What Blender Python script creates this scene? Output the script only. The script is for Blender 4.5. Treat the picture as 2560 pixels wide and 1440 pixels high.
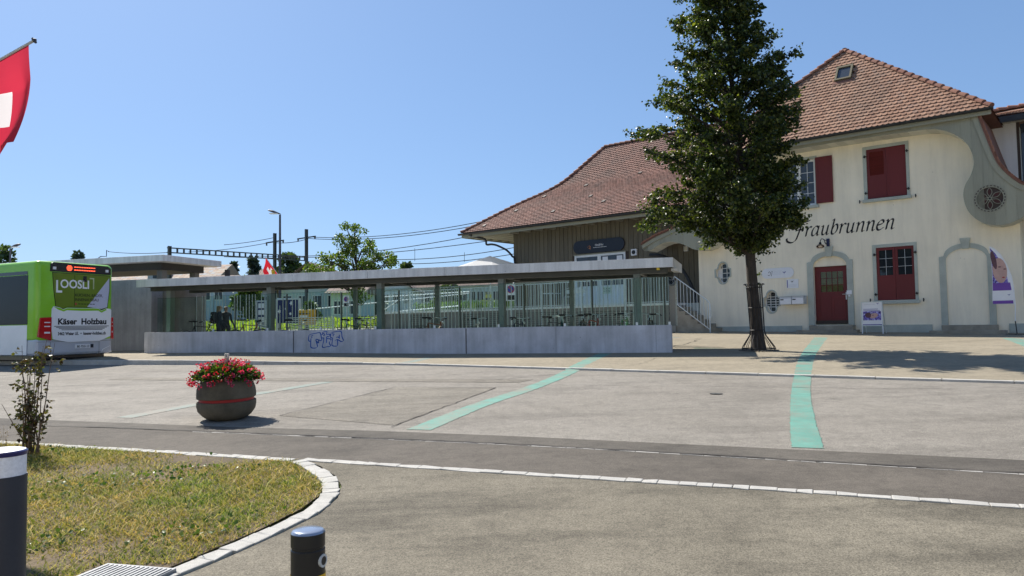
import bpy, bmesh, math, random
import numpy as np
from mathutils import Vector, Matrix, Quaternion

for _o in list(bpy.data.objects):
    bpy.data.objects.remove(_o)
SC = bpy.context.scene
COL = SC.collection
R = math.radians
rng = random.Random(7)
nrg = np.random.default_rng(11)

# ------------------------------------------------------------------ camera, sky, sun, exposure
EYE, FPX, PITCH, ROLL = 1.6, 1850.0, R(2.85), 0.0155
cam_d = bpy.data.cameras.new('camera')
cam = bpy.data.objects.new('camera', cam_d); COL.objects.link(cam)
cam_d.sensor_fit = 'HORIZONTAL'; cam_d.sensor_width = 36.0
cam_d.lens = 36.0 * FPX / 2560.0
cam_d.clip_start = 0.05; cam_d.clip_end = 6000
CAMR = (Matrix.Rotation(math.pi / 2 + PITCH, 3, 'X') @ Matrix.Rotation(-ROLL, 3, 'Z'))
cam.matrix_world = Matrix.Translation((0, 0, EYE)) @ CAMR.to_4x4()
SC.camera = cam

SUN_EL = R(46.0)
SUN_AZ = Vector((-0.62, 0.785)).normalized()         # horizontal direction towards the sun
world = bpy.data.worlds.new('World'); SC.world = world
world.use_nodes = True
wn = world.node_tree.nodes; wl = world.node_tree.links
wn.clear()
w_out = wn.new('ShaderNodeOutputWorld'); w_bg = wn.new('ShaderNodeBackground')
w_sky = wn.new('ShaderNodeTexSky'); w_sky.sky_type = 'NISHITA'; w_sky.sun_disc = False
w_sky.sun_elevation = SUN_EL
w_sky.sun_rotation = math.atan2(SUN_AZ.x, SUN_AZ.y)
w_sky.altitude = 500; w_sky.air_density = 1.0; w_sky.dust_density = 0.9; w_sky.ozone_density = 9.0
w_bg.inputs['Strength'].default_value = 0.14
w_gam = wn.new('ShaderNodeGamma'); w_gam.inputs['Gamma'].default_value = 0.55      # evens out the sky's range as the phone does
w_mul = wn.new('ShaderNodeMix'); w_mul.data_type = 'RGBA'; w_mul.blend_type = 'MULTIPLY'; w_mul.inputs[0].default_value = 1.0
w_mul.inputs[7].default_value = (0.81, 0.976, 1.18, 1)
wl.new(w_sky.outputs[0], w_gam.inputs[0]); wl.new(w_gam.outputs[0], w_mul.inputs[6]); wl.new(w_mul.outputs[2], w_bg.inputs[0]); wl.new(w_bg.outputs[0], w_out.inputs[0])

sun_d = bpy.data.lights.new('sun', 'SUN'); sun_d.energy = 4.4; sun_d.angle = R(0.53)
sun_d.color = (1.0, 0.945, 0.86)
sun = bpy.data.objects.new('sun', sun_d); COL.objects.link(sun)
_dir = Vector((-SUN_AZ.x * math.cos(SUN_EL), -SUN_AZ.y * math.cos(SUN_EL), -math.sin(SUN_EL)))
sun.rotation_euler = _dir.to_track_quat('-Z', 'Y').to_euler()
sun.location = (-12, 20, 30)

SC.view_settings.view_transform = 'Standard'
SC.view_settings.look = 'None'
SC.view_settings.gamma = 1.0
SC.view_settings.use_curve_mapping = False
SC.view_settings.exposure = 0.90

# ------------------------------------------------------------------ measuring helpers
def ray(u, v):
    return CAMR @ Vector(((u - 1280) / FPX, -(v - 720) / FPX, -1))
def at(u, v, Y):                                      # survey point seen at photo pixel (u, v), Y metres ahead
    d = ray(u, v); return Vector((0, 0, EYE)) + d * (Y / d.y)
GA, GB = 0.014, 0.034
def gz(x, y):                                         # the gently rising ground
    return GA * max(-60, min(60, x)) + GB * max(-30, min(140, y))
def onground(u, v, dz=0.0):
    d = ray(u, v); t = (EYE - dz) / (GA * d.x + GB * d.y - d.z)
    return Vector((0, 0, EYE)) + d * t

# ------------------------------------------------------------------ materials
MATS = {}
def nmat(name):
    m = bpy.data.materials.new(name); m.use_nodes = True
    nt = m.node_tree
    b = nt.nodes['Principled BSDF']
    MATS[name] = m
    return m, nt, b
def N(nt, typ, **kw):
    n = nt.nodes.new(typ)
    for k, v in kw.items():
        if k.startswith('i_'):
            n.inputs[k[2:].replace('_', ' ')].default_value = v
        else:
            setattr(n, k, v)
    return n
def coord(nt, scale=(1, 1, 1), kind='Object'):
    tc = N(nt, 'ShaderNodeTexCoord'); mp = N(nt, 'ShaderNodeMapping')
    mp.inputs['Scale'].default_value = scale
    nt.links.new(tc.outputs[kind], mp.inputs[0]); return mp.outputs[0]
def wcoord(nt, scale=(1, 1, 1)):
    tc = N(nt, 'ShaderNodeNewGeometry'); mp = N(nt, 'ShaderNodeMapping')
    mp.inputs['Scale'].default_value = scale
    nt.links.new(tc.outputs['Position'], mp.inputs[0]); return mp.outputs[0]
def ramp(nt, src, stops):
    r = N(nt, 'ShaderNodeValToRGB')
    els = r.color_ramp.elements
    while len(els) < len(stops): els.new(0.5)
    for e, (p, c) in zip(els, stops):
        e.position = p; e.color = (c[0], c[1], c[2], 1) if hasattr(c, '__len__') else (c, c, c, 1)
    nt.links.new(src, r.inputs[0]); return r.outputs[0]
def mixc(nt, a, b, fac, mode='MIX'):
    m = N(nt, 'ShaderNodeMix', data_type='RGBA', blend_type=mode)
    for s, x in ((6, a), (7, b), (0, fac)):
        if hasattr(x, 'is_output'): nt.links.new(x, m.inputs[s])
        else: m.inputs[s].default_value = (x[0], x[1], x[2], 1) if hasattr(x, '__len__') else x
    return m.outputs[2]
def noise(nt, vec, scale, detail=4, rough=0.55, out=0):
    n = N(nt, 'ShaderNodeTexNoise'); n.inputs['Scale'].default_value = scale
    n.inputs['Detail'].default_value = detail; n.inputs['Roughness'].default_value = rough
    if vec is not None: nt.links.new(vec, n.inputs['Vector'])
    return n.outputs[out]
def bump(nt, b, h, strength=0.3, dist=0.01):
    bp = N(nt, 'ShaderNodeBump'); bp.inputs['Strength'].default_value = strength
    bp.inputs['Distance'].default_value = dist
    nt.links.new(h, bp.inputs['Height']); nt.links.new(bp.outputs[0], b.inputs['Normal'])
def mul(c, k): return tuple(x * k for x in c)

def pm(name, base, rough=0.7, var=0.18, scale=3.0, fine=60.0, fvar=0.1, bmp=0.15, bdist=0.004, metal=0.0, spec=0.4,
       coat=0.0, stretch=(1, 1, 1), kind='w'):
    """painted / mineral surface: base colour with broad and fine variation and a little relief"""
    if name in MATS: return MATS[name]
    m, nt, b = nmat(name)
    vec = wcoord(nt, stretch) if kind == 'w' else coord(nt, stretch)
    n1 = noise(nt, vec, scale, 5, 0.6)
    n2 = noise(nt, vec, fine, 3, 0.6)
    c1 = ramp(nt, n1, [(0.28, mul(base, 1 - var)), (0.72, mul(base, 1 + var))])
    c2 = ramp(nt, n2, [(0.3, 1 - fvar), (0.7, 1 + fvar)])
    c = mixc(nt, c1, c2, 1.0, 'MULTIPLY')
    nt.links.new(c, b.inputs['Base Color'])
    b.inputs['Roughness'].default_value = rough
    b.inputs['Metallic'].default_value = metal
    b.inputs['Specular IOR Level'].default_value = spec
    if coat: b.inputs['Coat Weight'].default_value = coat; b.inputs['Coat Roughness'].default_value = 0.06
    if bmp: bump(nt, b, n2, bmp, bdist)
    return m
def emit(name, col, s):
    if name in MATS: return MATS[name]
    m, nt, b = nmat(name)
    b.inputs['Base Color'].default_value = (0.02, 0.01, 0.01, 1)
    b.inputs['Emission Color'].default_value = (*col, 1); b.inputs['Emission Strength'].default_value = s
    return m
def glassmat(name, tint=(0.8, 0.93, 0.88), refl=1.45, rough=0.02, film=0.0):
    if name in MATS: return MATS[name]
    m, nt, b = nmat(name)
    nt.nodes.remove(b)
    out = nt.nodes['Material Output']
    tr = N(nt, 'ShaderNodeBsdfTransparent'); tr.inputs[0].default_value = (*tint, 1)
    gl = N(nt, 'ShaderNodeBsdfGlossy'); gl.inputs[0].default_value = (0.8, 0.8, 0.8, 1); gl.inputs['Roughness'].default_value = rough
    fr = N(nt, 'ShaderNodeFresnel'); fr.inputs['IOR'].default_value = refl
    mx = N(nt, 'ShaderNodeMixShader')
    nt.links.new(fr.outputs[0], mx.inputs[0]); nt.links.new(tr.outputs[0], mx.inputs[1]); nt.links.new(gl.outputs[0], mx.inputs[2])
    last = mx.outputs[0]
    if film:
        df = N(nt, 'ShaderNodeBsdfDiffuse'); df.inputs[0].default_value = (0.5, 0.62, 0.58, 1)
        m2 = N(nt, 'ShaderNodeMixShader')
        ns = noise(nt, wcoord(nt, (1, 1, 0.6)), 2.2, 5)
        f = N(nt, 'ShaderNodeMath', operation='MULTIPLY'); nt.links.new(ns, f.inputs[0]); f.inputs[1].default_value = film * 2
        nt.links.new(f.outputs[0], m2.inputs[0]); nt.links.new(last, m2.inputs[1]); nt.links.new(df.outputs[0], m2.inputs[2])
        last = m2.outputs[0]
    nt.links.new(last, out.inputs[0])
    return m
def darkglass(name, col=(0.02, 0.025, 0.03), rough=0.04, spec=0.5):
    if name in MATS: return MATS[name]
    m, nt, b = nmat(name)
    b.inputs['Base Color'].default_value = (*col, 1); b.inputs['Roughness'].default_value = rough
    b.inputs['Specular IOR Level'].default_value = spec
    bump(nt, b, noise(nt, wcoord(nt), 1.3, 2), 0.05, 0.02)
    return m
def leafmat(name, c0, c1, c2, trans=0.45, rough=0.45, spec=0.35):
    if name in MATS: return MATS[name]
    m, nt, b = nmat(name)
    g = N(nt, 'ShaderNodeNewGeometry')
    c = ramp(nt, g.outputs['Random Per Island'], [(0.0, c0), (0.55, c1), (1.0, c2)])
    big = ramp(nt, noise(nt, wcoord(nt), 0.9, 3), [(0.3, 0.75), (0.7, 1.2)])
    c = mixc(nt, c, big, 1.0, 'MULTIPLY')
    nt.links.new(c, b.inputs['Base Color'])
    b.inputs['Roughness'].default_value = rough; b.inputs['Specular IOR Level'].default_value = spec
    tl = N(nt, 'ShaderNodeBsdfTranslucent')
    tc = mixc(nt, c, (1.5, 1.6, 0.5), 1.0, 'MULTIPLY'); nt.links.new(tc, tl.inputs[0])
    mx = N(nt, 'ShaderNodeMixShader'); mx.inputs[0].default_value = trans
    nt.links.new(b.outputs[0], mx.inputs[1]); nt.links.new(tl.outputs[0], mx.inputs[2])
    nt.links.new(mx.outputs[0], nt.nodes['Material Output'].inputs[0])
    return m

# ------------------------------------------------------------------ geometry helpers
class MB:
    def __init__(s): s.v = []; s.f = []
    def add(s, vs, fs):
        o = len(s.v); s.v += [tuple(p) for p in vs]; s.f += [tuple(i + o for i in f) for f in fs]; return s
    def box(s, x0, x1, y0, y1, z0, z1):
        return s.add([(x0,y0,z0),(x1,y0,z0),(x1,y1,z0),(x0,y1,z0),(x0,y0,z1),(x1,y0,z1),(x1,y1,z1),(x0,y1,z1)],
                     [(0,3,2,1),(4,5,6,7),(0,1,5,4),(1,2,6,5),(2,3,7,6),(3,0,4,7)])
    def obox(s, c, ax, ay, az):                       # centre and three half-axis vectors
        c, ax, ay, az = Vector(c), Vector(ax), Vector(ay), Vector(az)
        vs = [c + i*ax + j*ay + k*az for k in (-1, 1) for (i, j) in ((-1,-1),(1,-1),(1,1),(-1,1))]
        return s.add(vs, [(0,3,2,1),(4,5,6,7),(0,1,5,4),(1,2,6,5),(2,3,7,6),(3,0,4,7)])
    def bar(s, p0, p1, w, h, up=(0, 0, 1)):
        p0, p1 = Vector(p0), Vector(p1); d = (p1 - p0)
        if d.length < 1e-6: return s
        n = d.normalized(); up = Vector(up)
        sx = n.cross(up)
        if sx.length < 1e-4: sx = n.cross(Vector((1, 0, 0)))
        sx.normalize(); uz = sx.cross(n)
        return s.obox((p0 + p1) / 2, sx * w / 2, d / 2, uz * h / 2)
    def tube(s, path, r, n=8, cap=True):
        path = [Vector(p) for p in path]; rr = r if hasattr(r, '__len__') else [r] * len(path)
        o = len(s.v); prev = None
        for i, p in enumerate(path):
            t = (path[min(i+1, len(path)-1)] - path[max(i-1, 0)]).normalized()
            if prev is None:
                a = t.cross(Vector((0, 0, 1)))
                if a.length < 1e-3: a = t.cross(Vector((1, 0, 0)))
            else:
                a = prev - t * prev.dot(t)
            a.normalize(); prev = a; b = t.cross(a)
            for k in range(n):
                th = 2 * math.pi * k / n
                s.v.append(tuple(p + (a * math.cos(th) + b * math.sin(th)) * rr[i]))
        for i in range(len(path) - 1):
            for k in range(n):
                k2 = (k + 1) % n
                s.f.append((o + i*n + k, o + i*n + k2, o + (i+1)*n + k2, o + (i+1)*n + k))
        if cap:
            s.f.append(tuple(o + k for k in range(n))[::-1]); m = o + (len(path)-1)*n
            s.f.append(tuple(m + k for k in range(n)))
        return s
    def lathe(s, prof, n=24, c=(0, 0, 0), capb=True, capt=True):
        o = len(s.v); c = Vector(c)
        for r, z in prof:
            for k in range(n):
                th = 2 * math.pi * k / n
                s.v.append((c.x + r*math.cos(th), c.y + r*math.sin(th), c.z + z))
        for i in range(len(prof) - 1):
            for k in range(n):
                k2 = (k + 1) % n
                s.f.append((o+i*n+k, o+i*n+k2, o+(i+1)*n+k2, o+(i+1)*n+k))
        if capb: s.f.append(tuple(o + k for k in range(n))[::-1])
        if capt: m = o + (len(prof)-1)*n; s.f.append(tuple(m + k for k in range(n)))
        return s
    def prism(s, pts, f0, f1):                        # polygon pts mapped by f0 / f1 to two faces
        n = len(pts); o = len(s.v)
        s.v += [tuple(f0(*p)) for p in pts] + [tuple(f1(*p)) for p in pts]
        s.f.append(tuple(o + i for i in range(n))); s.f.append(tuple(o + n + i for i in range(n))[::-1])
        for i in range(n):
            j = (i + 1) % n; s.f.append((o+i, o+n+i, o+n+j, o+j))
        return s
    def xz(s, pts, y0, y1):
        return s.prism(pts, lambda x, z: (x, y0, z), lambda x, z: (x, y1, z))
    def xy(s, pts, z0, z1):
        return s.prism(pts, lambda x, y: (x, y, z1), lambda x, y: (x, y, z0))
    def yz(s, pts, x0, x1):
        return s.prism(pts, lambda y, z: (x0, y, z), lambda y, z: (x1, y, z))
    def mesh(s, name):
        me = bpy.data.meshes.new(name); me.from_pydata(s.v, [], s.f); me.update(); return me
    def build(s, name, mat, parent=None, smooth=False, bevel=0.0, recalc=True, **kw):
        me = s.mesh(name)
        if recalc and len(s.f) < 20000:
            bm = bmesh.new(); bm.from_mesh(me); bmesh.ops.recalc_face_normals(bm, faces=bm.faces); bm.to_mesh(me); bm.free()
        return link(name, me, mat, parent, smooth, bevel, **kw)

def link(name, me, mat, parent=None, smooth=False, bevel=0.0, loc=None):
    o = bpy.data.objects.new(name, me); COL.objects.link(o)
    if mat is not None and not me.materials: me.materials.append(mat)
    if parent is not None: o.parent = parent
    if loc is not None: o.location = loc
    if smooth:
        me.polygons.foreach_set('use_smooth', [True] * len(me.polygons))
        if smooth != 'all':
            try: me.set_sharp_from_angle(angle=R(40))
            except Exception: pass
    if bevel:
        b = o.modifiers.new('bevel', 'BEVEL'); b.width = bevel; b.segments = 2; b.limit_method = 'ANGLE'; b.angle_limit = R(35)
    return o
def tag(o, label=None, cat=None, group=None, kind=None):
    if label: o['label'] = label
    if cat: o['category'] = cat
    if group: o['group'] = group
    if kind: o['kind'] = kind
    return o
def thing(name, label, cat, loc=(0, 0, 0), rz=0.0, group=None):
    o = bpy.data.objects.new(name, None); COL.objects.link(o)
    o.empty_display_size = 0.2; o.location = loc; o.rotation_euler = (0, 0, rz)
    return tag(o, label, cat, group)
def children(o): return [c for c in bpy.data.objects if c.parent == o]
def copy_tree(o, parent=None, kids=None):
    c = o.copy(); COL.objects.link(c)
    if parent is not None: c.parent = parent
    for ch in (kids if kids is not None else children(o)): copy_tree(ch, c)
    return c
def npmesh(name, verts, faces_flat, nper):
    """fast mesh from numpy: all faces have nper corners"""
    me = bpy.data.meshes.new(name)
    nf = len(faces_flat) // nper
    me.vertices.add(len(verts)); me.vertices.foreach_set('co', verts.astype(np.float32).ravel())
    me.loops.add(nf * nper); me.loops.foreach_set('vertex_index', faces_flat.astype(np.int32).ravel())
    me.polygons.add(nf); me.polygons.foreach_set('loop_start', np.arange(0, nf * nper, nper, dtype=np.int32))
    me.polygons.foreach_set('loop_total', np.full(nf, nper, dtype=np.int32))
    me.update(calc_edges=True); me.validate(); return me
def circ(cx, cy, r, n=24, a0=0.0, a1=2*math.pi):
    full = abs(a1 - a0) > 6.28
    return [(cx + r*math.cos(a0 + (a1-a0)*i/(n if full else n-1)), cy + r*math.sin(a0 + (a1-a0)*i/(n if full else n-1))) for i in range(n)]
def smoothpath(pts, n=6, closed=False):
    """Catmull-Rom through 2-D or 3-D points"""
    P = [np.array(p, float) for p in pts]; out = []
    m = len(P)
    for i in range(m if closed else m - 1):
        p1, p2 = P[i], P[(i+1) % m]
        p0 = P[(i-1) % m] if (closed or i > 0) else 2*p1 - p2
        p3 = P[(i+2) % m] if (closed or i < m-2) else 2*p2 - p1
        for k in range(n):
            t = k / n
            out.append(tuple(0.5*((2*p1) + (-p0+p2)*t + (2*p0-5*p1+4*p2-p3)*t*t + (-p0+3*p1-3*p2+p3)*t**3)))
    if not closed: out.append(tuple(P[-1]))
    return out
def plate(name, outer, holes, thick, mat, parent, y=0.0, smooth=False, bevel=0.0, flat=False):
    """a board cut to an outline with holes, standing in the parent's xz plane, front face at y"""
    cu = bpy.data.curves.new(name + '_c', 'CURVE'); cu.dimensions = '2D'; cu.fill_mode = 'BOTH'; cu.extrude = thick / 2
    for loop in [outer] + list(holes):
        sp = cu.splines.new('POLY'); sp.points.add(len(loop) - 1); sp.use_cyclic_u = True
        for p, q in zip(sp.points, loop): p.co = (q[0], q[1], 0, 1)
    ob = bpy.data.objects.new(name + '_c', cu)
    me = bpy.data.meshes.new_from_object(ob)
    bpy.data.objects.remove(ob); bpy.data.curves.remove(cu)
    me.name = name
    if not flat:
        me.transform(Matrix.Translation((0, y + thick / 2, 0)) @ Matrix.Rotation(math.pi / 2, 4, 'X'))
    me.materials.clear()
    return link(name, me, mat, parent, smooth, bevel)
def text_mesh(txt, size=1.0, width=None, bold=0.0, shear=0.0, align='LEFT', depth=0.002, spacing=1.0):
    cu = bpy.data.curves.new('t', 'FONT'); cu.body = txt; cu.size = size; cu.align_x = align; cu.offset = bold
    cu.shear = shear; cu.extrude = depth; cu.resolution_u = 3; cu.space_character = spacing
    ob = bpy.data.objects.new('t', cu)
    me = bpy.data.meshes.new_from_object(ob)
    bpy.data.objects.remove(ob); bpy.data.curves.remove(cu)
    if width and len(me.vertices):
        xs = [v.co.x for v in me.vertices]; w = max(xs) - min(xs); x0 = min(xs)
        k = width / w
        for v in me.vertices: v.co.x = (v.co.x - x0) * k
    me.materials.clear()
    return me
def text(name, txt, parent, mat, x, z, y, size, width=None, bold=0.0, shear=0.0, align='LEFT', spacing=1.0):
    """lettering lying on the parent's xz plane, facing -y"""
    me = text_mesh(txt, size, width, bold, shear, align, 0.0015, spacing)
    me.transform(Matrix.Translation((x, y, z)) @ Matrix.Rotation(math.pi / 2, 4, 'X'))
    me.name = name
    return link(name, me, mat, parent)
def ribbon(mb, path, nib, y, back=0.003):
    """calligraphic stroke: sweep a fixed nib vector along a path in the xz plane"""
    for i in range(len(path) - 1):
        (x0, z0), (x1, z1) = path[i][:2], path[i+1][:2]
        w0 = path[i][2] if len(path[i]) > 2 else 1.0; w1 = path[i+1][2] if len(path[i+1]) > 2 else 1.0
        t = Vector((x1-x0, z1-z0)); t.normalize() if t.length > 1e-9 else None
        n = Vector((-t.y, t.x))
        def hw(w):
            a = Vector(nib) * w; b = n * (0.16 * Vector(nib).length * w)
            s = 1 if a.dot(n) >= 0 else -1
            return a * s * 0.5 + b * 0.9
        h0, h1 = hw(w0), hw(w1)
        q = [(x0-h0.x, z0-h0.y), (x1-h1.x, z1-h1.y), (x1+h1.x, z1+h1.y), (x0+h0.x, z0+h0.y)]
        mb.add([(a, y, b) for a, b in q], [(0, 1, 2, 3)])
    return mb
def leaf_cloud(name, pts, nrm, size, mat, parent=None, kind6=True, fold=0.25, aspect=0.85):
    """one mesh of folded leaves: centres pts (n,3), directions nrm (n,3), sizes (n,)"""
    n = len(pts)
    d = nrm / (np.linalg.norm(nrm, axis=1, keepdims=True) + 1e-9)
    rnd = nrg.normal(size=(n, 3)); side = np.cross(d, rnd); side /= (np.linalg.norm(side, axis=1, keepdims=True) + 1e-9)
    up = np.cross(side, d); s = size[:, None]
    if kind6:
        prof = [(0.0, 0.0, 0), (0.18, 0.42, 1), (0.55, 0.40, 1), (1.0, 0.0, 0), (0.55, -0.40, 1), (0.18, -0.42, 1)]
        vs = np.stack([pts + d*s*(a) + side*s*aspect*b + up*s*fold*abs(b)*c for a, b, c in prof], 1).reshape(-1, 3)
        base = (np.arange(n) * 6)[:, None]
        fs = np.concatenate([base + np.array([0, 1, 2, 3]), base + np.array([0, 3, 4, 5])], 1).ravel()
    else:
        prof = [(0.0, 0.0, 0), (0.45, 0.45, 1), (1.0, 0.0, 0), (0.45, -0.45, 1)]
        vs = np.stack([pts + d*s*a + side*s*aspect*b + up*s*fold*abs(b)*c for a, b, c in prof], 1).reshape(-1, 3)
        base = (np.arange(n) * 4)[:, None]
        fs = (base + np.array([0, 1, 2, 3])).ravel()
    me = npmesh(name, vs, fs, 4)
    return link(name, me, mat, parent)
# ------------------------------------------------------------------ named materials
def asphalt(name, dark, light, grain=260.0, big=0.35, stain=0.35, bdist=0.006, stones=0.5, tint=(1, 1, 1)):
    m, nt, b = nmat(name)
    vec = wcoord(nt)
    v1 = N(nt, 'ShaderNodeTexVoronoi'); v1.inputs['Scale'].default_value = grain; nt.links.new(vec, v1.inputs['Vector'])
    n_f = noise(nt, vec, grain * 0.55, 3, 0.7)
    n_m = noise(nt, vec, 9.0, 6, 0.65)
    n_b = noise(nt, vec, big, 5, 0.6)
    c0 = ramp(nt, n_b, [(0.25, dark), (0.75, light)])
    cm = ramp(nt, n_m, [(0.25, 0.8), (0.5, 1.0), (0.75, 1.14)])
    c0 = mixc(nt, c0, cm, 1.0, 'MULTIPLY')
    gr = ramp(nt, v1.outputs['Color'], [(0.1, 1 - stones), (0.5, 1.0), (0.95, 1 + stones * 0.9)])
    bw = N(nt, 'ShaderNodeRGBToBW'); nt.links.new(v1.outputs['Color'], bw.inputs[0])
    gr = ramp(nt, bw.outputs[0], [(0.2, 1 - stones), (0.5, 1.0), (0.85, 1 + stones * 0.9)])
    c0 = mixc(nt, c0, gr, 1.0, 'MULTIPLY')
    pit = ramp(nt, n_f, [(0.33, 0.6), (0.44, 1.0)])
    c0 = mixc(nt, c0, pit, 0.75, 'MULTIPLY')
    # mottling at arm's length and soft wheel tracks
    mo = noise(nt, wcoord(nt, (1.0, 0.6, 1.0)), 2.6, 6, 0.72)
    c0 = mixc(nt, c0, ramp(nt, mo, [(0.3, 0.84), (0.48, 1.0), (0.75, 1.08)]), 1.0, 'MULTIPLY')
    vo2 = N(nt, 'ShaderNodeTexVoronoi'); vo2.inputs['Scale'].default_value = 1.1; nt.links.new(vec, vo2.inputs['Vector'])
    c0 = mixc(nt, c0, ramp(nt, vo2.outputs['Distance'], [(0.03, 0.72), (0.09, 1.0)]), 0.8, 'MULTIPLY')
    # worn, streaky patches
    st = noise(nt, wcoord(nt, (0.5, 1.6, 1.0)), 0.9, 7, 0.7)
    sm = ramp(nt, st, [(0.36, 1 - stain), (0.52, 1.0), (0.7, 1.06)])
    c0 = mixc(nt, c0, sm, 1.0, 'MULTIPLY')
    c0 = mixc(nt, c0, tint, 1.0, 'MULTIPLY')
    nt.links.new(c0, b.inputs['Base Color'])
    b.inputs['Roughness'].default_value = 0.9; b.inputs['Specular IOR Level'].default_value = 0.25
    add = N(nt, 'ShaderNodeMath', operation='ADD'); nt.links.new(bw.outputs[0], add.inputs[0]); nt.links.new(n_f, add.inputs[1])
    bump(nt, b, add.outputs[0], 0.55, bdist)
    return m
asphalt('road_asphalt', (0.20, 0.18, 0.15), (0.275, 0.252, 0.216), 160, 0.2, 0.22, 0.006, 0.34)
asphalt('path_asphalt', (0.135, 0.119, 0.088), (0.212, 0.188, 0.142), 130, 0.6, 0.36, 0.009, 0.34)
asphalt('strip_asphalt', (0.09, 0.078, 0.064), (0.138, 0.12, 0.098), 230, 0.5, 0.22, 0.004, 0.32)
asphalt('strip_dark_asphalt', (0.082, 0.073, 0.061), (0.142, 0.126, 0.104), 230, 0.5, 0.3, 0.004, 0.3)
asphalt('patch_asphalt', (0.17, 0.152, 0.124), (0.235, 0.212, 0.172), 170, 0.5, 0.25, 0.005, 0.45)
asphalt('pavement_asphalt', (0.24, 0.207, 0.15), (0.31, 0.268, 0.196), 190, 0.25, 0.14, 0.004, 0.3)
pm('crack', (0.045, 0.04, 0.036), 0.95)
pm('granite', (0.40, 0.385, 0.35), 0.85, 0.14, 6, 220, 0.3, 0.5, 0.006)
pm('kerb_stone', (0.42, 0.40, 0.36), 0.85, 0.18, 3, 160, 0.22, 0.4, 0.004)
pm('soil', (0.12, 0.088, 0.05), 0.95, 0.4, 2.0, 60, 0.35, 0.8, 0.02)
pm('meadow', (0.12, 0.15, 0.045), 0.95, 0.4, 0.3, 8, 0.35, 0.8, 0.05)
pm('field_green', (0.34, 0.40, 0.07), 0.95, 0.25, 0.25, 6, 0.35, 0.8, 0.05)

def paint_line(name, col, wear, under=1.0):
    m, nt, b = nmat(name)
    vec = wcoord(nt)
    n1 = noise(nt, vec, 70, 5, 0.75); n2 = noise(nt, vec, 1.7, 4)
    asum = N(nt, 'ShaderNodeMath', operation='MULTIPLY_ADD'); nt.links.new(n2, asum.inputs[0]); asum.inputs[1].default_value = 0.55
    nt.links.new(n1, asum.inputs[2])
    k = ramp(nt, asum.outputs[0], [(wear - 0.07, 0.0), (wear + 0.07, 1.0)])
    worn = ramp(nt, noise(nt, vec, 150, 3), [(0.3, (0.17*under, 0.15*under, 0.118*under)), (0.7, (0.25*under, 0.22*under, 0.175*under))])
    paint = ramp(nt, noise(nt, vec, 5, 4), [(0.3, mul(col, 0.85)), (0.7, mul(col, 1.1))])
    c = mixc(nt, worn, paint, k)
    nt.links.new(c, b.inputs['Base Color']); b.inputs['Roughness'].default_value = 0.8
    bump(nt, b, n1, 0.4, 0.004)
    return m
paint_line('paint_teal', (0.10, 0.26, 0.205), 0.73)
paint_line('paint_teal_worn', (0.135, 0.205, 0.18), 0.80, 0.87)
paint_line('paint_teal_faint', (0.21, 0.27, 0.245), 0.90)

def concrete(name, base, board=0.0, var=0.22):
    m, nt, b = nmat(name)
    vec = wcoord(nt)
    n1 = noise(nt, vec, 1.4, 6, 0.65); n2 = noise(nt, vec, 45, 4, 0.6)
    streak = noise(nt, wcoord(nt, (3.2, 3.2, 0.25)), 1.6, 5, 0.6)
    vo = N(nt, 'ShaderNodeTexVoronoi'); vo.inputs['Scale'].default_value = 3.6; nt.links.new(vec, vo.inputs['Vector'])
    hole = ramp(nt, vo.outputs['Distance'], [(0.035, 0.35), (0.06, 1.0)])
    c = ramp(nt, n1, [(0.25, mul(base, 1 - var)), (0.75, mul(base, 1 + var))])
    c = mixc(nt, c, ramp(nt, streak, [(0.3, 0.78), (0.7, 1.1)]), 1.0, 'MULTIPLY')
    c = mixc(nt, c, ramp(nt, n2, [(0.3, 0.92), (0.7, 1.06)]), 1.0, 'MULTIPLY')
    c = mixc(nt, c, hole, 0.8, 'MULTIPLY')
    nt.links.new(c, b.inputs['Base Color']); b.inputs['Roughness'].default_value = 0.85
    b.inputs['Specular IOR Level'].default_value = 0.3
    bump(nt, b, n2, 0.25, 0.004)
    return m
concrete('concrete_wall', (0.50, 0.51, 0.55))
concrete('concrete_slab', (0.70, 0.70, 0.70), var=0.10)
concrete('concrete_dark', (0.22, 0.205, 0.185))
concrete('concrete_mid', (0.33, 0.33, 0.345))
concrete('concrete_step', (0.36, 0.34, 0.29))
concrete('planter_concrete', (0.125, 0.108, 0.078), var=0.6)
pm('grate_grey', (0.23, 0.235, 0.24), 0.55, 0.2, 6, 80, 0.15, 0.05, metal=0.2)

def render_wall(name, base, var=0.07, rgh=0.9):
    m, nt, b = nmat(name)
    vec = wcoord(nt)
    n1 = noise(nt, vec, 0.7, 6, 0.65); n2 = noise(nt, vec, 55, 4, 0.6)
    st = noise(nt, wcoord(nt, (2.5, 2.5, 0.3)), 1.2, 5, 0.65)
    vo = N(nt, 'ShaderNodeTexVoronoi'); vo.inputs['Scale'].default_value = 2.1; nt.links.new(vec, vo.inputs['Vector'])
    spot = ramp(nt, vo.outputs['Distance'], [(0.025, 0.55), (0.05, 1.0)])
    c = ramp(nt, n1, [(0.25, mul(base, 1 - var)), (0.75, mul(base, 1 + var))])
    c = mixc(nt, c, ramp(nt, st, [(0.28, 0.88), (0.55, 1.0), (0.7, 1.04)]), 1.0, 'MULTIPLY')
    c = mixc(nt, c, spot, 0.6, 'MULTIPLY')
    nt.links.new(c, b.inputs['Base Color']); b.inputs['Roughness'].default_value = rgh
    b.inputs['Specular IOR Level'].default_value = 0.2
    bump(nt, b, n2, 0.5, 0.006)
    return m
render_wall('plaster_cream', (0.89, 0.805, 0.635))
render_wall('plaster_white', (0.72, 0.71, 0.69))
pm('stone_trim', (0.43, 0.455, 0.40), 0.85, 0.12, 3, 80, 0.12, 0.3)
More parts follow.
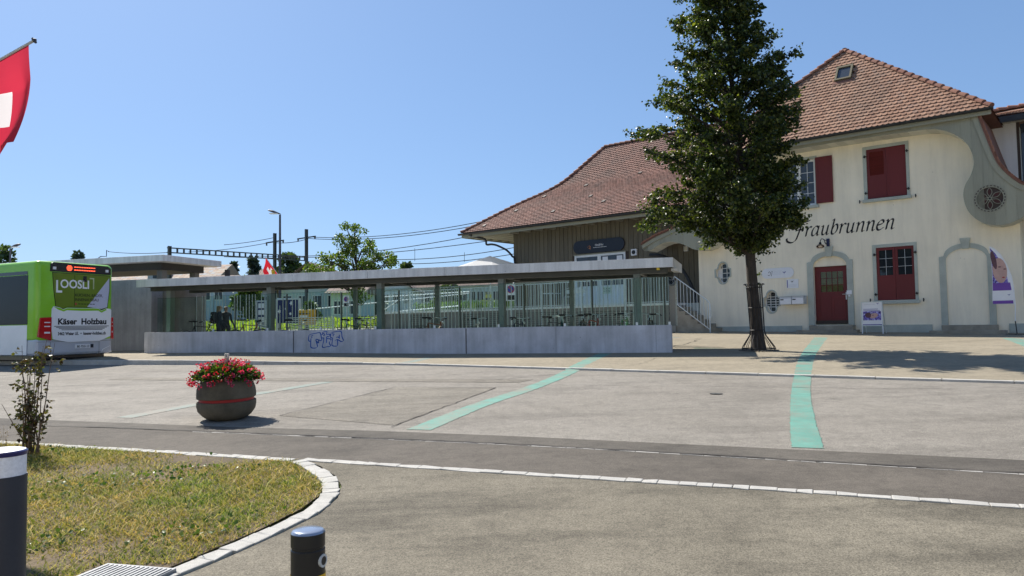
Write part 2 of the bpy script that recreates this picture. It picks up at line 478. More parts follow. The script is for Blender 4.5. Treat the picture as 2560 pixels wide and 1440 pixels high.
pm('plinth_paint', (0.40, 0.43, 0.39), 0.85, 0.2, 2, 70, 0.12, 0.3)
pm('step_stone', (0.30, 0.27, 0.215), 0.9, 0.25, 3, 80, 0.2, 0.4)
def wood(name, base, var=0.16, rough=0.7):
    m, nt, b = nmat(name)
    oi = N(nt, 'ShaderNodeObjectInfo'); g = N(nt, 'ShaderNodeNewGeometry')
    n1 = noise(nt, wcoord(nt, (9, 9, 0.5)), 6, 5, 0.65)
    c = ramp(nt, n1, [(0.25, mul(base, 1 - var)), (0.75, mul(base, 1 + var))])
    c = mixc(nt, c, ramp(nt, oi.outputs['Random'], [(0, 0.86), (1, 1.1)]), 1.0, 'MULTIPLY')
    nt.links.new(c, b.inputs['Base Color']); b.inputs['Roughness'].default_value = rough
    bump(nt, b, n1, 0.2, 0.003)
    return m
wood('board_olive', (0.135, 0.115, 0.078))
wood('board_sage', (0.30, 0.295, 0.225), 0.1)
wood('board_cream', (0.60, 0.585, 0.49), 0.08)
wood('shutter_red', (0.14, 0.014, 0.014), 0.14, 0.6)
wood('wood_dark', (0.05, 0.032, 0.024))
wood('stake_wood', (0.42, 0.36, 0.28))
pm('gutter_metal', (0.035, 0.037, 0.04), 0.5, 0.2, 4, 60, 0.1, 0.05, metal=0.3)
pm('window_white', (0.74, 0.75, 0.74), 0.45, 0.05, 4, 60, 0.04, 0.02)
pm('sign_white', (0.78, 0.78, 0.80), 0.4, 0.04, 3, 60, 0.02, 0.0)
pm('lead_grey', (0.5, 0.52, 0.53), 0.4, 0.1, 4, 60, 0.05, 0.02)
pm('black_paint', (0.012, 0.012, 0.014), 0.45, 0.2, 4, 60, 0.1, 0.02)
pm('black_iron', (0.010, 0.010, 0.011), 0.55, 0.2, 9, 90, 0.2, 0.1)
pm('letter_black', (0.014, 0.013, 0.016), 0.7, 0.15, 5, 60, 0.1, 0.0)
pm('print_blue', (0.10, 0.09, 0.30), 0.6, 0.1, 5, 60, 0.05, 0.0)
pm('galvanised', (0.62, 0.66, 0.66), 0.45, 0.12, 6, 60, 0.06, 0.03, metal=0.25)
pm('steel_dark', (0.085, 0.088, 0.085), 0.5, 0.2, 2, 60, 0.1, 0.05, metal=0.2)
pm('steel_column', (0.20, 0.215, 0.20), 0.55, 0.12, 2, 60, 0.08, 0.03)
wood('board_soffit', (0.33, 0.31, 0.24), 0.1)
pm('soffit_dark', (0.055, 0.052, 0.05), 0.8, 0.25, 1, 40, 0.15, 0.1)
pm('mast_steel', (0.06, 0.062, 0.08), 0.6, 0.2, 2, 60, 0.1, 0.05)
pm('cable', (0.02, 0.022, 0.03), 0.9, spec=0.05)
glassmat('pane_glass', (0.86, 0.95, 0.925), 1.16, 0.015, 0.0)
glassmat('edge_glass', (0.32, 0.55, 0.46), 1.5, 0.1)
darkglass('window_dark'); darkglass('window_sky', (0.05, 0.06, 0.075), 0.02)
pm('curtain', (0.42, 0.42, 0.30), 0.9, 0.2, 3, 30, 0.2, 0.0)

def tile_mat(name, stops, dirt=(0.10, 0.075, 0.06)):
    m, nt, b = nmat(name)
    g = N(nt, 'ShaderNodeNewGeometry'); oi = N(nt, 'ShaderNodeObjectInfo')
    s = N(nt, 'ShaderNodeMath', operation='ADD'); nt.links.new(g.outputs['Random Per Island'], s.inputs[0]); nt.links.new(oi.outputs['Random'], s.inputs[1])
    fr = N(nt, 'ShaderNodeMath', operation='FRACT'); nt.links.new(s.outputs[0], fr.inputs[0])
    c = ramp(nt, fr.outputs[0], stops)
    vec = wcoord(nt)
    n1 = noise(nt, vec, 0.8, 5, 0.6); n2 = noise(nt, vec, 25, 4, 0.65)
    c = mixc(nt, c, ramp(nt, n2, [(0.3, 0.75), (0.7, 1.18)]), 1.0, 'MULTIPLY')
    k = ramp(nt, n1, [(0.45, 0.0), (0.72, 0.55)])
    c = mixc(nt, c, dirt, k)
    nt.links.new(c, b.inputs['Base Color']); b.inputs['Roughness'].default_value = 0.85
    bump(nt, b, n2, 0.35, 0.004)
    return m
tile_mat('tile_orange', [(0.0, (0.24, 0.122, 0.075)), (0.4, (0.32, 0.17, 0.105)), (0.75, (0.385, 0.215, 0.135)), (1.0, (0.28, 0.165, 0.115))], (0.15, 0.105, 0.075))
tile_mat('tile_brown', [(0.0, (0.14, 0.06, 0.042)), (0.4, (0.19, 0.083, 0.058)), (0.75, (0.235, 0.107, 0.077)), (1.0, (0.165, 0.077, 0.058))], (0.07, 0.05, 0.042))
tile_mat('ridge_tile', [(0.0, (0.19, 0.075, 0.05)), (0.5, (0.29, 0.125, 0.075)), (1.0, (0.37, 0.175, 0.11))], (0.12, 0.08, 0.07))
# ------------------------------------------------------------------ ground, roads, pavements
def sheet(name, pts, dz, mat, kind='structure'):
    mb = MB(); mb.add([(x, y, gz(x, y) + dz) for x, y in pts], [tuple(range(len(pts)))])
    o = mb.build(name, mat, recalc=False)
    if o.data.polygons[0].normal.z < 0: o.data.flip_normals()
    return tag(o, kind=kind)
def polyline_eval(P, x):
    for (x0, y0), (x1, y1) in zip(P, P[1:]):
        if x0 <= x <= x1: return y0 + (y1 - y0) * (x - x0) / (x1 - x0)
    return P[0][1] if x < P[0][0] else P[-1][1]

xs = [-2500, -60, -20, 20, 60, 2500]; ys = [-2500, -30, 0, 40, 140, 2500]
gm = MB()
gm.add([(x, y, gz(x, y) - 0.03) for y in ys for x in xs],
       [(j*6+i, j*6+i+1, (j+1)*6+i+1, (j+1)*6+i) for j in range(5) for i in range(5)])
tag(gm.build('ground', MATS['meadow'], recalc=False), kind='structure')

LA = [(-16, 12.95), (-5.78, 9.10), (-3.83, 8.36), (-2.19, 7.75), (0.05, 6.86), (1.99, 6.10), (3.65, 5.39), (16, 0.2)]
LB = [(-20, 15.1), (-7.45, 10.80), (-5.68, 10.26), (-3.26, 9.42), (0.06, 8.20), (2.35, 7.20), (4.30, 6.32), (18, 0.2)]
LC = [(-20, 15.9), (-7.45, 11.35), (-3.67, 9.98), (-1.65, 9.36), (-0.03, 8.76), (2.51, 7.70), (4.64, 6.82), (18, 1.2)]
KERB = [(-26, 26.75), (-14.15, 22.98), (-10.24, 21.66), (-6.6, 20.45), (-4.4, 19.75), (-2.93, 19.1), (-1.4, 18.2), (0.16, 17.2), (4.72, 14.22), (8.21, 11.97), (22, 3.05)]
KH = [(-26, 0.13), (-9.6, 0.13), (-6.5, 0.085), (-3.0, 0.04), (22, 0.035)]
def kh(x): return polyline_eval(KH, x)
def surf(x, y):
    """top of the paved surface at x, y"""
    base = gz(x, y)
    if y > polyline_eval(KERB, x): return base + kh(x)
    return base + 0.004

sheet('road', LC + [(60, 1.2 - 16), (60, 60), (-60, 60), (-60, 30)], 0.0, MATS['road_asphalt'])
sheet('road_edge_strip', LB + LC[::-1], 0.0, MATS['strip_dark_asphalt'])
sheet('road_side_strip', LA + [(18, -0.64)] + LB[::-1], 0.0, MATS['strip_asphalt'])
ISL_OUT = [(-2.19, 7.75), (-1.94, 7.45), (-1.67, 6.99), (-1.53, 6.61), (-1.47, 6.21), (-1.50, 5.75), (-1.66, 5.28), (-1.81, 4.92), (-1.92, 4.68), (-2.04, 4.45), (-2.35, 3.8), (-2.9, 3.0)]
ISL_IN = [(-2.32, 7.66), (-2.08, 7.32), (-1.86, 6.95), (-1.70, 6.58), (-1.64, 6.24), (-1.68, 5.85), (-1.83, 5.36), (-1.98, 5.0), (-2.09, 4.74), (-2.21, 4.5), (-2.5, 3.88), (-3.05, 3.1)]
sheet('footpath', [(-2.19, 7.75), (0.05, 6.86), (1.99, 6.10), (3.65, 5.39), (16, 0.2), (18, -0.64), (18, -14), (-14, -14), (-14, 3.0)] + ISL_OUT[::-1][:-1], 0.0, MATS['path_asphalt'])
ISLAND = ISL_IN + [(-14, 3.1), (-14, 12.0), (-5.78, 8.98), (-3.83, 8.24)]
sheet('island_soil', ISLAND, 0.012, MATS['soil'])
sheet('asphalt_patch', [(-3.42, 10.89), (-2.24, 14.15), (-0.32, 13.55), (-1.55, 9.75)], 0.004, MATS['patch_asphalt'])
g0 = onground(1300, 948); g1 = onground(320, 952)
sheet('asphalt_patch', [(-9.5, 17.4), (0.1, 14.3), (0.4, 14.75), (-9.3, 17.85)], 0.004, MATS['patch_asphalt'])

# pavement beyond the kerb, with the height of the kerb
kx = list(np.linspace(-26, 22, 97))
pv = MB()
rows = [0.13, 2.0, 12.0, 30.0]
for x in kx:
    y = polyline_eval(KERB, x)
    for r_ in rows:
        X, Y = x + 0.33 * r_, y + 0.94 * r_
        pv.v.append((X, Y, gz(X, Y) + kh(x)))
for i in range(96):
    for j in range(3):
        a = i * 4 + j; pv.f.append((a, a + 4, a + 5, a + 1))
tag(pv.build('pavement', MATS['pavement_asphalt'], recalc=False), kind='structure')

kerb = thing('kerb', None, None); tag(kerb, kind='structure')
arc = 0.0; seg = [Vector((x, polyline_eval(KERB, x), 0)) for x in np.linspace(-24, 14, 800)]
i0 = 0
for i in range(1, len(seg)):
    if (seg[i] - seg[i0]).length >= 0.99:
        a, b_ = seg[i0], seg[i]; d = (b_ - a).normalized(); n = Vector((-d.y, d.x, 0))
        a = a + d * 0.005; b_ = b_ - d * 0.005
        ha, hb = kh(a.x) + 0.006, kh(b_.x) + 0.006
        w = 0.13
        j = rng.uniform(-0.004, 0.004)
        P = [a, b_, b_ + n * w, a + n * w]
        vs = [(p.x, p.y, gz(p.x, p.y) - 0.12) for p in P] + [(p.x + (n.x*0.012 if k < 2 else 0), p.y + (n.y*0.012 if k < 2 else 0), gz(p.x, p.y) + (ha if k in (0, 3) else hb) + j) for k, p in enumerate(P)]
        MB().add(vs, [(0,3,2,1),(4,5,6,7),(0,1,5,4),(1,2,6,5),(2,3,7,6),(3,0,4,7)]).build('kerb_stone', MATS['kerb_stone'], kerb, bevel=0.008)
        i0 = i

# painted guide lines
def strip_line(name, pts, width, mat, dz=0.0008, n=40):
    path = smoothpath(pts, 60)
    mb = MB()
    P = [Vector((p[0], p[1], 0)) for p in path]
    for i, p in enumerate(P):
        d = (P[min(i+1, len(P)-1)] - P[max(i-1, 0)]).normalized(); s = Vector((-d.y, d.x, 0))
        w = width if not hasattr(width, '__len__') else np.interp(i / (len(P)-1), np.linspace(0, 1, len(width)), width)
        for k in (-1, 1):
            q = p + s * (w * k / 2 + rng.gauss(0, 0.006)); mb.v.append((q.x, q.y, surf(q.x, q.y) + dz))
    for i in range(len(P) - 1): mb.f.append((2*i, 2*i+1, 2*i+3, 2*i+2))
    o = mb.build(name, mat, recalc=False)
    if o.data.polygons[0].normal.z < 0: o.data.flip_normals()
    return tag(o, kind='structure')
strip_line('painted_line', [(-1.2, 9.36), (-0.5, 11.45), (0.21, 13.12), (0.95, 15.2), (2.1, 19.1), (3.2, 22.6)], [0.33, 0.3, 0.3, 0.34, 0.4], MATS['paint_teal'])
strip_line('painted_line', [(2.98, 7.6), (3.58, 9.25), (4.38, 11.36), (5.45, 14.0), (7.26, 18.25), (10.4, 25.0)], [0.31, 0.29, 0.28, 0.3, 0.34, 0.42], MATS['paint_teal'])
strip_line('painted_line', [(-5.84, 11.15), (-5.39, 12.31), (-4.7, 13.8), (-3.86, 15.47)], 0.3, MATS['paint_teal_worn'])
a_, b_ = onground(1010, 911), onground(1075, 897)
strip_line('painted_line', [tuple(a_)[:2], tuple((a_ + b_) / 2)[:2], tuple(b_)[:2]], 0.4, MATS['paint_teal_worn'])
strip_line('painted_line', [tuple(onground(2610, 880))[:2], tuple(onground(2560, 860))[:2], tuple(onground(2525, 848))[:2]], 0.42, MATS['paint_teal'])
strip_line('painted_line', [tuple(onground(1685, 848))[:2], tuple(onground(1700, 842))[:2], tuple(onground(1712, 838))[:2]], 0.42, MATS['paint_teal_worn'])

# cracks and joints in the asphalt
def crack(pts, w=0.018, jag=0.03, dz=0.0062):
    path = []
    for (x0, y0), (x1, y1) in zip(pts, pts[1:]):
        L = math.hypot(x1-x0, y1-y0); n = max(2, int(L / 0.16))
        for k in range(n):
            t = k / n; path.append((x0 + (x1-x0)*t + rng.gauss(0, jag), y0 + (y1-y0)*t + rng.gauss(0, jag)))
    path.append(pts[-1]); mb = MB()
    for i, (x, y) in enumerate(path):
        a = path[max(i-1, 0)]; b = path[min(i+1, len(path)-1)]
        d = Vector((b[0]-a[0], b[1]-a[1], 0)).normalized(); s = Vector((-d.y, d.x, 0)); ww = w * rng.uniform(0.35, 1.3)
        for k in (-1, 1):
            q = Vector((x, y, 0)) + s * ww * k / 2; mb.v.append((q.x, q.y, surf(q.x, q.y) + dz))
    for i in range(len(path) - 1): mb.f.append((2*i, 2*i+1, 2*i+3, 2*i+2))
    o = mb.build('asphalt_crack', MATS['crack'], recalc=False)
    if o.data.polygons[0].normal.z < 0: o.data.flip_normals()
    tag(o, kind='structure')
crack([(4.80, 22.38), (5.6, 23.6), (6.64, 26.32)], 0.03, 0.06)
crack([(-3.42, 10.89), (-2.24, 14.15), (-0.32, 13.55)], 0.02, 0.01)
crack([(-1.6, 9.6), (-0.32, 13.55)], 0.016, 0.01)
crack([tuple(onground(u, v))[:2] for u, v in ((1300, 962), (1420, 964), (1700, 966), (2100, 971), (2400, 974))], 0.016, 0.02)
crack([tuple(onground(u, v))[:2] for u, v in ((1690, 851), (1850, 855), (2300, 864), (2560, 868))], 0.02, 0.015)
crack([tuple(onground(u, v))[:2] for u, v in ((1180, 955), (1290, 946), (1400, 935))], 0.02, 0.01)
crack([tuple(onground(u, v))[:2] for u, v in ((1600, 915), (1640, 900), (1680, 897))], 0.015, 0.03)
crack([(-9.5, 17.4), (0.1, 14.3)], 0.012, 0.012)
crack([(-7.45, 10.83), (-5.68, 10.29), (-3.26, 9.45), (0.06, 8.23), (2.35, 7.23), (4.30, 6.35), (9, 4.2)], 0.03, 0.006, 0.004)

mh = thing('manhole_cover', 'small round dark manhole cover set in the pale road', 'manhole cover', (3.23, 11.87, gz(3.23, 11.87)))
MB().lathe([(0.10, 0.0), (0.10, 0.007), (0.08, 0.008)], 24).build('frame', MATS['black_iron'], mh)
MB().lathe([(0.075, 0.004), (0.075, 0.0085), (0.03, 0.0088), (0.03, 0.0078)], 24).build('lid', MATS['steel_dark'], mh)

# rows of granite setts
def sett_row(name, pts, width, lens, hgt=0.02, mat='granite', wj=0.15, tilt=0.004):
    root = thing(name, None, None); tag(root, kind='structure')
    P = [Vector((p[0], p[1], 0)) for p in smoothpath(pts, 16)]
    cum = [0.0]
    for a, b in zip(P, P[1:]): cum.append(cum[-1] + (b - a).length)
    def pos(s):
        i = max(0, min(len(P)-2, int(np.searchsorted(cum, s)) - 1)); t = (s - cum[i]) / max(1e-6, cum[i+1] - cum[i]); return P[i].lerp(P[i+1], t)
    s = 0.0
    while s < cum[-1] - 0.05:
        L = rng.uniform(*lens); e = min(s + L, cum[-1]); g = rng.uniform(0.001, 0.005)
        a, b = pos(s + g), pos(e - g); d = (b - a).normalized(); n = Vector((-d.y, d.x, 0))
        w0 = width * rng.uniform(1 - wj, 1 + wj) / 2; w1 = width * rng.uniform(1 - wj, 1 + wj) / 2; sh = rng.uniform(-0.06, 0.06) * width
        q = [a - n*(w0 - sh), b - n*(w1 - sh), b + n*(w1 + sh), a + n*(w0 + sh)]
        c = sum(q, Vector()) / 4
        zt = [hgt + rng.uniform(-tilt, tilt) for _ in range(4)]
        vs = [(p.x, p.y, gz(p.x, p.y) - 0.05) for p in q] + [(p.x, p.y, gz(p.x, p.y) + zt[k] * 0.75) for k, p in enumerate(q)] + \
             [(p.lerp(c, 0.09).x, p.lerp(c, 0.09).y, gz(p.x, p.y) + zt[k]) for k, p in enumerate(q)]
        MB().add(vs, [(0,1,5,4),(1,2,6,5),(2,3,7,6),(3,0,4,7),(4,5,9,8),(5,6,10,9),(6,7,11,10),(7,4,8,11),(8,9,10,11)]).build('sett', MATS[mat], root)
        s = e
    return root
sett_row('sett_border', [(-8.5, 10.13), (-5.78, 9.08), (-3.83, 8.34), (-2.3, 7.74)], 0.12, (0.13, 0.22), 0.012)
sett_row('sett_border', [(-2.19, 7.76), (0.05, 6.86), (1.99, 6.10), (3.65, 5.39), (6.0, 4.4)], 0.10, (0.12, 0.26), 0.010)
mid = [((a[0]+b[0])/2, (a[1]+b[1])/2) for a, b in zip(ISL_OUT, ISL_IN)]
sett_row('sett_border', mid, 0.145, (0.14, 0.26), 0.012)
sett_row('sett_joint', [(-4.2, 9.73), (-3.26, 9.40), (0.06, 8.18), (2.35, 7.18), (4.30, 6.30), (7.5, 4.85)], 0.014, (0.03, 0.26), 0.003, 'kerb_stone', 0.8, 0.002)
# steel cover plate at the foot of the island
cp = thing('cover_plate', 'ribbed grey metal drain cover at the edge of the grass', 'drain cover', (-2.36, 4.38, gz(-2.36, 4.38) + 0.02), R(-14))
MB().box(-0.26, 0.24, -0.3, 0.26, 0, 0.02).build('plate', MATS['grate_grey'], cp, bevel=0.004)
for i in range(15):
    x = -0.235 + i * 0.032
    MB().box(x, x + 0.016, -0.27, 0.23, 0.0205, 0.026).build('rib', MATS['grate_grey'], cp)

# ------------------------------------------------------------------ grass on the island
def inside(poly, X, Y):
    c = np.zeros(len(X), bool); n = len(poly)
    for i in range(n):
        x0, y0 = poly[i]; x1, y1 = poly[(i+1) % n]
        t = ((y0 > Y) != (y1 > Y)) & (X < (x1-x0)*(Y-y0)/(y1-y0 + 1e-12) + x0); c ^= t
    return c
def fbm(X, Y, s, seed):
    r_ = np.random.default_rng(seed); v = 0; a = 1.0
    for k in range(4):
        for _ in range(3):
            th = r_.uniform(0, 6.28); ph = r_.uniform(0, 6.28); f = s * (1.9 ** k) * r_.uniform(0.7, 1.3)
            v = v + a * np.sin((X*math.cos(th) + Y*math.sin(th)) * f + ph)
        a *= 0.6
    return v / 4.0
m, nt, b = nmat('grass_blades')
g = N(nt, 'ShaderNodeNewGeometry')
rr = ramp(nt, g.outputs['Random Per Island'], [(0.0, (0.06, 0.10, 0.012)), (0.25, (0.22, 0.25, 0.028)), (0.5, (0.48, 0.37, 0.07)), (0.8, (0.60, 0.43, 0.12)), (1.0, (0.72, 0.58, 0.26))])
rg = ramp(nt, g.outputs['Random Per Island'], [(0.0, (0.03, 0.075, 0.01)), (0.35, (0.14, 0.24, 0.022)), (0.7, (0.34, 0.39, 0.04)), (1.0, (0.6, 0.5, 0.14))])
dry = ramp(nt, noise(nt, wcoord(nt), 1.6, 6, 0.75), [(0.38, 0.0), (0.54, 1.0)])
cc = mixc(nt, rg, rr, dry)
nt.links.new(cc, b.inputs['Base Color']); b.inputs['Roughness'].default_value = 0.6; b.inputs['Specular IOR Level'].default_value = 0.2
tl = N(nt, 'ShaderNodeBsdfTranslucent'); nt.links.new(cc, tl.inputs[0])
mx = N(nt, 'ShaderNodeMixShader'); mx.inputs[0].default_value = 0.35
nt.links.new(b.outputs[0], mx.inputs[1]); nt.links.new(tl.outputs[0], mx.inputs[2]); nt.links.new(mx.outputs[0], nt.nodes['Material Output'].inputs[0])

n = 200000
X = nrg.uniform(-7.6, -1.55, n); Y = nrg.uniform(3.2, 10.0, n)
ok = inside(ISLAND, X, Y)
dens = fbm(X, Y, 2.2, 5)
ok &= (dens > -0.45 + nrg.normal(0, 0.3, n))
ok &= ~((np.abs(X + 2.36) < 0.28) & (np.abs(Y - 4.38) < 0.3))
X, Y, dens = X[ok], Y[ok], dens[ok]; n = len(X)
H = nrg.gamma(2.0, 0.010, n) + 0.007 + 0.010 * np.clip(dens, 0, 1.5)
H = np.clip(H, 0.012, 0.17); W = nrg.uniform(0.0018, 0.0052, n)
th = nrg.uniform(0, 2*math.pi, n); bend = nrg.uniform(0.4, 2.2, n) * H; bd = nrg.uniform(0, 2*math.pi, n)
base = np.stack([X, Y, GA*X + GB*Y + 0.008], 1)
sd = np.stack([np.cos(th), np.sin(th), np.zeros(n)], 1) * W[:, None]
bv = np.stack([np.cos(bd), np.sin(bd), np.zeros(n)], 1) * bend[:, None]
up = np.zeros((n, 3)); up[:, 2] = H
v = np.stack([base - sd, base + sd, base + up*0.6 + bv*0.35 + sd*0.75, base + up*0.6 + bv*0.35 - sd*0.75, base + up*0.92 + bv + sd*0.12, base + up*0.92 + bv - sd*0.12], 1).reshape(-1, 3)
bi = (np.arange(n) * 6)[:, None]
fs = np.concatenate([bi + np.array([0, 1, 2, 3]), bi + np.array([3, 2, 4, 5])], 1).ravel()
go = link('grass', npmesh('grass', v, fs, 4), MATS['grass_blades'])
tag(go, 'patchy half dry lawn grass on the sett-edged island', 'grass', kind='stuff')
# low broad-leaved weeds in the lawn
n = 9000
X = nrg.uniform(-7.6, -1.6, n); Y = nrg.uniform(3.3, 9.6, n)
ok = inside(ISLAND, X, Y) & (fbm(X, Y, 3.1, 9) > 0.25); X, Y = X[ok], Y[ok]; n = len(X)
pts = np.stack([X, Y, GA*X + GB*Y + nrg.uniform(0.015, 0.05, n)], 1)
nr = nrg.normal(size=(n, 3)); nr[:, 2] = np.abs(nr[:, 2]) * 0.5 + 0.15
leafmat('weed_leaf', (0.035, 0.075, 0.015), (0.07, 0.125, 0.03), (0.14, 0.18, 0.05), 0.3)
tag(leaf_cloud('weeds', pts, nr, nrg.uniform(0.015, 0.045, n), MATS['weed_leaf']), 'low broad-leaved weeds scattered through the island lawn', 'weeds', kind='stuff')
# ------------------------------------------------------------------ station house (local x along the front, y inwards, z up)
BLOC, BRZ = (13.23, 26.73, 0.0), R(-40)
BM = Matrix.Translation(BLOC) @ Matrix.Rotation(BRZ, 4, 'Z')
def bw(x, y, z): return BM @ Vector((x, y, z))
house = thing('station_house', 'cream plastered station house with red shutters, curved gable boards and tiled hip roof', 'building', BLOC, BRZ)
CX = -1.28
def mir(pts): return [(2*CX - x, z) for x, z in pts]

VERGE = [(3.40, 8.21), (3.58, 7.55), (3.85, 6.64), (4.07, 6.25), (4.38, 5.89), (4.62, 5.72), (5.17, 5.50), (5.94, 5.26), (6.63, 4.96)]
VERGE_S = smoothpath(VERGE, 5)
ARCH_R = [(1.06, 8.06), (1.92, 8.02), (2.33, 7.93), (2.73, 7.70), (3.04, 7.39), (3.21, 6.97), (3.24, 6.60), (3.13, 6.25), (2.98, 5.99), (2.91, 5.68),
          (2.95, 5.30), (3.10, 4.97), (3.40, 4.68), (3.75, 4.56), (4.10, 4.57), (4.45, 4.72), (4.80, 4.90), (5.30, 5.0), (5.75, 4.93), (6.2, 4.72), (6.48, 4.70), (6.60, 4.80)]
ARCH_RS = smoothpath(ARCH_R, 4)
inner = mir(ARCH_RS)[::-1] + [(CX, 8.09)] + ARCH_RS                   # left to right along the lower edge
outer_r = VERGE_S[::-1]                                              # right tip up to the eave
outer_l = mir(VERGE_S)
BOARD = inner + outer_r + outer_l

def arch_top(x0, x1, zs, rise, n=14):
    c = (x0+x1)/2; a = (x1-x0)/2
    return [(c - a*math.cos(math.pi*i/n), zs + rise*math.sin(math.pi*i/n)) for i in range(n+1)]
def quatre(cx, cz, w, h):
    """barbed quatrefoil window outline"""
    pts = []
    hw, hh = w/2, h/2
    pts += [(cx + hw*0.62*math.cos(t), cz + hh*0.52 + hh*0.48*math.sin(t)) for t in np.linspace(0.05, math.pi-0.05, 10)]
    pts += [(cx - hw*0.72, cz + hh*0.42), (cx - hw, cz + hh*0.36), (cx - hw, cz - hh*0.36), (cx - hw*0.72, cz - hh*0.42)]
    pts += [(cx + hw*0.62*math.cos(t), cz - hh*0.52 + hh*0.48*math.sin(t)) for t in np.linspace(math.pi+0.05, 2*math.pi-0.05, 10)]
    pts += [(cx + hw*0.72, cz - hh*0.42), (cx + hw, cz - hh*0.36), (cx + hw, cz + hh*0.36), (cx + hw*0.72, cz + hh*0.42)]
    return pts
Q1, Q2 = quatre(-5.88, 3.60, 0.60, 0.84), quatre(-3.89, 2.35, 0.60, 0.84)
door_hole = [(-2.25, 1.42)] + arch_top(-2.25, -1.04, 3.62, 0.38) + [(-1.04, 1.42)]
UW, UL, GW = (-0.22, 1.08, 5.98, 7.80), (-3.36, -2.06, 6.0, 7.78), (-0.02, 1.21, 2.27, 4.18)
def rect(x0, x1, z0, z1): return [(x0, z0), (x0, z1), (x1, z1), (x1, z0)]
outline = [(-6.95, 0.7), (4.33, 0.7), (4.33, 5.62), (4.0, 6.15), (3.72, 6.8), (3.42, 7.8), (3.36, 8.25), (-5.92, 8.25), (-5.98, 7.8), (-6.28, 6.8), (-6.56, 6.15), (-6.95, 5.62)]
wall = plate('wall', outline, [door_hole, rect(*UW), rect(*UL), rect(*GW), Q1, Q2], 0.34, MATS['plaster_cream'], house, 0.0)
MB().box(-6.6, 3.35, 0.345, 9.5, 0.6, 8.22).build('wall', MATS['plaster_white'], house)
MB().box(-6.94, -6.61, 0.345, 9.5, 0.6, 5.6).box(3.36, 4.32, 0.345, 9.4, 0.6, 5.5).build('side_wall', MATS['plaster_cream'], house)
for a_, b_ in ((-6.96, -2.74), (-0.55, 1.69), (3.91, 4.36)): MB().box(a_, b_, -0.03, 0.0, 0.7, 1.39).build('plinth', MATS['plinth_paint'], house)

# curved front boards, cut into upright planks
def slice_planks(src, xs, name, parent, gap=0.005):
    me0 = src.data
    for a, b in zip(xs, xs[1:]):
        bm = bmesh.new(); bm.from_mesh(me0)
        for co, no in ((a + gap/2, (-1, 0, 0)), (b - gap/2, (1, 0, 0))):
            bmesh.ops.bisect_plane(bm, geom=bm.verts[:] + bm.edges[:] + bm.faces[:], dist=1e-5, plane_co=(co, 0, 0), plane_no=no, clear_outer=True)
            ed = [e for e in bm.edges if e.is_boundary]
            if ed: bmesh.ops.holes_fill(bm, edges=ed, sides=0)
        bm.verts.ensure_lookup_table(); left = set(bm.verts)
        while left:
            st = [left.pop()]; isl = set(st)
            while st:
                for e in st.pop().link_edges:
                    for q in e.verts:
                        if q not in isl: isl.add(q); st.append(q)
            left -= isl
            iv = list(isl); ix = {v_: i_ for i_, v_ in enumerate(iv)}
            fs_ = [tuple(ix[v_] for v_ in f.verts) for f in bm.faces if f.verts[0] in isl]
            if not fs_: continue
            me = bpy.data.meshes.new(name); me.from_pydata([tuple(v_.co) for v_ in iv], [], fs_); me.update(); link(name, me, MATS['board_sage'], parent)
        bm.free()
    bpy.data.objects.remove(src)
ORN = [(3.64, 5.44), (2*CX - 3.64, 5.44)]
gable = link('gable_board', MB().box(CX-0.01, CX+0.01, -0.79, -0.785, 8.12, 8.14).mesh('gable_board'), MATS['board_sage'], house)
b0 = plate('board_src', BOARD, [circ(x, z, 0.37, 40) for x, z in ORN], 0.04, MATS['board_sage'], house, -0.82)
pl = [-9.3, -8.9, -8.62, -8.33, -8.05, -7.76, -7.48, -7.2, -6.92, -6.63, -6.35, -6.06, -5.78, -5.5, -5.2] + list(np.linspace(-4.6, 2.05, 12)) + [2.62, 2.92, 3.2, 3.49, 3.77, 4.06, 4.35, 4.63, 4.92, 5.2, 5.49, 5.77, 6.06, 6.34, 6.75]
slice_planks(b0, pl, 'plank', gable)
# soffit planks between boards and wall
sp = smoothpath(inner, 1)
acc = [0]; 
for a, b in zip(sp, sp[1:]): acc.append(acc[-1] + math.dist(a, b))
k = 0.0
def spos(s): 
    return (np.interp(s, acc, [p[0] for p in sp]), np.interp(s, acc, [p[1] for p in sp]))
while k < acc[-1] - 0.1:
    e = min(k + 0.3, acc[-1]); a, b = spos(k + 0.006), spos(e - 0.006)
    t = Vector((b[0]-a[0], b[1]-a[1])).normalized(); nrm = Vector((-t.y, t.x)) * 0.02
    MB().add([(a[0], -0.779, a[1]), (b[0], -0.779, b[1]), (b[0], -0.001, b[1]), (a[0], -0.001, a[1]),
              (a[0]+nrm.x, -0.779, a[1]+nrm.y), (b[0]+nrm.x, -0.779, b[1]+nrm.y), (b[0]+nrm.x, -0.001, b[1]+nrm.y), (a[0]+nrm.x, -0.001, a[1]+nrm.y)],
             [(0,1,2,3),(7,6,5,4),(0,4,5,1),(1,5,6,2),(2,6,7,3),(3,7,4,0)]).build('soffit_plank', MATS['board_cream'], gable)
    k = e
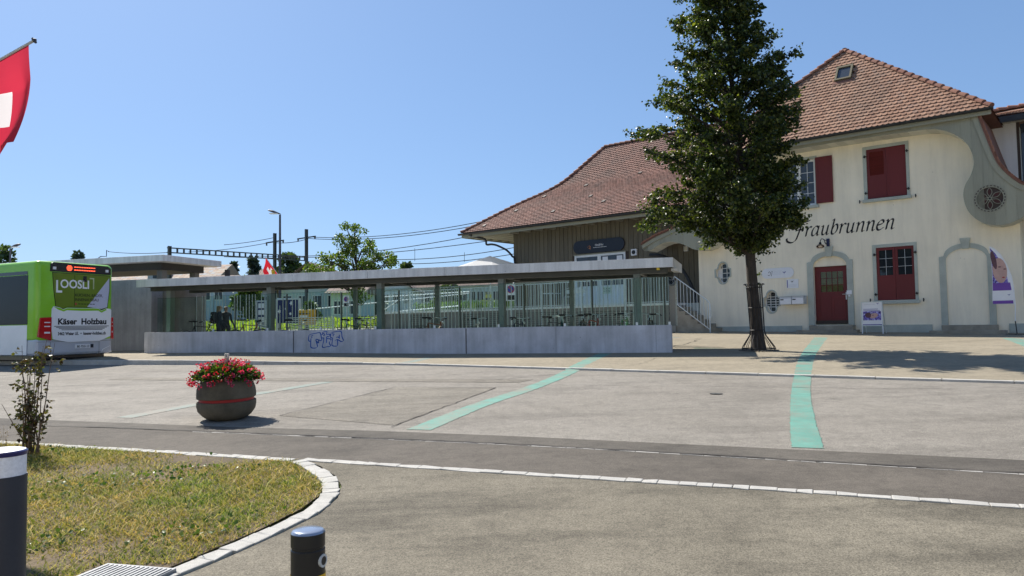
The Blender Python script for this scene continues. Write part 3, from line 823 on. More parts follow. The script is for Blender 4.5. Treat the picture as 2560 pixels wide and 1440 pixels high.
# rosettes
pm('petal_dark', (0.06, 0.018, 0.016), 0.7)
for ox, oz in ORN:
    ros = plate('rosette', circ(ox, oz, 0.46, 40), [circ(ox, oz, 0.37, 40)], 0.012, MATS['board_sage'], house, -0.834)
    MB().xz(circ(ox, oz, 0.365, 32), -0.79, -0.78).build('backing', MATS['wood_dark'], ros)
    for i in range(6):
        a = math.pi/2 + i*math.pi/3
        def lens(L0, L1, w, n=8):
            o_ = []
            for sgn, seq in ((1, range(n+1)), (-1, range(n-1, 0, -1))):
                for q in seq:
                    t = q/n; rr_ = L0 + (L1-L0)*t; ww = sgn*w*math.sin(math.pi*t)
                    o_.append((ox + rr_*math.cos(a) - ww*math.sin(a), oz + rr_*math.sin(a) + ww*math.cos(a)))
            return o_
        pr_ = plate('petal', lens(0.05, 0.37, 0.075), [lens(0.08, 0.345, 0.06)], 0.02, MATS['board_sage'], ros, -0.83)
        MB().xz(lens(0.08, 0.345, 0.06), -0.812, -0.806).build('petal_panel', MATS['petal_dark'], ros)
    MB().xz(circ(ox, oz, 0.06, 16), -0.836, -0.8).build('boss', MATS['board_sage'], ros)
    MB().xz(circ(ox, oz, 0.035, 12), -0.839, -0.82).build('boss_hole', MATS['black_paint'], ros)
    for i in range(26):
        a = i*2*math.pi/26; cx_, cz_ = ox + 0.415*math.cos(a), oz + 0.415*math.sin(a)
        el = [(cx_ - 0.036*math.cos(t)*math.sin(a) + 0.018*math.sin(t)*math.cos(a), cz_ + 0.036*math.cos(t)*math.cos(a) + 0.018*math.sin(t)*math.sin(a)) for t in np.linspace(0, 2*math.pi, 9)[:-1]]
        MB().xz(el, -0.837, -0.83).build('slot', MATS['wood_dark'], ros)
# verge mouldings and side roofs
for side in (0, 1):
    V = VERGE_S if side == 0 else mir(VERGE_S)
    mb = MB()
    for a, b in zip(V, V[1:]):
        t = Vector((b[0]-a[0], b[1]-a[1])).normalized(); nn = Vector((-t.y, t.x)) * (1 if side == 0 else -1)
        w = 0.16
        mb.add([(a[0]-nn.x*w, -0.86, a[1]-nn.y*w), (b[0]-nn.x*w, -0.86, b[1]-nn.y*w), (b[0], -0.86, b[1]), (a[0], -0.86, a[1]),
                (a[0]-nn.x*w, -0.821, a[1]-nn.y*w), (b[0]-nn.x*w, -0.821, b[1]-nn.y*w), (b[0], -0.821, b[1]), (a[0], -0.821, a[1])],
               [(0,1,2,3),(7,6,5,4),(0,4,5,1),(2,6,7,3)])
    mb.build('verge_board', MATS['board_cream' if False else 'board_sage'], house)
    yb = 2.0 if side == 0 else 0.98
    mb = MB(); n_ = len(V)
    for k_, off in ((0, 0.005), (1, 0.075)):
        for i in range(n_):
            a = V[max(i-1, 0)]; b = V[min(i+1, n_-1)]; t = Vector((b[0]-a[0], b[1]-a[1])).normalized(); nn = Vector((-t.y, t.x)) * (1 if side == 0 else -1)
            mb.v += [(V[i][0]+nn.x*off, -0.9, V[i][1]+nn.y*off), (V[i][0]+nn.x*off, yb, V[i][1]+nn.y*off)]
    for i in range(n_ - 1):
        a = 2*i; o_ = 2*n_
        mb.f += [(a, a+1, a+3, a+2), (o_+a, o_+a+2, o_+a+3, o_+a+1), (a, a+2, o_+a+2, o_+a)]
    rf = mb.build('side_roof', MATS['tile_brown'], house)
    # scalloped tile edge along the verge
    L = 0.0
    for i in range(n_ - 1):
        a, b = V[i], V[i+1]; t = Vector((b[0]-a[0], b[1]-a[1])); ln = t.length; t.normalize(); nn = Vector((-t.y, t.x)) * (1 if side == 0 else -1)
        q = 0.0
        while q < ln - 0.02:
            c = (a[0] + t.x*q + nn.x*0.08, a[1] + t.y*q + nn.y*0.08)
            MB().obox((c[0], -0.86, c[1]), (t.x*0.085 - nn.x*0.012, 0, t.y*0.085 - nn.y*0.012), (0, 0.06, 0), (nn.x*0.016, 0, nn.y*0.016)).build('verge_tile', MATS['ridge_tile'], rf)
            q += 0.155

# ---- main roof
EZ, EY, AX, AY, AZ = 8.37, -1.0, CX, 1.65, 12.2
ELX, ERX = 2*CX - 3.82, 3.82
mb = MB()
mb.add([(ELX, EY, EZ), (ERX, EY, EZ), (AX, AY, AZ), (AX, 9.0, AZ), (ELX, 10.5, EZ), (ERX, 10.5, EZ)], [(0, 1, 2), (1, 5, 3, 2), (0, 2, 3, 4), (4, 3, 5)])
mb.add([(ELX+0.02, EY+0.04, EZ-0.05), (ERX-0.02, EY+0.04, EZ-0.05), (ERX-0.02, 10.4, EZ-0.05), (ELX+0.02, 10.4, EZ-0.05)], [(0, 1, 2, 3)])
roof = mb.build('roof', MATS['tile_brown'], house)
roof.location = (0, 0, -0.03)

TW, TE, TL = 0.178, 0.165, 0.25
def tile_geo():
    w = TW/2 - 0.002; th = 0.032
    out = [(-w, TL), (-w, 0.06), (-0.6*w, 0.02), (0, 0.0), (0.6*w, 0.02), (w, 0.06), (w, TL)]
    v = [(x, y, th) for x, y in out] + [(x, y, 0) for x, y in out]
    f = [(0, 6, 5, 4, 3, 2, 1)] + [(i, i+1, i+8, i+7) for i in range(6)]
    return np.array(v), f
TV, TF = tile_geo()
tile_me = bpy.data.meshes.new('tile'); tile_me.from_pydata([tuple(p) for p in TV], [], TF); tile_me.update()
def lay_tiles(parent_roof, mats, matname, world_m, keep=300, vis=None):
    me1 = tile_me.copy(); me1.materials.clear(); me1.materials.append(MATS[matname])
    cam_p = Vector((0, 0, EYE))
    def key(M):
        p = world_m @ M.translation
        d = (p - cam_p).length
        if vis and not vis(p): d += 1000
        return d
    mats = sorted(mats, key=key)
    for M in mats[:keep]:
        o = bpy.data.objects.new('tile', me1); COL.objects.link(o); o.parent = parent_roof; o.matrix_local = M
    rest = mats[keep:]
    if rest:
        vs = []; fs = []; o_ = 0; nv = len(TV)
        for M in rest:
            A = np.array(M); vs.append(TV @ A[:3, :3].T + A[:3, 3])
            fs += [tuple(i + o_ for i in f) for f in TF]; o_ += nv
        me = bpy.data.meshes.new('tiles'); me.from_pydata(np.concatenate(vs).tolist(), [], fs); me.update()
        o = link('tiles', me, MATS[matname], parent_roof); o['kind'] = 'stuff'
def tile_matrix(p, xdir, updir, tilt=0.075):
    X = Vector(xdir).normalized(); U = Vector(updir).normalized(); Nn = X.cross(U).normalized()
    U2 = (U * math.cos(tilt) - Nn * math.sin(tilt)); N2 = X.cross(U2)
    M = Matrix.Identity(4)
    for i in range(3):
        M[i][0] = X[i]; M[i][1] = U2[i]; M[i][2] = N2[i]; M[i][3] = p[i] + Nn[i] * 0.05
    return M
sl = Vector((0, AY - EY, AZ - EZ)); SL = sl.length; su = sl.normalized()
tm = []
nrow = int(SL / TE)
SKY = (-1.37, -0.81)
for r_ in range(nrow):
    s = r_ * TE - 0.03; f_ = s / SL
    x0 = ELX + (AX - ELX) * f_; x1 = ERX + (AX - ERX) * f_
    nc = int((x1 - x0) / TW) + 2; off = (TW / 2 if r_ % 2 else 0.0)
    base = math.floor(x0 / TW) * TW + off
    for c in range(nc + 1):
        x = base + c * TW
        if x < x0 + 0.03 or x > x1 - 0.03: continue
        p = Vector((x + rng.uniform(-0.004, 0.004), EY, EZ)) + su * (s + rng.uniform(-0.006, 0.006))
        if SKY[0] - 0.05 < x < SKY[1] + 0.05 and 10.66 < p.z < 11.36: continue
        tm.append(tile_matrix(p, (1, 0, 0), su, 0.17 + rng.uniform(-0.015, 0.015)))
lay_tiles(roof, tm, 'tile_orange', BM, 300)
def ridge_run(parent, pts, mat, r0=0.115, r1=0.095, step=0.34):
    P = [Vector(p) for p in smoothpath(pts, 8)] if len(pts) > 2 else [Vector(p) for p in pts]
    cum = [0.0]
    for a, b in zip(P, P[1:]): cum.append(cum[-1] + (b-a).length)
    def pos(s):
        i = max(0, min(len(P)-2, int(np.searchsorted(cum, s)) - 1)); return P[i].lerp(P[i+1], (s - cum[i]) / max(1e-6, cum[i+1]-cum[i]))
    s = 0.0
    while s < cum[-1] - 0.1:
        a, b = pos(s - 0.03 if s > 0 else 0), pos(min(s + step, cum[-1]))
        d = (b - a).normalized(); sx = d.cross(Vector((0, 0, 1))).normalized(); uz = sx.cross(d)
        mb = MB(); n = 9
        for (p, ra) in ((a, r0), (a + (b-a)*0.1, r0), (b, r1)):
            for k in range(n):
                th = math.pi * (-0.08 + 1.16 * k / (n-1)); mb.v.append(tuple(p + sx*math.cos(th)*ra + uz*(math.sin(th)*ra*0.85 + (0.03 if p is not b else 0.0))))
        for i in range(2):
            for k in range(n-1): mb.f.append((i*n+k, i*n+k+1, (i+1)*n+k+1, (i+1)*n+k))
        mb.f.append(tuple(range(n)))
        mb.build('hip_tile', MATS[mat], parent, smooth=True)
        s += step
ridge_run(roof, [(ERX, EY, EZ + 0.04), (AX, AY, AZ + 0.06)], 'ridge_tile')
ridge_run(roof, [(ELX, EY, EZ + 0.04), (AX, AY, AZ + 0.06)], 'ridge_tile')
ridge_run(roof, [(AX, AY, AZ + 0.06), (AX, 9.0, AZ + 0.06)], 'ridge_tile')
# skylight
skl = link('skylight', MB().box(-1.37, -0.81, 0, 0.09, 0, 0.02).mesh('skylight'), MATS['gutter_metal'], house)
def on_slope(x, s, h): 
    nn = Vector((0, -su.z, su.y)); return Vector((x, EY, EZ)) + su*s + nn*h
sm_ = (10.72 - EZ) / su.z; st_ = (11.36 - EZ) / su.z
skl.data.clear_geometry()
mb = MB()
for x0, x1, s0, s1 in ((-1.39, -1.32, sm_, st_), (-0.86, -0.79, sm_, st_), (-1.32, -0.86, sm_, sm_+0.07), (-1.32, -0.86, st_-0.09, st_)):
    c = (on_slope((x0+x1)/2, (s0+s1)/2, 0.06)); mb.obox(c, ((x1-x0)/2, 0, 0), su*((s1-s0)/2), Vector((0, -su.z, su.y))*0.07)
me_ = mb.mesh('skylight'); me_.materials.append(pm('skylight_frame', (0.13, 0.11, 0.06), 0.6)); skl.data = me_
MB().obox(on_slope(-1.09, (sm_+st_)/2, 0.07), (0.23, 0, 0), su*((st_-sm_)/2-0.08), Vector((0, -su.z, su.y))*0.01).build('pane', MATS['window_sky'], skl)
MB().obox(on_slope(-1.09, sm_-0.09, 0.055), (0.36, 0, 0), su*0.08, Vector((0, -su.z, su.y))*0.008).build('flashing', MATS['ridge_tile'], skl)
# gutter and eaves boards
gut = MB()
n = 9
for x in (ELX - 0.05, ERX + 0.06):
    for k in range(n):
        th = math.pi + math.pi * k / (n-1); gut.v.append((x, EY - 0.06 + 0.08*math.cos(th), EZ - 0.02 + 0.085*math.sin(th)))
for k in range(n-1): gut.f.append((k, k+1, n+k+1, n+k))
gut.f += [tuple(range(n)), tuple(range(n, 2*n))[::-1]]
gut.build('gutter', MATS['gutter_metal'], house)
MB().box(ELX, ERX - 0.02, EY + 0.02, EY + 0.06, EZ - 0.22, EZ - 0.05).build('fascia', MATS['board_sage'], house)
for i in range(22):
    x0 = ELX + 0.02 + i * (ERX - ELX - 0.04) / 22; x1 = x0 + (ERX - ELX - 0.04) / 22 - 0.008
    MB().box(x0, x1, EY + 0.06, -0.825, 8.215, 8.24).build('eaves_plank', MATS['board_cream'], house)
# rear wing to the right
MB().box(3.42, 4.17, 2.0, 9.0, 4.8, 8.45).build('wing_wall', MATS['plaster_white'], house)
MB().box(4.171, 4.25, 2.02, 2.12, 5.2, 8.4).box(4.25, 6.8, 2.3, 9, 4.9, 6.0).build('wing_post', MATS['wood_dark'], house)
MB().box(4.26, 6.8, 2.36, 2.4, 6.0, 8.4).build('wing_window', MATS['window_sky'], house)
mb = MB(); mb.add([(3.25, 1.3, 8.52), (7.0, 1.3, 8.52), (7.0, 3.2, 9.12), (3.25, 3.2, 9.2), (3.25, 1.3, 8.46), (7.0, 1.3, 8.46), (7, 9, 8.5), (3.25, 9, 8.5)], [(0,1,2,3),(4,7,6,5),(0,4,5,1),(3,2,6,7)])
wr = mb.build('wing_roof', MATS['tile_orange'], house)
ridge_run(wr, [(3.3, 2.6, 9.03), (4.2, 3.0, 9.14), (6.8, 3.2, 9.16)], 'ridge_tile', 0.13, 0.11)
for rr_ in range(4):
    for c in range(20):
        x = 3.3 + c*0.178 + (0.089 if rr_ % 2 else 0); o = bpy.data.objects.new('tile', tile_me.copy()); COL.objects.link(o); o.data.materials.append(MATS['tile_orange'])
        o.parent = wr; o.matrix_local = tile_matrix((x, 1.28 + rr_*0.165*0.953, 8.53 + rr_*0.165*0.3), (1, 0, 0), (0, 0.953, 0.3))
MB().box(3.3, 7.0, 1.18, 1.29, 8.3, 8.5).build('wing_gutter', MATS['gutter_metal'], house)
for i in range(6): MB().box(3.5 + i*0.3, 3.79 + i*0.3, 1.3, 2.0, 8.40, 8.42).build('wing_soffit_plank', MATS['board_cream'], house)

# ---- lettering on the front: calligraphic strokes
LT = [MB()]
XH = 0.36; SH = 0.26
def gl(strokes, ox, oz, k):
    for s_ in strokes:
        pth = smoothpath([(p[0], p[1]) for p in s_], 7)
        let_path = [(ox + (x + SH*z)*k, oz + z*k) for x, z in pth]
        ribbon(LT[0], let_path, (0.165*k*0.80, 0.165*k*0.60), -0.004)
G = dict(
    n=([[(0.0, 0.86), (0.10, 0.98), (0.15, 0.85), (0.15, 0.0)], [(0.15, 0.55), (0.3, 0.9), (0.48, 1.0), (0.58, 0.85), (0.58, 0.15), (0.66, 0.0), (0.78, 0.12)]], 0.86),
    u=([[(0.0, 0.86), (0.10, 0.98), (0.15, 0.85), (0.15, 0.25), (0.25, 0.02), (0.42, 0.08), (0.58, 0.4)], [(0.58, 1.0), (0.58, 0.15), (0.66, 0.0), (0.78, 0.12)]], 0.86),
    r=([[(0.0, 0.86), (0.10, 0.98), (0.15, 0.85), (0.15, 0.0)], [(0.15, 0.55), (0.28, 0.9), (0.42, 1.0), (0.52, 0.9)]], 0.60),
    a=([[(0.56, 0.82), (0.42, 0.99), (0.2, 0.9), (0.06, 0.5), (0.1, 0.1), (0.25, 0.0), (0.45, 0.2), (0.56, 0.5)], [(0.58, 1.0), (0.56, 0.2), (0.64, 0.0), (0.76, 0.1)]], 0.84),
    b=([[(0.02, 1.42), (0.12, 1.56), (0.16, 1.4), (0.14, 0.6), (0.14, 0.2), (0.25, 0.0), (0.45, 0.08), (0.6, 0.45), (0.56, 0.85), (0.42, 1.0), (0.25, 0.85), (0.14, 0.5)]], 0.76),
    e=([[(0.08, 0.5), (0.3, 0.56), (0.52, 0.68), (0.5, 0.92), (0.34, 1.0), (0.14, 0.8), (0.06, 0.42), (0.14, 0.1), (0.3, 0.0), (0.5, 0.1), (0.62, 0.26)]], 0.72),
)
word = 'raubrunnen'
tw = sum(G[c][1] for c in word)
k_ = XH; sc = (0.66 - (-2.52)) / (tw * XH)
ox = -2.55
for c in word:
    st_ = [[(x*sc, z) for x, z in s_] for s_ in G[c][0]]
    LT[0] = MB(); gl(st_, ox, 4.82, k_); LT[0].build('letter', MATS['letter_black'], house, recalc=False); ox += G[c][1] * sc * k_
LT[0] = MB()
for s_ in ([(-2.98, 5.22), (-2.90, 5.36), (-2.72, 5.41), (-2.45, 5.38), (-2.28, 5.43)],
           [(-2.60, 5.38), (-2.68, 5.15), (-2.78, 4.9), (-2.88, 4.70), (-3.04, 4.62), (-3.20, 4.68), (-3.22, 4.80)],
           [(-2.98, 5.22), (-2.98, 5.14), (-2.92, 5.12)],
           [(-2.86, 5.06), (-2.72, 5.10), (-2.58, 5.08)], [(-2.58, 5.16), (-2.60, 5.02)]):
    ribbon(LT[0], smoothpath(s_, 8), (0.056, 0.036), -0.004)
LT[0].build('letter', MATS['letter_black'], house, recalc=False)

# ---- door
trim_out = [(-2.47, 1.41), (-2.47, 3.80), (-2.33, 3.82)] + arch_top(-2.31, -0.97, 3.84, 0.34)[1:-1] + [(-0.95, 3.83), (-0.83, 3.82), (-0.83, 1.41)]
trim_in = [(-2.25, 1.40), (-2.25, 3.64)] + arch_top(-2.25, -1.04, 3.64, 0.37)[1:-1] + [(-1.04, 3.64), (-1.04, 1.40)]
dt = plate('door_surround', trim_out + [(-1.04, 1.41)] + trim_in[::-1][1:-1] + [(-2.25, 1.41)], [], 0.05, MATS['stone_trim'], house, -0.045)
MB().xz([(-1.79, 4.36), (-1.49, 4.36), (-1.55, 3.98), (-1.73, 3.98)], -0.09, 0.01).build('keystone', MATS['stone_trim'], dt, bevel=0.008)
MB().xz([(-2.25, 3.63)] + arch_top(-2.25, -1.04, 3.63, 0.37) + [(-1.04, 3.63)], 0.06, 0.10).build('tympanum', MATS['plaster_cream'], house)
door = plate('door', rect(-2.24, -1.05, 1.45, 3.62), [rect(-2.03, -1.22, 2.66, 3.42)], 0.05, MATS['shutter_red'], house, 0.12)
MB().xz(rect(-2.25, -1.04, 1.40, 3.63), 0.20, 0.24).build('door_back', MATS['curtain'], door)
for i in range(4):
    for j in range(3):
        x0 = -2.03 + i*0.2025; z0 = 2.66 + j*0.2533
        MB().box(x0+0.008, x0+0.195, 0.145, 0.15, z0+0.008, z0+0.245).build('pane', glassmat('door_glass', (0.78, 0.8, 0.7), 1.45, 0.02), door)
for i in range(1, 4): MB().box(-2.03+i*0.2025-0.01, -2.03+i*0.2025+0.01, 0.125, 0.16, 2.66, 3.42).build('muntin', MATS['shutter_red'], door)
for j in range(1, 3): MB().box(-2.03, -1.22, 0.127, 0.158, 2.66+j*0.2533-0.01, 2.66+j*0.2533+0.01).build('muntin', MATS['shutter_red'], door)
for x0 in (-2.12, -1.62):
    plate('door_panel', rect(x0, x0+0.45, 1.66, 2.48), [rect(x0+0.05, x0+0.40, 1.71, 2.43)], 0.012, MATS['shutter_red'], door, 0.108)
MB().box(-2.24, -1.05, 0.09, 0.12, 1.45, 1.58).build('weather_bar', MATS['wood_dark'], door)
hd = MB().box(-1.14, -1.10, 0.09, 0.12, 2.35, 2.62).build('handle', MATS['galvanised'], door)
MB().tube([(-1.12, 0.10, 2.55), (-1.12, 0.04, 2.55), (-1.24, 0.04, 2.55)], 0.011, 6).build('lever', MATS['galvanised'], hd)
MB().box(-2.36, -0.80, -0.38, -0.003, 0.95, 1.40).box(-2.73, -0.56, -0.74, -0.38, 0.9, 1.235).build('door_step', MATS['step_stone'], house, bevel=0.012)
MB().box(2.02, 3.62, -0.34, -0.003, 0.9, 1.36).box(1.70, 3.90, -0.66, -0.34, 0.85, 1.185).build('arch_step', MATS['step_stone'], house, bevel=0.012)
# blind arch
o_a = [(1.98, 1.362), (1.98, 3.70), (2.12, 3.72)] + arch_top(2.13, 3.43, 3.74, 0.38)[1:-1] + [(3.44, 3.72), (3.58, 3.70), (3.58, 1.362)]
i_a = [(3.385, 1.362), (3.385, 3.56)] + [(x, z) for x, z in arch_top(2.18, 3.385, 3.56, 0.40)][::-1][1:-1] + [(2.18, 3.56), (2.18, 1.362)]
ba = plate('blind_arch', o_a + i_a, [], 0.04, MATS['stone_trim'], house, -0.035)
MB().xz([(2.62, 4.29), (2.94, 4.29), (2.88, 3.93), (2.69, 3.93)], -0.07, 0.0).build('keystone', MATS['stone_trim'], ba, bevel=0.008)
# ---- shuttered windows
def shutter(parent, x0, x1, z0, z1, y, style):
    s_ = plate('shutter', rect(x0, x1, z0, z1), [] if style == 'plain' else ([rect(x0+0.09, x1-0.07, z0 + (z1-z0)*0.47, z1-0.10)]), 0.04, MATS['shutter_red'], parent, y)
    if style == 'plain':
        plate('shutter_frame', rect(x0+0.02, x1-0.02, z0+0.02, z1-0.02), [rect(x0+0.08, x1-0.08, z0+0.1, z1-0.1)], 0.006, MATS['shutter_red'], s_, y-0.0065)
    if style == 'louvre':
        zz = z0 + (z1-z0)*0.47; k = 0
        while zz < z1 - 0.13:
            MB().obox(((x0+0.09+x1-0.07)/2, y+0.02, zz+0.02), ((x1-x0-0.16)/2-0.001, 0, 0), (0, 0.016, -0.016), (0, 0.003, 0.003)).build('slat', MATS['shutter_red'], s_); zz += 0.045
    if style == 'grille':
        xa, xb, za, zb = x0+0.09, x1-0.07, z0+(z1-z0)*0.47, z1-0.10
        MB().box(xa, xb, y+0.03, y+0.036, za, zb).build('pane', MATS['window_dark'], s_)
        MB().box((xa+xb)/2-0.006, (xa+xb)/2+0.006, y+0.012, y+0.03, za, zb).build('muntin', MATS['lead_grey'], s_)
        for j in (1, 2): MB().box(xa, xb, y+0.014, y+0.028, za+(zb-za)*j/3-0.006, za+(zb-za)*j/3+0.006).build('muntin', MATS['lead_grey'], s_)
    return s_
def hinge(parent, x, z):
    MB().box(x-0.05, x+0.05, -0.05, 0.02, z-0.015, z+0.015).box(x-0.015, x+0.015, -0.075, -0.04, z-0.05, z+0.05).build('hinge', MATS['black_iron'], parent)
def holdback(x, z):
    MB().box(x-0.012, x+0.012, -0.09, 0.0, z-0.012, z+0.012).box(x-0.018, x+0.018, -0.1, -0.085, z-0.07, z+0.05).build('shutter_catch', MATS['black_iron'], house)
for (x0, x1, z0, z1), st in ((GW, 'grille'), (UW, 'up')):
    w_ = plate('window', rect(x0-0.12, x1+0.10, z0-0.02, z1+0.11), [rect(x0, x1, z0-0.02, z1)], 0.04, MATS['stone_trim'], house, -0.02)
    MB().box(x0-0.15, x1+0.14, -0.13, 0.05, z0-0.13, z0-0.021).build('sill', MATS['stone_trim'], w_, bevel=0.008)
    MB().box(x0+0.001, x1-0.001, 0.2, 0.25, z0, z1).build('pane', MATS['window_dark'], w_)
    xm = (x0+x1)/2
    shutter(w_, x0+0.004, xm-0.004, z0+0.01, z1-0.004, 0.0, 'grille' if st == 'grille' else 'louvre')
    shutter(w_, xm+0.004, x1-0.004, z0+0.01, z1-0.004, 0.002 if st == 'grille' else -0.012, 'grille' if st == 'grille' else 'plain')
    for hx in (x0-0.05, x1+0.05):
        for hz in (z0 + 0.22, z1 - 0.25): hinge(w_, hx, hz)
for hx, hz in ((1.47, 2.26), (-0.25, 2.3), (-0.48, 5.92), (1.36, 5.92)): holdback(hx, hz)
x0, x1, z0, z1 = UL
w_ = plate('window', rect(x0-0.10, x1+0.08, z0-0.02, z1+0.10), [rect(x0, x1, z0-0.02, z1)], 0.03, MATS['stone_trim'], house, -0.012)
MB().box(x0-0.14, x1+0.12, -0.12, 0.05, z0-0.12, z0-0.021).build('sill', MATS['stone_trim'], w_, bevel=0.008)
for a, b in ((x0+0.01, (x0+x1)/2-0.005), ((x0+x1)/2+0.005, x1-0.01)):
    fr_ = plate('casement', rect(a, b, z0+0.01, z1-0.01), [rect(a+0.07, b-0.07, z0+0.08, z1-0.08)], 0.05, MATS['window_white'], w_, 0.10)
    for i in range(2):
        for j in range(4):
            pw = (b-a-0.14)/2; ph = (z1-z0-0.16)/4
            MB().box(a+0.07+i*pw+0.008, a+0.07+(i+1)*pw-0.008, 0.13, 0.136, z0+0.08+j*ph+0.008, z0+0.08+(j+1)*ph-0.008).build('pane', MATS['window_sky'], fr_)
    MB().box((a+b)/2-0.009, (a+b)/2+0.009, 0.115, 0.14, z0+0.08, z1-0.08).build('muntin', MATS['window_white'], fr_)
    for j in range(1, 4): MB().box(a+0.07, b-0.07, 0.117, 0.138, z0+0.08+j*(z1-z0-0.16)/4-0.009, z0+0.08+j*(z1-z0-0.16)/4+0.009).build('muntin', MATS['window_white'], fr_)
shutter(w_, x1+0.035, x1+0.65, z0+0.03, z1+0.02, -0.065, 'plain'); shutter(w_, x0-0.65, x0-0.035, z0+0.03, z1+0.02, -0.065, 'plain')
# small quatrefoil windows
for q, (cx_, cz_), bars in ((Q1, (-5.88, 3.60), 0), (Q2, (-3.89, 2.35), 1)):
    big = [(cx_ + (x-cx_)*1.2, cz_ + (z-cz_)*1.14) for x, z in q]
    qw = plate('window', big, [q], 0.03, MATS['stone_trim'], house, -0.022)
    small = [(cx_ + (x-cx_)*0.86, cz_ + (z-cz_)*0.9) for x, z in q]
    fr_ = plate('casement', [(cx_ + (x-cx_)*0.995, cz_ + (z-cz_)*0.995) for x, z in q], [small], 0.04, MATS['window_white'], qw, 0.16)
    MB().box(cx_-0.31, cx_+0.31, 0.19, 0.20, cz_-0.43, cz_+0.43).build('pane', MATS['window_dark'], qw)
    for dx in (-0.1, 0.1): MB().box(cx_+dx-0.011, cx_+dx+0.011, 0.165, 0.188, cz_-0.36, cz_+0.36).build('muntin', MATS['window_white'], fr_)
    for dz in (-0.2, 0.0, 0.2): MB().box(cx_-0.29, cx_+0.29, 0.167, 0.187, cz_+dz-0.011, cz_+dz+0.011).build('muntin', MATS['window_white'], fr_)
    if bars:
        for dz in (-0.1, 0.1): MB().box(cx_-0.29, cx_+0.29, 0.14, 0.15, cz_+dz-0.01, cz_+dz+0.01).build('grille_bar', MATS['window_white'], fr_)
    if not bars:
        MB().box(cx_-0.28, cx_-0.12, 0.185, 0.189, cz_-0.2, cz_+0.2).build('blind', MATS['sign_white'], fr_)

# ---- things fixed to the front
def hung(name, label, cat, **k): return thing(name, label, cat, BLOC, BRZ, **k)
o = hung('wall_lamp', 'dark gooseneck wall lamp with glass globe above the red front door', 'lamp')
MB().box(-1.72, -1.61, -0.05, -0.005, 4.37, 4.66).build('bracket_plate', pm('navy_metal', (0.02, 0.025, 0.07), 0.5), o, bevel=0.004)
MB().tube(smoothpath([(-1.70, -0.05, 4.44), (-1.74, -0.12, 4.5), (-1.76, -0.2, 4.62), (-1.82, -0.3, 4.64), (-1.86, -0.33, 4.52)], 5), 0.014, 6).tube([(-1.70, -0.05, 4.58), (-1.76, -0.19, 4.61)], 0.009, 6).build('arm', MATS['black_iron'], o)
MB().lathe([(0.02, 0.0), (0.045, -0.03), (0.05, -0.08), (0.09, -0.1)], 14, (-1.86, -0.33, 4.53)).build('cap', MATS['black_iron'], o, smooth=True)
MB().lathe([(0.06, -0.1), (0.12, -0.13), (0.14, -0.17), (0.12, -0.21), (0.07, -0.24)], 16, (-1.86, -0.33, 4.53), False, True).build('globe', glassmat('lamp_glass', (0.95, 0.88, 0.8), 1.5, 0.05), o, smooth=True)
for i in range(8):
    a = i*math.pi/4
    MB().tube([(-1.86 + rr_*math.cos(a), -0.33 + rr_*math.sin(a), 4.53 + z) for rr_, z in ((0.1, -0.1), (0.15, -0.15), (0.15, -0.19), (0.09, -0.25))], 0.004, 4).build('guard_wire', pm('copper', (0.4, 0.18, 0.1), 0.4, metal=0.6), o)
o = hung('oval_sign', 'white pill-shaped sign with a small bird between the tree and the red door', 'sign')
def pill(x0, x1, z0, z1, n=10):
    r_ = (z1-z0)/2
    return [(x0+r_+r_*math.cos(t), z0+r_+r_*math.sin(t)) for t in np.linspace(math.pi/2, 1.5*math.pi, n)] + [(x1-r_+r_*math.cos(t), z0+r_+r_*math.sin(t)) for t in np.linspace(-math.pi/2, math.pi/2, n)]
MB().xz(pill(-4.24, -2.98, 3.27, 3.67), -0.03, -0.004).build('board', MATS['sign_white'], o)
def bird(x, z, s, y, parent, mat):
    mb = MB()
    mb.xz([(x-0.9*s, z+0.5*s), (x-0.1*s, z+0.35*s), (x+0.1*s, z-0.1*s), (x-0.2*s, z-0.05*s)], y-0.002, y)
    mb.xz([(x+0.05*s, z+0.35*s), (x+0.9*s, z+0.6*s), (x+0.5*s, z+0.1*s), (x+0.1*s, z-0.1*s)], y-0.003, y)
    mb.xz([(x-0.05*s, z+0.05*s), (x+0.12*s, z+0.02*s), (x-0.05*s, z-0.75*s), (x-0.12*s, z-0.6*s)], y-0.0025, y)
    return mb.build('bird_mark', mat, parent)
bird(-3.35, 3.47, 0.085, -0.031, o, MATS['print_blue'])
mbz = MB(); ribbon(mbz, smoothpath([(-4.0, 3.42), (-3.93, 3.38), (-3.89, 3.5), (-3.95, 3.54), (-3.97, 3.48)], 5), (0.012, 0.008), -0.032); ribbon(mbz, smoothpath([(-3.87, 3.53), (-3.82, 3.56), (-3.84, 3.45), (-3.86, 3.36)], 5), (0.012, 0.008), -0.032); mbz.build('monogram', MATS['letter_black'], o, recalc=False)
for j in range(4): MB().box(-3.78, -3.45 - 0.03*(j % 2), -0.032, -0.03, 3.55 - j*0.045, 3.556 - j*0.045).build('text_line', MATS['lead_grey'], o)
o = hung('plaque', 'small square white notice plaque below the pill-shaped sign', 'plaque')
MB().box(-3.27, -2.82, -0.025, -0.004, 2.85, 3.20).build('board', MATS['sign_white'], o)
MB().box(-3.255, -3.225, -0.028, -0.0255, 2.88, 3.17).build('stripe', MATS['print_blue'], o)
bird(-3.06, 3.1, 0.07, -0.026, o, MATS['letter_black'])
for j in range(4): MB().box(-3.19, -2.88 - 0.05*(j % 2), -0.027, -0.0255, 2.99 - j*0.03, 2.996 - j*0.03).build('text_line', MATS['lead_grey'], o)
lb = {}
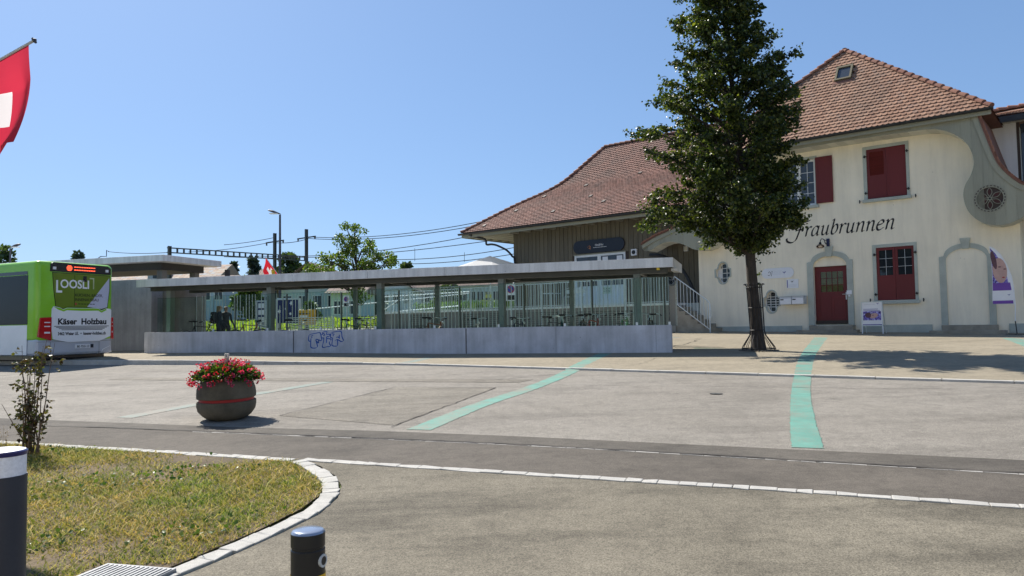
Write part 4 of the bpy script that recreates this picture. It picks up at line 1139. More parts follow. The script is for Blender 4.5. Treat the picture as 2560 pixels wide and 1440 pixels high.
for x0, lab in ((-3.44, 'grey metal letterbox next to the lower quatrefoil window'), (-2.98, 'grey metal letterbox nearest the red front door')):
    o = hung('letterbox', lab, 'letterbox', group='letterboxes beside the red door')
    MB().box(x0, x0+0.445, -0.36, -0.01, 2.22, 2.52).build('body', pm('letterbox_grey', (0.55, 0.57, 0.6), 0.4, 0.06), o, bevel=0.008)
    MB().box(x0+0.015, x0+0.43, -0.366, -0.361, 2.235, 2.45).build('front_flap', MATS['sign_white'], o)
    MB().box(x0+0.03, x0+0.15, -0.369, -0.3665, 2.385, 2.425).build('name_label', MATS['black_paint'], o)
    MB().box(x0-0.01, x0+0.455, -0.38, -0.008, 2.522, 2.535).build('lid', MATS['lead_grey'], o)
o = hung('doorbell_panel', 'small white doorbell panel to the right of the red door', 'doorbell')
MB().box(-1.06, -0.88, -0.075, -0.046, 2.53, 2.68).build('plate', MATS['sign_white'], o, bevel=0.004)
MB().box(-1.0, -0.93, -0.085, -0.046, 2.45, 2.51).build('button', MATS['sign_white'], o, bevel=0.004)
# ------------------------------------------------------------------ goods shed to the left of the station house
shed = thing('goods_shed', 'long wood-clad goods shed with sweeping brown tiled roof left of the station house', 'building', BLOC, BRZ)
SX0, SX1, SY = -17.96, -6.96, 1.0
MB().box(SX0 + 0.05, SX1 - 0.01, SY + 0.03, 9.6, 0.8, 6.5).build('wall', MATS['wood_dark'], shed)
DX0, DX1, DZ0, DZ1 = -14.05, -11.10, 2.43, 4.95
x = SX0; bi_ = 0
while x < SX1 - 0.05:
    w = 0.25 * rng.uniform(0.94, 1.06); xe = min(x + w, SX1)
    if xe <= DX0 or x >= DX1: MB().box(x + 0.009, xe - 0.009, SY - 0.002 - rng.uniform(0, 0.006), SY + 0.028, 2.40, 6.55).build('cladding_board', MATS['board_olive'], shed)
    else: MB().box(x + 0.009, xe - 0.009, SY - 0.004, SY + 0.028, DZ1 + 0.02, 6.55).build('cladding_board', MATS['board_olive'], shed)
    x = xe
# glazed double entrance
en = plate('glazed_entrance', rect(DX0 + 0.02, DX1 - 0.02, DZ0, DZ1), [rect(-13.92, -12.68, 3.42, 4.85), rect(-12.48, -11.22, 3.42, 4.85)], 0.06, MATS['window_white'], shed, SY - 0.02)
for a, b in ((-13.92, -12.68), (-12.48, -11.22)):
    MB().box(a, b, SY + 0.01, SY + 0.016, 3.42, 4.85).build('pane', MATS['window_sky'], en)
    MB().box(a + 0.06, b - 0.06, SY - 0.032, SY - 0.021, 2.52, 3.34).build('panel', MATS['sign_white'], en)
nb = MB().box(-12.4, -11.9, SY - 0.036, SY - 0.0325, 3.02, 3.34).build('notice', pm('notice_green', (0.55, 0.66, 0.52), 0.7), en)
text('notice_text', 'Kosmetik\nund Pflege', nb, MATS['letter_black'], -12.36, 3.22, SY - 0.0375, 0.10, None)
for x0, z0 in ((-12.4, 4.45), (-11.6, 4.45)): MB().box(x0, x0 + 0.3, SY - 0.004, SY + 0.006, z0, z0 + 0.35).build('poster', MATS['sign_white'], en)
MB().box(-14.06, -11.08, SY - 0.05, SY - 0.021, DZ1, DZ1 + 0.05).build('lintel', MATS['board_sage'], en)
sg = thing('shop_sign', 'long black rounded shop sign on the dark wooden shed wall', 'sign', BLOC, BRZ)
MB().xz(pill(-14.05, -11.12, 5.03, 5.66, 12), SY - 0.09, SY - 0.012).build('board', pm('sign_navy', (0.012, 0.014, 0.026), 0.35, 0.3, 1.2, 30, 0.1, 0.0), sg, bevel=0.006)
text('lettering', 'Him&Her', sg, MATS['sign_white'], -12.75, 5.34, SY - 0.092, 0.16, 0.48)
for j in range(9): MB().box(-12.85 + j*0.085, -12.79 + j*0.085, SY - 0.093, SY - 0.091, 5.26, 5.285).build('small_print', MATS['sign_white'], sg)
mbz = MB(); ribbon(mbz, smoothpath([(-13.2, 5.3), (-13.1, 5.38), (-13.02, 5.3), (-13.12, 5.26), (-13.0, 5.22)], 5), (0.03, 0.02), SY - 0.092); mbz.build('emblem', pm('sign_orange', (0.5, 0.18, 0.06), 0.6), sg, recalc=False)
o = thing('wall_fan', 'white square vent with dark round opening right of the black shop sign', 'vent', BLOC, BRZ)
MB().box(-10.76, -10.46, SY - 0.12, SY - 0.01, 4.73, 5.03).build('housing', MATS['sign_white'], o, bevel=0.015)
MB().xz(circ(-10.61, 4.88, 0.1, 18), SY - 0.13, SY - 0.121).build('opening', MATS['black_paint'], o)
o = thing('wall_light', 'small white box light under the porch roof above the stairs', 'lamp', BLOC, BRZ)
MB().box(-8.09, -7.89, SY - 0.1, SY - 0.01, 4.73, 4.95).build('housing', MATS['sign_white'], o, bevel=0.01)
MB().box(-8.07, -7.91, SY - 0.105, SY - 0.101, 4.76, 4.92).build('lens', MATS['board_cream'], o)

# swept roof: height as a function of the distance in from the eaves
PROF = smoothpath([(-0.30, 6.56), (0.4, 7.05), (1.77, 8.01), (3.1, 8.85), (3.73, 9.38), (4.25, 9.98), (4.73, 10.56), (5.13, 11.04), (5.35, 11.3)], 6)
PY = [p[0] for p in PROF]; PZ = [p[1] for p in PROF]
def rz_(y): return float(np.interp(y, PY, PZ))
HX = -20.25                                           # x - y along the left hip
RX1 = -6.45
mb = MB(); n_ = len(PROF)
for (y, z) in PROF: mb.v += [(HX + y, y, z), (RX1, y, z)]
for i in range(n_ - 1): mb.f.append((2*i, 2*i+1, 2*i+3, 2*i+2))
o_ = len(mb.v)
for (y, z) in PROF: mb.v += [(HX + y, y, z), (HX + y, 10.7 - y, z)]
for i in range(n_ - 1): mb.f.append((o_+2*i, o_+2*i+2, o_+2*i+3, o_+2*i+1))
o_ = len(mb.v)
for (y, z) in PROF: mb.v += [(HX + y, 10.7 - y, z), (RX1, 10.7 - y, z)]
for i in range(n_ - 1): mb.f.append((o_+2*i, o_+2*i+2, o_+2*i+3, o_+2*i+1))
sroof = mb.build('roof', MATS['tile_brown'], shed, recalc=False)
sroof.location = (0, 0, -0.03)
cum = [0.0]
for a, b in zip(PROF, PROF[1:]): cum.append(cum[-1] + math.dist(a, b))
tm = []; s = -0.02; r_ = 0
while s < cum[-1] - 0.1:
    y = float(np.interp(max(s, 0), cum, PY)); z = float(np.interp(max(s, 0), cum, PZ))
    y2 = float(np.interp(max(s, 0) + 0.1, cum, PY)); z2 = float(np.interp(max(s, 0) + 0.1, cum, PZ))
    u_ = Vector((0, y2-y, z2-z)).normalized()
    x0 = HX + y; x = math.floor(x0 / TW) * TW + (TW/2 if r_ % 2 else 0)
    while x < RX1:
        if x > x0 + 0.03: tm.append(tile_matrix((x + rng.uniform(-0.004, 0.004), y, z + (s if s < 0 else 0) * 0.6), (1, 0, 0), u_, 0.18 + rng.uniform(-0.018, 0.018)))
        x += TW
    s += TE; r_ += 1
def pxu(p):
    q = CAMR.transposed() @ (p - Vector((0, 0, EYE))); return 1280 + FPX * q.x / -q.z
lay_tiles(sroof, tm, 'tile_brown', BM, 300, vis=lambda p: pxu(p) < 1600)
ridge_run(sroof, [(HX + y, y, z + 0.05) for y, z in PROF[::6]] , 'ridge_tile', 0.12, 0.1)
ridge_run(sroof, [(HX + 5.35, 5.35, 11.34), (-7.0, 5.35, 11.34)], 'ridge_tile', 0.13, 0.11)
for sx_, sy_ in ((-17.9, 1.2), (-16.9, 2.4), (-15.0, 0.6), (-13.4, 1.6), (-11.6, 3.4), (-12.2, 0.9), (-19.2, 0.1), (-14.6, 3.0)):
    zz = rz_(sy_); MB().obox((sx_, sy_, zz + 0.06), (0.09, 0, 0), (0, 0.1, 0.06), (0, -0.02, 0.045)).build('vent_tile', MATS['wood_dark'], sroof)
gut = MB(); n = 9
for x in (HX - 0.42, RX1):
    for k in range(n):
        th = math.pi + math.pi * k / (n-1); gut.v.append((x, -0.36 + 0.09*math.cos(th), 6.53 + 0.095*math.sin(th)))
for k in range(n-1): gut.f.append((k, k+1, n+k+1, n+k))
gut.f += [tuple(range(n)), tuple(range(n, 2*n))[::-1]]
gut.build('gutter', MATS['gutter_metal'], shed)
MB().box(HX - 0.24, RX1, -0.27, -0.235, 6.30, 6.50).build('fascia', MATS['board_sage'], shed)
MB().box(HX - 0.28, HX - 0.245, -0.27, 10.9, 6.30, 6.50).build('fascia', MATS['board_sage'], shed)
i = 0
for k in range(60):
    x0 = HX - 0.22 + k * 0.23
    if x0 > RX1: break
    MB().box(x0, min(x0 + 0.222, RX1), -0.23, 1.0 if x0 > SX0 else 9.0, 6.52, 6.54).build('soffit_plank', MATS['board_soffit'], shed)
for k in range(12):
    MB().box(HX - 0.22, SX0 + 0.03, -0.1 + k*0.75, 0.0 + k*0.75, 6.36, 6.51).build('rafter', MATS['board_soffit'], shed)
for k in range(14):
    MB().box(SX0 + 0.3 + k*0.8, SX0 + 0.4 + k*0.8, -0.23, 0.99, 6.38, 6.51).build('rafter', MATS['board_soffit'], shed)
dp = [(-19.9, -0.36, 6.45), (-19.75, -0.2, 6.35), (-19.36, 0.3, 6.2), (-19.34, 0.4, 5.92), (-19.0, 0.4, 5.90), (-18.67, 0.42, 5.83), (-18.3, 0.5, 5.66), (-18.06, 0.6, 5.5), (-17.85, 0.75, 5.2), (-17.8, 0.9, 4.86), (-17.8, 0.92, 2.4)]
MB().tube(smoothpath(dp, 4), 0.055, 8).build('downpipe', MATS['gutter_metal'], shed, smooth=True)
da = [(-9.6, 0.6, 4.66), (-9.2, 0.6, 4.62), (-8.75, 0.6, 4.47), (-8.3, 0.6, 4.18), (-7.94, 0.6, 3.79), (-7.66, 0.6, 3.3), (-7.45, 0.6, 2.75), (-7.33, 0.6, 2.2), (-7.3, 0.6, 1.9)]
MB().tube(smoothpath(da, 4), 0.075, 8).build('downpipe', MATS['gutter_metal'], shed, smooth=True)

# ------------------------------------------------------------------ raised loading platform with stairs and railing
PF = thing('loading_platform', 'raised concrete loading platform with stone steps along the shed front', 'platform', BLOC, BRZ)
MB().box(-26.0, -7.62, -1.2, 0.97, 0.5, 2.32).build('base', MATS['concrete_dark'], PF)
MB().box(-26.03, -7.6, -1.24, 0.975, 2.32, 2.42).build('deck_slab', MATS['concrete_slab'], PF, bevel=0.01)
MB().box(-7.6, -6.97, -0.02, 0.97, 0.9, 2.41).build('landing_wall', MATS['plinth_paint'], PF)
for i in range(7):
    z1 = 2.42 - (i + 1) * 0.178 + 0.0; x0 = -7.6 + i * 0.27
    MB().box(x0, x0 + 0.29, -1.18, -0.035, 0.7, z1).build('step', MATS['step_stone'], PF, bevel=0.012)
MB().box(-7.7, -7.45, -1.23, -1.21, 1.2, 2.3).build('cheek', MATS['concrete_step'], PF)
RL = thing('platform_railing', 'pale metal bar railing along the loading platform and down its stairs', 'railing', BLOC, BRZ)
MB().box(-26.0, -7.6, -1.275, -1.245, 3.50, 3.54).build('top_rail', MATS['galvanised'], RL)
MB().box(-26.0, -7.6, -1.27, -1.25, 2.46, 2.485).build('bottom_rail', MATS['galvanised'], RL)
bar_me = MB().box(-0.009, 0.009, -0.009, 0.009, -0.02, 1.12).mesh('bar'); bar_me.materials.append(MATS['galvanised'])
x = -25.95
while x < -7.6:
    o = bpy.data.objects.new('bar', bar_me); COL.objects.link(o); o.parent = RL; o.location = (x, -1.26, 2.38); x += 0.135
for x in np.arange(-25.9, -7.5, 2.3):
    MB().box(x - 0.02, x + 0.02, -1.285, -1.235, 1.3, 3.53).build('post', MATS['galvanised'], RL)
hr = smoothpath([(-7.6, -1.2, 3.52), (-7.45, -1.2, 3.48), (-7.2, -1.2, 3.30), (-6.4, -1.2, 2.72), (-6.05, -1.2, 2.46), (-5.93, -1.2, 2.28), (-5.90, -1.2, 1.9), (-5.92, -1.2, 1.75)], 5)
MB().tube(hr, 0.022, 8).build('handrail', MATS['galvanised'], RL, smooth=True)
MB().bar((-7.6, -1.2, 2.50), (-5.95, -1.2, 1.28), 0.03, 0.03).build('string_rail', MATS['galvanised'], RL)
for k in range(11):
    x = -7.5 + k * 0.145; zt = float(np.interp(x, [p[0] for p in hr[:24]], [p[2] for p in hr[:24]])); zb = 2.50 - (x + 7.6) * 0.74
    MB().box(x - 0.008, x + 0.008, -1.208, -1.192, zb, zt).build('bar', MATS['galvanised'], RL)
MB().box(-5.97, -5.93, -1.22, -1.18, 1.05, 2.3).build('post', MATS['galvanised'], RL)
# ------------------------------------------------------------------ bicycle shelter (local x along the wall, y away from the street)
SLOC, SRZ = (4.31, 20.11, 0.0), R(-18)
SM = Matrix.Translation(SLOC) @ Matrix.Rotation(SRZ, 4, 'Z')
def sw(x, y, z=0.0): return SM @ Vector((x, y, z))
def plane_hit(M, u, v, y):
    Mi = M.inverted(); d = Mi.to_3x3() @ ray(u, v); c = Mi @ Vector((0, 0, EYE)); t = (y - c.y) / d.y; return c + d * t
def bloc(u, v, y): return plane_hit(BM, u, v, y)
def sloc(u, v, y): return plane_hit(SM, u, v, y)

sh = thing('bicycle_shelter', 'long open bicycle shelter with flat concrete roof, low concrete wall and glass panes', 'shelter', SLOC, SRZ)
jx = [-17.95, -15.15, -11.94, -9.21, -5.99, -3.24, -0.42, 0.0]
for i, (a, b) in enumerate(zip(jx, jx[1:])):
    ga = 0.018 if i in (2, 4) else 0.003; gb = 0.018 if i in (1, 3) else 0.003
    MB().box(a + ga, b - gb, 0.0, 0.2, 0.35, 1.53 + rng.uniform(-0.002, 0.002)).build('wall_panel', MATS['concrete_wall'], sh, bevel=0.007)
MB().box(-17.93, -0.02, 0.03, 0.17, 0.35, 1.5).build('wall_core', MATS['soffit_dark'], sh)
# roof slab with edge panels
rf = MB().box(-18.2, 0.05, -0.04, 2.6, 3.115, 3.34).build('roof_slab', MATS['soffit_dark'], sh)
fx = [-18.22, -15.3, -11.9, -9.2, -6.6, -3.95, 0.07]
for a, b in zip(fx, fx[1:]):
    MB().box(a + 0.004, b - 0.004, -0.1, -0.041, 3.10, 3.36).build('edge_panel', MATS['concrete_slab'], rf, bevel=0.004)
MB().box(0.051, 0.09, -0.1, 2.6, 3.10, 3.36).build('edge_panel', MATS['concrete_slab'], rf)
MB().box(-18.2, 0.05, -0.04, 2.6, 3.342, 3.365).build('roof_deck', MATS['concrete_slab'], rf)
MB().box(-18.0, -0.12, 0.32, 0.52, 2.97, 3.112).build('beam', MATS['steel_dark'], sh)
MB().box(-18.0, -0.12, 2.2, 2.36, 2.98, 3.112).build('beam', MATS['steel_dark'], sh)
for x in (-16.6, -13.09, -9.02, -4.98, -0.96):
    MB().box(x - 0.05, x + 0.05, 0.53, 2.19, 3.0, 3.113).build('cross_beam', MATS['steel_dark'], sh)
for x in (-17.2, -13.09, -9.02, -4.98, -0.96):
    MB().box(x - 0.09, x + 0.09, 0.30, 0.52, 0.6, 2.97).build('column', MATS['steel_column'], sh, bevel=0.01)
for x in (-11.0, -7.9, -3.3):
    MB().box(x - 0.06, x + 0.06, 2.22, 2.34, 0.7, 2.98).build('back_post', MATS['steel_column'], sh)
MB().box(-0.36, -0.28, 0.0, 0.06, 3.04, 3.098).build('wall_light', pm('yellow_lamp', (0.75, 0.55, 0.05), 0.5), sh)
MB().box(0.0, 0.16, 0.3, 1.1, 3.02, 3.09).build('end_gutter', MATS['concrete_slab'], sh)
# glass
gx = [-17.5, -15.15, -13.0, -11.0, -9.05, -7.05, -5.0, -3.0, -0.95, -0.06]
for i, (a, b) in enumerate(zip(gx, gx[1:])):
    zt = 2.70 + 0.15 * (a + 17.5) / 17.4
    p = MB().box(a + 0.006, b - 0.006, 0.12, 0.132, 1.535, zt).build('glass_pane', MATS['pane_glass'], sh)
    MB().box(a + 0.006, b - 0.006, 0.119, 0.133, zt, zt + 0.008).build('pane_edge', MATS['edge_glass'], p)
    MB().box(b - 0.03, b + 0.03, 0.10, 0.15, 1.535, 1.62).build('clamp', MATS['galvanised'], p)
    MB().box(b - 0.006, b + 0.006, 0.14, 0.155, 1.54, zt - 0.05).build('joint_strip', MATS['steel_dark'], p)
p = MB().box(-0.07, -0.058, 0.14, 2.35, 1.5, 2.85).build('glass_pane', MATS['pane_glass'], sh)
MB().box(-0.071, -0.057, 0.14, 2.35, 2.85, 2.858).build('pane_edge', MATS['edge_glass'], p)
# sprayed tag on the wall
gr = MB()
def gpt(u, v): return (u / 16 + 750, v / 16 + 810)
gs = [[(430,690),(380,690),(345,650),(340,590),(360,470),(400,420),(560,385),(770,345),(815,370),(850,500),(870,660),(740,635),(640,610),(650,690),(690,830),(700,900),(660,950),(560,965),(470,950),(430,900),(430,740),(440,580)],
      [(640,690),(690,710),(745,765),(745,640)],
      [(860,420),(920,415),(910,330),(1080,310),(1060,410),(1190,410),(1165,510),(1075,500),(1075,580),(1180,590),(1250,630),(1180,720),(1190,800),(1220,850),(1210,900),(1080,910),(930,940),(890,870),(930,760),(950,570),(870,560)],
      [(1060,590),(1060,760)],
      [(1300,560),(1230,540),(1230,470),(1260,350),(1420,310),(1620,290),(1670,360),(1680,500),(1735,640),(1720,690),(1640,700),(1560,650),(1480,625),(1400,660)],
      [(1310,560),(1280,780),(1290,860),(1380,890)], [(1500,610),(1510,780),(1500,860)], [(1445,535),(1520,520),(1575,560),(1580,590)], [(1575,430),(1575,560)], [(1380,885),(1470,885),(1510,855)]]
for s_ in gs:
    pth = [(lambda q: (q.x, q.z))(sloc(*gpt(u, v), 0.0)) for u, v in s_]
    ribbon(gr, smoothpath(pth, 5), (0.026, 0.020), -0.003)
for u, v in ((455,480),(510,465),(475,540),(960,380),(985,430),(955,460),(1310,390),(1360,410),(1330,460)):
    q = sloc(*gpt(u, v), 0.0); gr.add([(x, -0.003, z) for x, z in circ(q.x, q.z, 0.022, 8)], [tuple(range(8))])
gr.build('graffiti', pm('spray_blue', (0.02, 0.085, 0.36), 0.6, 0.3, 8, 60, 0.2, 0), sh, recalc=False)

# ------------------------------------------------------------------ underpass pavilion at the left end
pv_ = thing('underpass_pavilion', 'grey concrete underpass entrance with flat slab roof behind the bus', 'pavilion', SLOC, SRZ)
MB().box(-27.0, -18.95, 1.35, 3.6, 0.3, 3.5).build('wall', MATS['concrete_mid'], pv_, bevel=0.01)
MB().box(-18.945, -18.4, 1.9, 3.58, 0.3, 3.09).build('stair_wall', MATS['concrete_dark'], pv_)
sl_ = MB().box(-31.0, -20.65, 3.7, 7.2, 4.42, 4.68).build('roof_slab', MATS['concrete_slab'], pv_, bevel=0.012)
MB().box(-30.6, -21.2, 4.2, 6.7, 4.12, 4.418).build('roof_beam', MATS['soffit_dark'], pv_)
for x, y in ((-21.45, 4.5), (-26, 4.5), (-21.45, 6.4)):
    MB().box(x - 0.14, x + 0.14, y - 0.14, y + 0.14, 0.6, 4.2).build('column', MATS['concrete_dark'], pv_)

# ------------------------------------------------------------------ tall bar fence behind the shelter
fe = thing('bar_fence', 'tall pale bar fence running along the back of the whole shelter', 'fence', SLOC, SRZ)
fence_bars = {}
def fence_top(x): return float(np.interp(x, [-19, -10.2, -0.4], [2.87, 2.87, 3.05]))
x = -18.9; k = 0
while x < -0.5:
    zt = round((fence_top(x) + (0.02 if x < -10.2 else 0.0) - (0.45 if (x < -10.2 and k % 11 in (3, 7)) else 0)) * 20) / 20
    if zt not in fence_bars:
        me = MB().box(-0.0095, 0.0095, -0.0095, 0.0095, 0.75, zt).mesh('bar'); me.materials.append(MATS['galvanised']); fence_bars[zt] = me
    o = bpy.data.objects.new('bar', fence_bars[zt]); COL.objects.link(o); o.parent = fe; o.location = (x, 3.0, 0); x += 0.135 * (2 if (x < -10.2 and k % 9 == 4) else 1); k += 1
MB().box(-18.9, -0.5, 2.984, 3.016, 1.0, 1.04).build('rail', MATS['galvanised'], fe)
MB().bar((-10.3, 3.0, 2.88), (-0.45, 3.0, 3.06), 0.045, 0.04).build('top_rail', MATS['galvanised'], fe)
for x in np.arange(-18.9, -0.4, 2.3): MB().box(x - 0.025, x + 0.025, 3.02, 3.06, 0.6, fence_top(x)).build('post', MATS['steel_dark'], fe)

# slatted screens behind the bicycle stands
def screen(x0, x1, mat, lab, z0=0.95, z1=1.98):
    t_ = thing('slatted_screen', lab, 'screen', SLOC, SRZ, 'slatted screens behind the bicycles')
    for x in (x0, x1): MB().box(x - 0.02, x + 0.02, 3.28, 3.32, 0.7, z1 + 0.04).build('post', MATS[mat], t_)
    z = z0
    while z < z1:
        MB().box(x0 + 0.021, x1 - 0.021, 3.285, 3.315, z, z + 0.03).build('slat', MATS[mat], t_); z += 0.068
for (u0, u1, mat, lab) in ((652, 684, 'galvanised', 'short pale slatted screen beside the leftmost tall shelter column'), (716, 832, 'galvanised', 'long pale slatted screen in front of the blue information panel'),
                           (885, 962, 'steel_dark', 'dark slatted screen behind the second tall shelter column from the left'), (1028, 1098, 'steel_dark', 'dark slatted screen midway between the two middle shelter columns'),
                           (1160, 1246, 'steel_dark', 'dark slatted screen just left of the third tall shelter column'), (1290, 1395, 'steel_dark', 'dark slatted screen right of the no parking sign by the shed'),
                           (1410, 1580, 'steel_dark', 'long dark slatted screen left of the rightmost shelter column')):
    screen(sloc(u0, 800, 3.3).x, sloc(u1, 800, 3.3).x, mat, lab)

# ------------------------------------------------------------------ bicycles
bike_cols = [(0.02, 0.02, 0.025), (0.35, 0.02, 0.02), (0.03, 0.09, 0.3), (0.45, 0.45, 0.43), (0.02, 0.14, 0.09), (0.04, 0.04, 0.05), (0.3, 0.09, 0.03), (0.55, 0.55, 0.53), (0.02, 0.03, 0.06), (0.1, 0.1, 0.11), (0.03, 0.12, 0.12), (0.02, 0.02, 0.02)]
def make_bike():
    t_ = thing('bicycle', 'x', 'bicycle', (0, 0, 0), 0, 'bicycles parked in the shelter')
    fm = MB()
    A, Bb, Cc, D = (-0.5, 0, 0.34), (-0.05, 0, 0.28), (-0.2, 0, 0.84), (0.38, 0, 0.78); Fk = (0.55, 0, 0.34); Hd = (0.35, 0, 0.9)
    for a, b, r_ in ((Bb, Cc, 0.017), (Cc, D, 0.016), (Bb, D, 0.019), (D, Hd, 0.02)): fm.tube([a, b], r_, 6)
    for s_ in (-0.05, 0.05):
        fm.tube([(A[0], s_, A[2]), (Bb[0], s_*0.4, Bb[2])], 0.01, 5); fm.tube([(A[0], s_, A[2]), (Cc[0], s_*0.3, Cc[2]-0.06)], 0.009, 5)
        fm.tube([(D[0], s_*0.5, D[2]-0.05), (0.42, s_, 0.6), (Fk[0], s_, Fk[2])], 0.011, 5)
    fm.build('frame', MATS['black_paint'], t_)
    for cx_ in (-0.5, 0.55):
        wh = MB(); n = 22
        wh.tube([(cx_ + 0.335*math.cos(2*math.pi*k/n), 0, 0.34 + 0.335*math.sin(2*math.pi*k/n)) for k in range(n+1)], 0.018, 6, False)
        w_o = wh.build('wheel', pm('rubber', (0.015, 0.015, 0.016), 0.85), t_, smooth=True)
        rm = MB(); rm.tube([(cx_ + 0.31*math.cos(2*math.pi*k/n), 0, 0.34 + 0.31*math.sin(2*math.pi*k/n)) for k in range(n+1)], 0.009, 4, False)
        for k in range(10):
            a = 2*math.pi*k/10; rm.bar((cx_, 0, 0.34), (cx_ + 0.31*math.cos(a), 0, 0.34 + 0.31*math.sin(a)), 0.004, 0.004)
        rm.build('rim', MATS['galvanised'], w_o)
    MB().tube(smoothpath([(0.28, -0.31, 0.98), (0.36, -0.2, 1.02), (0.36, 0, 1.0), (0.36, 0.2, 1.02), (0.28, 0.31, 0.98)], 4), 0.013, 6).tube([Hd, (0.36, 0, 1.0)], 0.015, 6).build('handlebar', MATS['galvanised'], t_)
    for s_ in (-1, 1): MB().tube([(0.17, s_*0.315, 0.96), (0.29, s_*0.305, 0.985)], 0.018, 6).build('grip', MATS['rubber'], t_)
    sd_ = MB(); sd_.xy([(-0.38, -0.08), (-0.34, -0.1), (-0.22, -0.05), (-0.08, -0.025), (-0.08, 0.025), (-0.22, 0.05), (-0.34, 0.1), (-0.38, 0.08)], 0.97, 1.02)
    sd_.build('saddle', MATS['rubber'], t_, bevel=0.015); MB().tube([(-0.2, 0, 0.82), (-0.235, 0, 0.975)], 0.013, 6).build('seat_post', MATS['galvanised'], t_)
    MB().tube([(-0.05, -0.07, 0.28), (-0.05, 0.07, 0.28)], 0.06, 10).bar((-0.05, 0.07, 0.28), (0.06, 0.08, 0.15), 0.015, 0.02).bar((-0.05, -0.07, 0.28), (-0.16, -0.08, 0.41), 0.015, 0.02).build('crank', MATS['steel_dark'], t_)
    for y_, x_, z_ in ((0.12, 0.06, 0.15), (-0.12, -0.16, 0.41)): MB().box(x_-0.05, x_+0.05, y_-0.04, y_+0.04, z_-0.01, z_+0.01).build('pedal', MATS['rubber'], t_)
    MB().tube([(0.4, 0, 0.86), (0.47, 0, 0.86)], [0.03, 0.045], 8).build('headlight', MATS['galvanised'], t_)
    rk = MB(); rk.box(-0.68, -0.28, -0.06, 0.06, 0.73, 0.745); rk.bar((-0.66, 0.06, 0.73), (-0.5, 0.07, 0.36), 0.008, 0.008); rk.bar((-0.66, -0.06, 0.73), (-0.5, -0.07, 0.36), 0.008, 0.008)
    rk.build('luggage_rack', MATS['steel_dark'], t_)
    return t_
proto = make_bike(); kids = children(proto); gk = {k.name: children(k) for k in kids}
bike_spots = [(500, 1.5, 70, 'black bicycle furthest left, by the dark underpass wall'), (620, 1.4, 75, 'red bicycle right of the two people'), (655, 1.6, 100, 'blue bicycle in front of the timetable case'),
              (735, 1.5, 82, 'pale grey bicycle in front of the blue information panel'), (875, 1.4, 78, 'dark green bicycle left of the second tall shelter column'), (905, 1.6, 95, 'dark bicycle touching the second tall shelter column'),
              (1080, 1.5, 70, 'rusty orange bicycle midway along the shelter'), (1190, 1.5, 100, 'silver bicycle left of the third tall shelter column'), (1292, 1.5, 80, 'dark blue bicycle right of the third tall shelter column'),
              (1382, 1.6, 60, 'dark grey bicycle below the metal table on the platform'), (1405, 1.3, 105, 'teal bicycle below the metal chair on the platform'), (1455, 1.5, 95, 'black bicycle midway between the chairs and the right column'),
              (1480, 1.4, 75, 'second red bicycle, nearer the right end of the shelter'), (1560, 1.5, 85, 'green bicycle with raised handlebar left of the rightmost column'), (1628, 1.4, 105, 'black bicycle right of the last column')]
bc2 = bike_cols + [(0.4, 0.03, 0.02), (0.03, 0.2, 0.06), (0.015, 0.015, 0.015)]
for i, (u, y, ang, lab) in enumerate(bike_spots):
    s_ = sloc(u, 800, y); w_ = sw(s_.x, y)
    if i == 0: t_ = proto
    else:
        t_ = proto.copy(); COL.objects.link(t_)
        for kd in kids:
            c = kd.copy(); COL.objects.link(c); c.parent = t_
            for g2 in gk[kd.name]: d = g2.copy(); COL.objects.link(d); d.parent = c
    t_['label'] = lab
    t_.location = (w_.x, w_.y, surf(w_.x, w_.y)); t_.rotation_euler = (0, rng.uniform(-0.02, 0.05), SRZ + R(ang))
    sc_ = rng.uniform(0.98, 1.08); t_.scale = (sc_, sc_, sc_)
    fr_ = [c for c in children(t_) if c.name.startswith('frame')][0]
    cm = pm('bike_paint_%d' % i, bc2[i], 0.35, 0.05, 4, 60, 0.02, 0)
    fr_.data = fr_.data.copy(); fr_.data.materials.clear(); fr_.data.materials.append(cm)

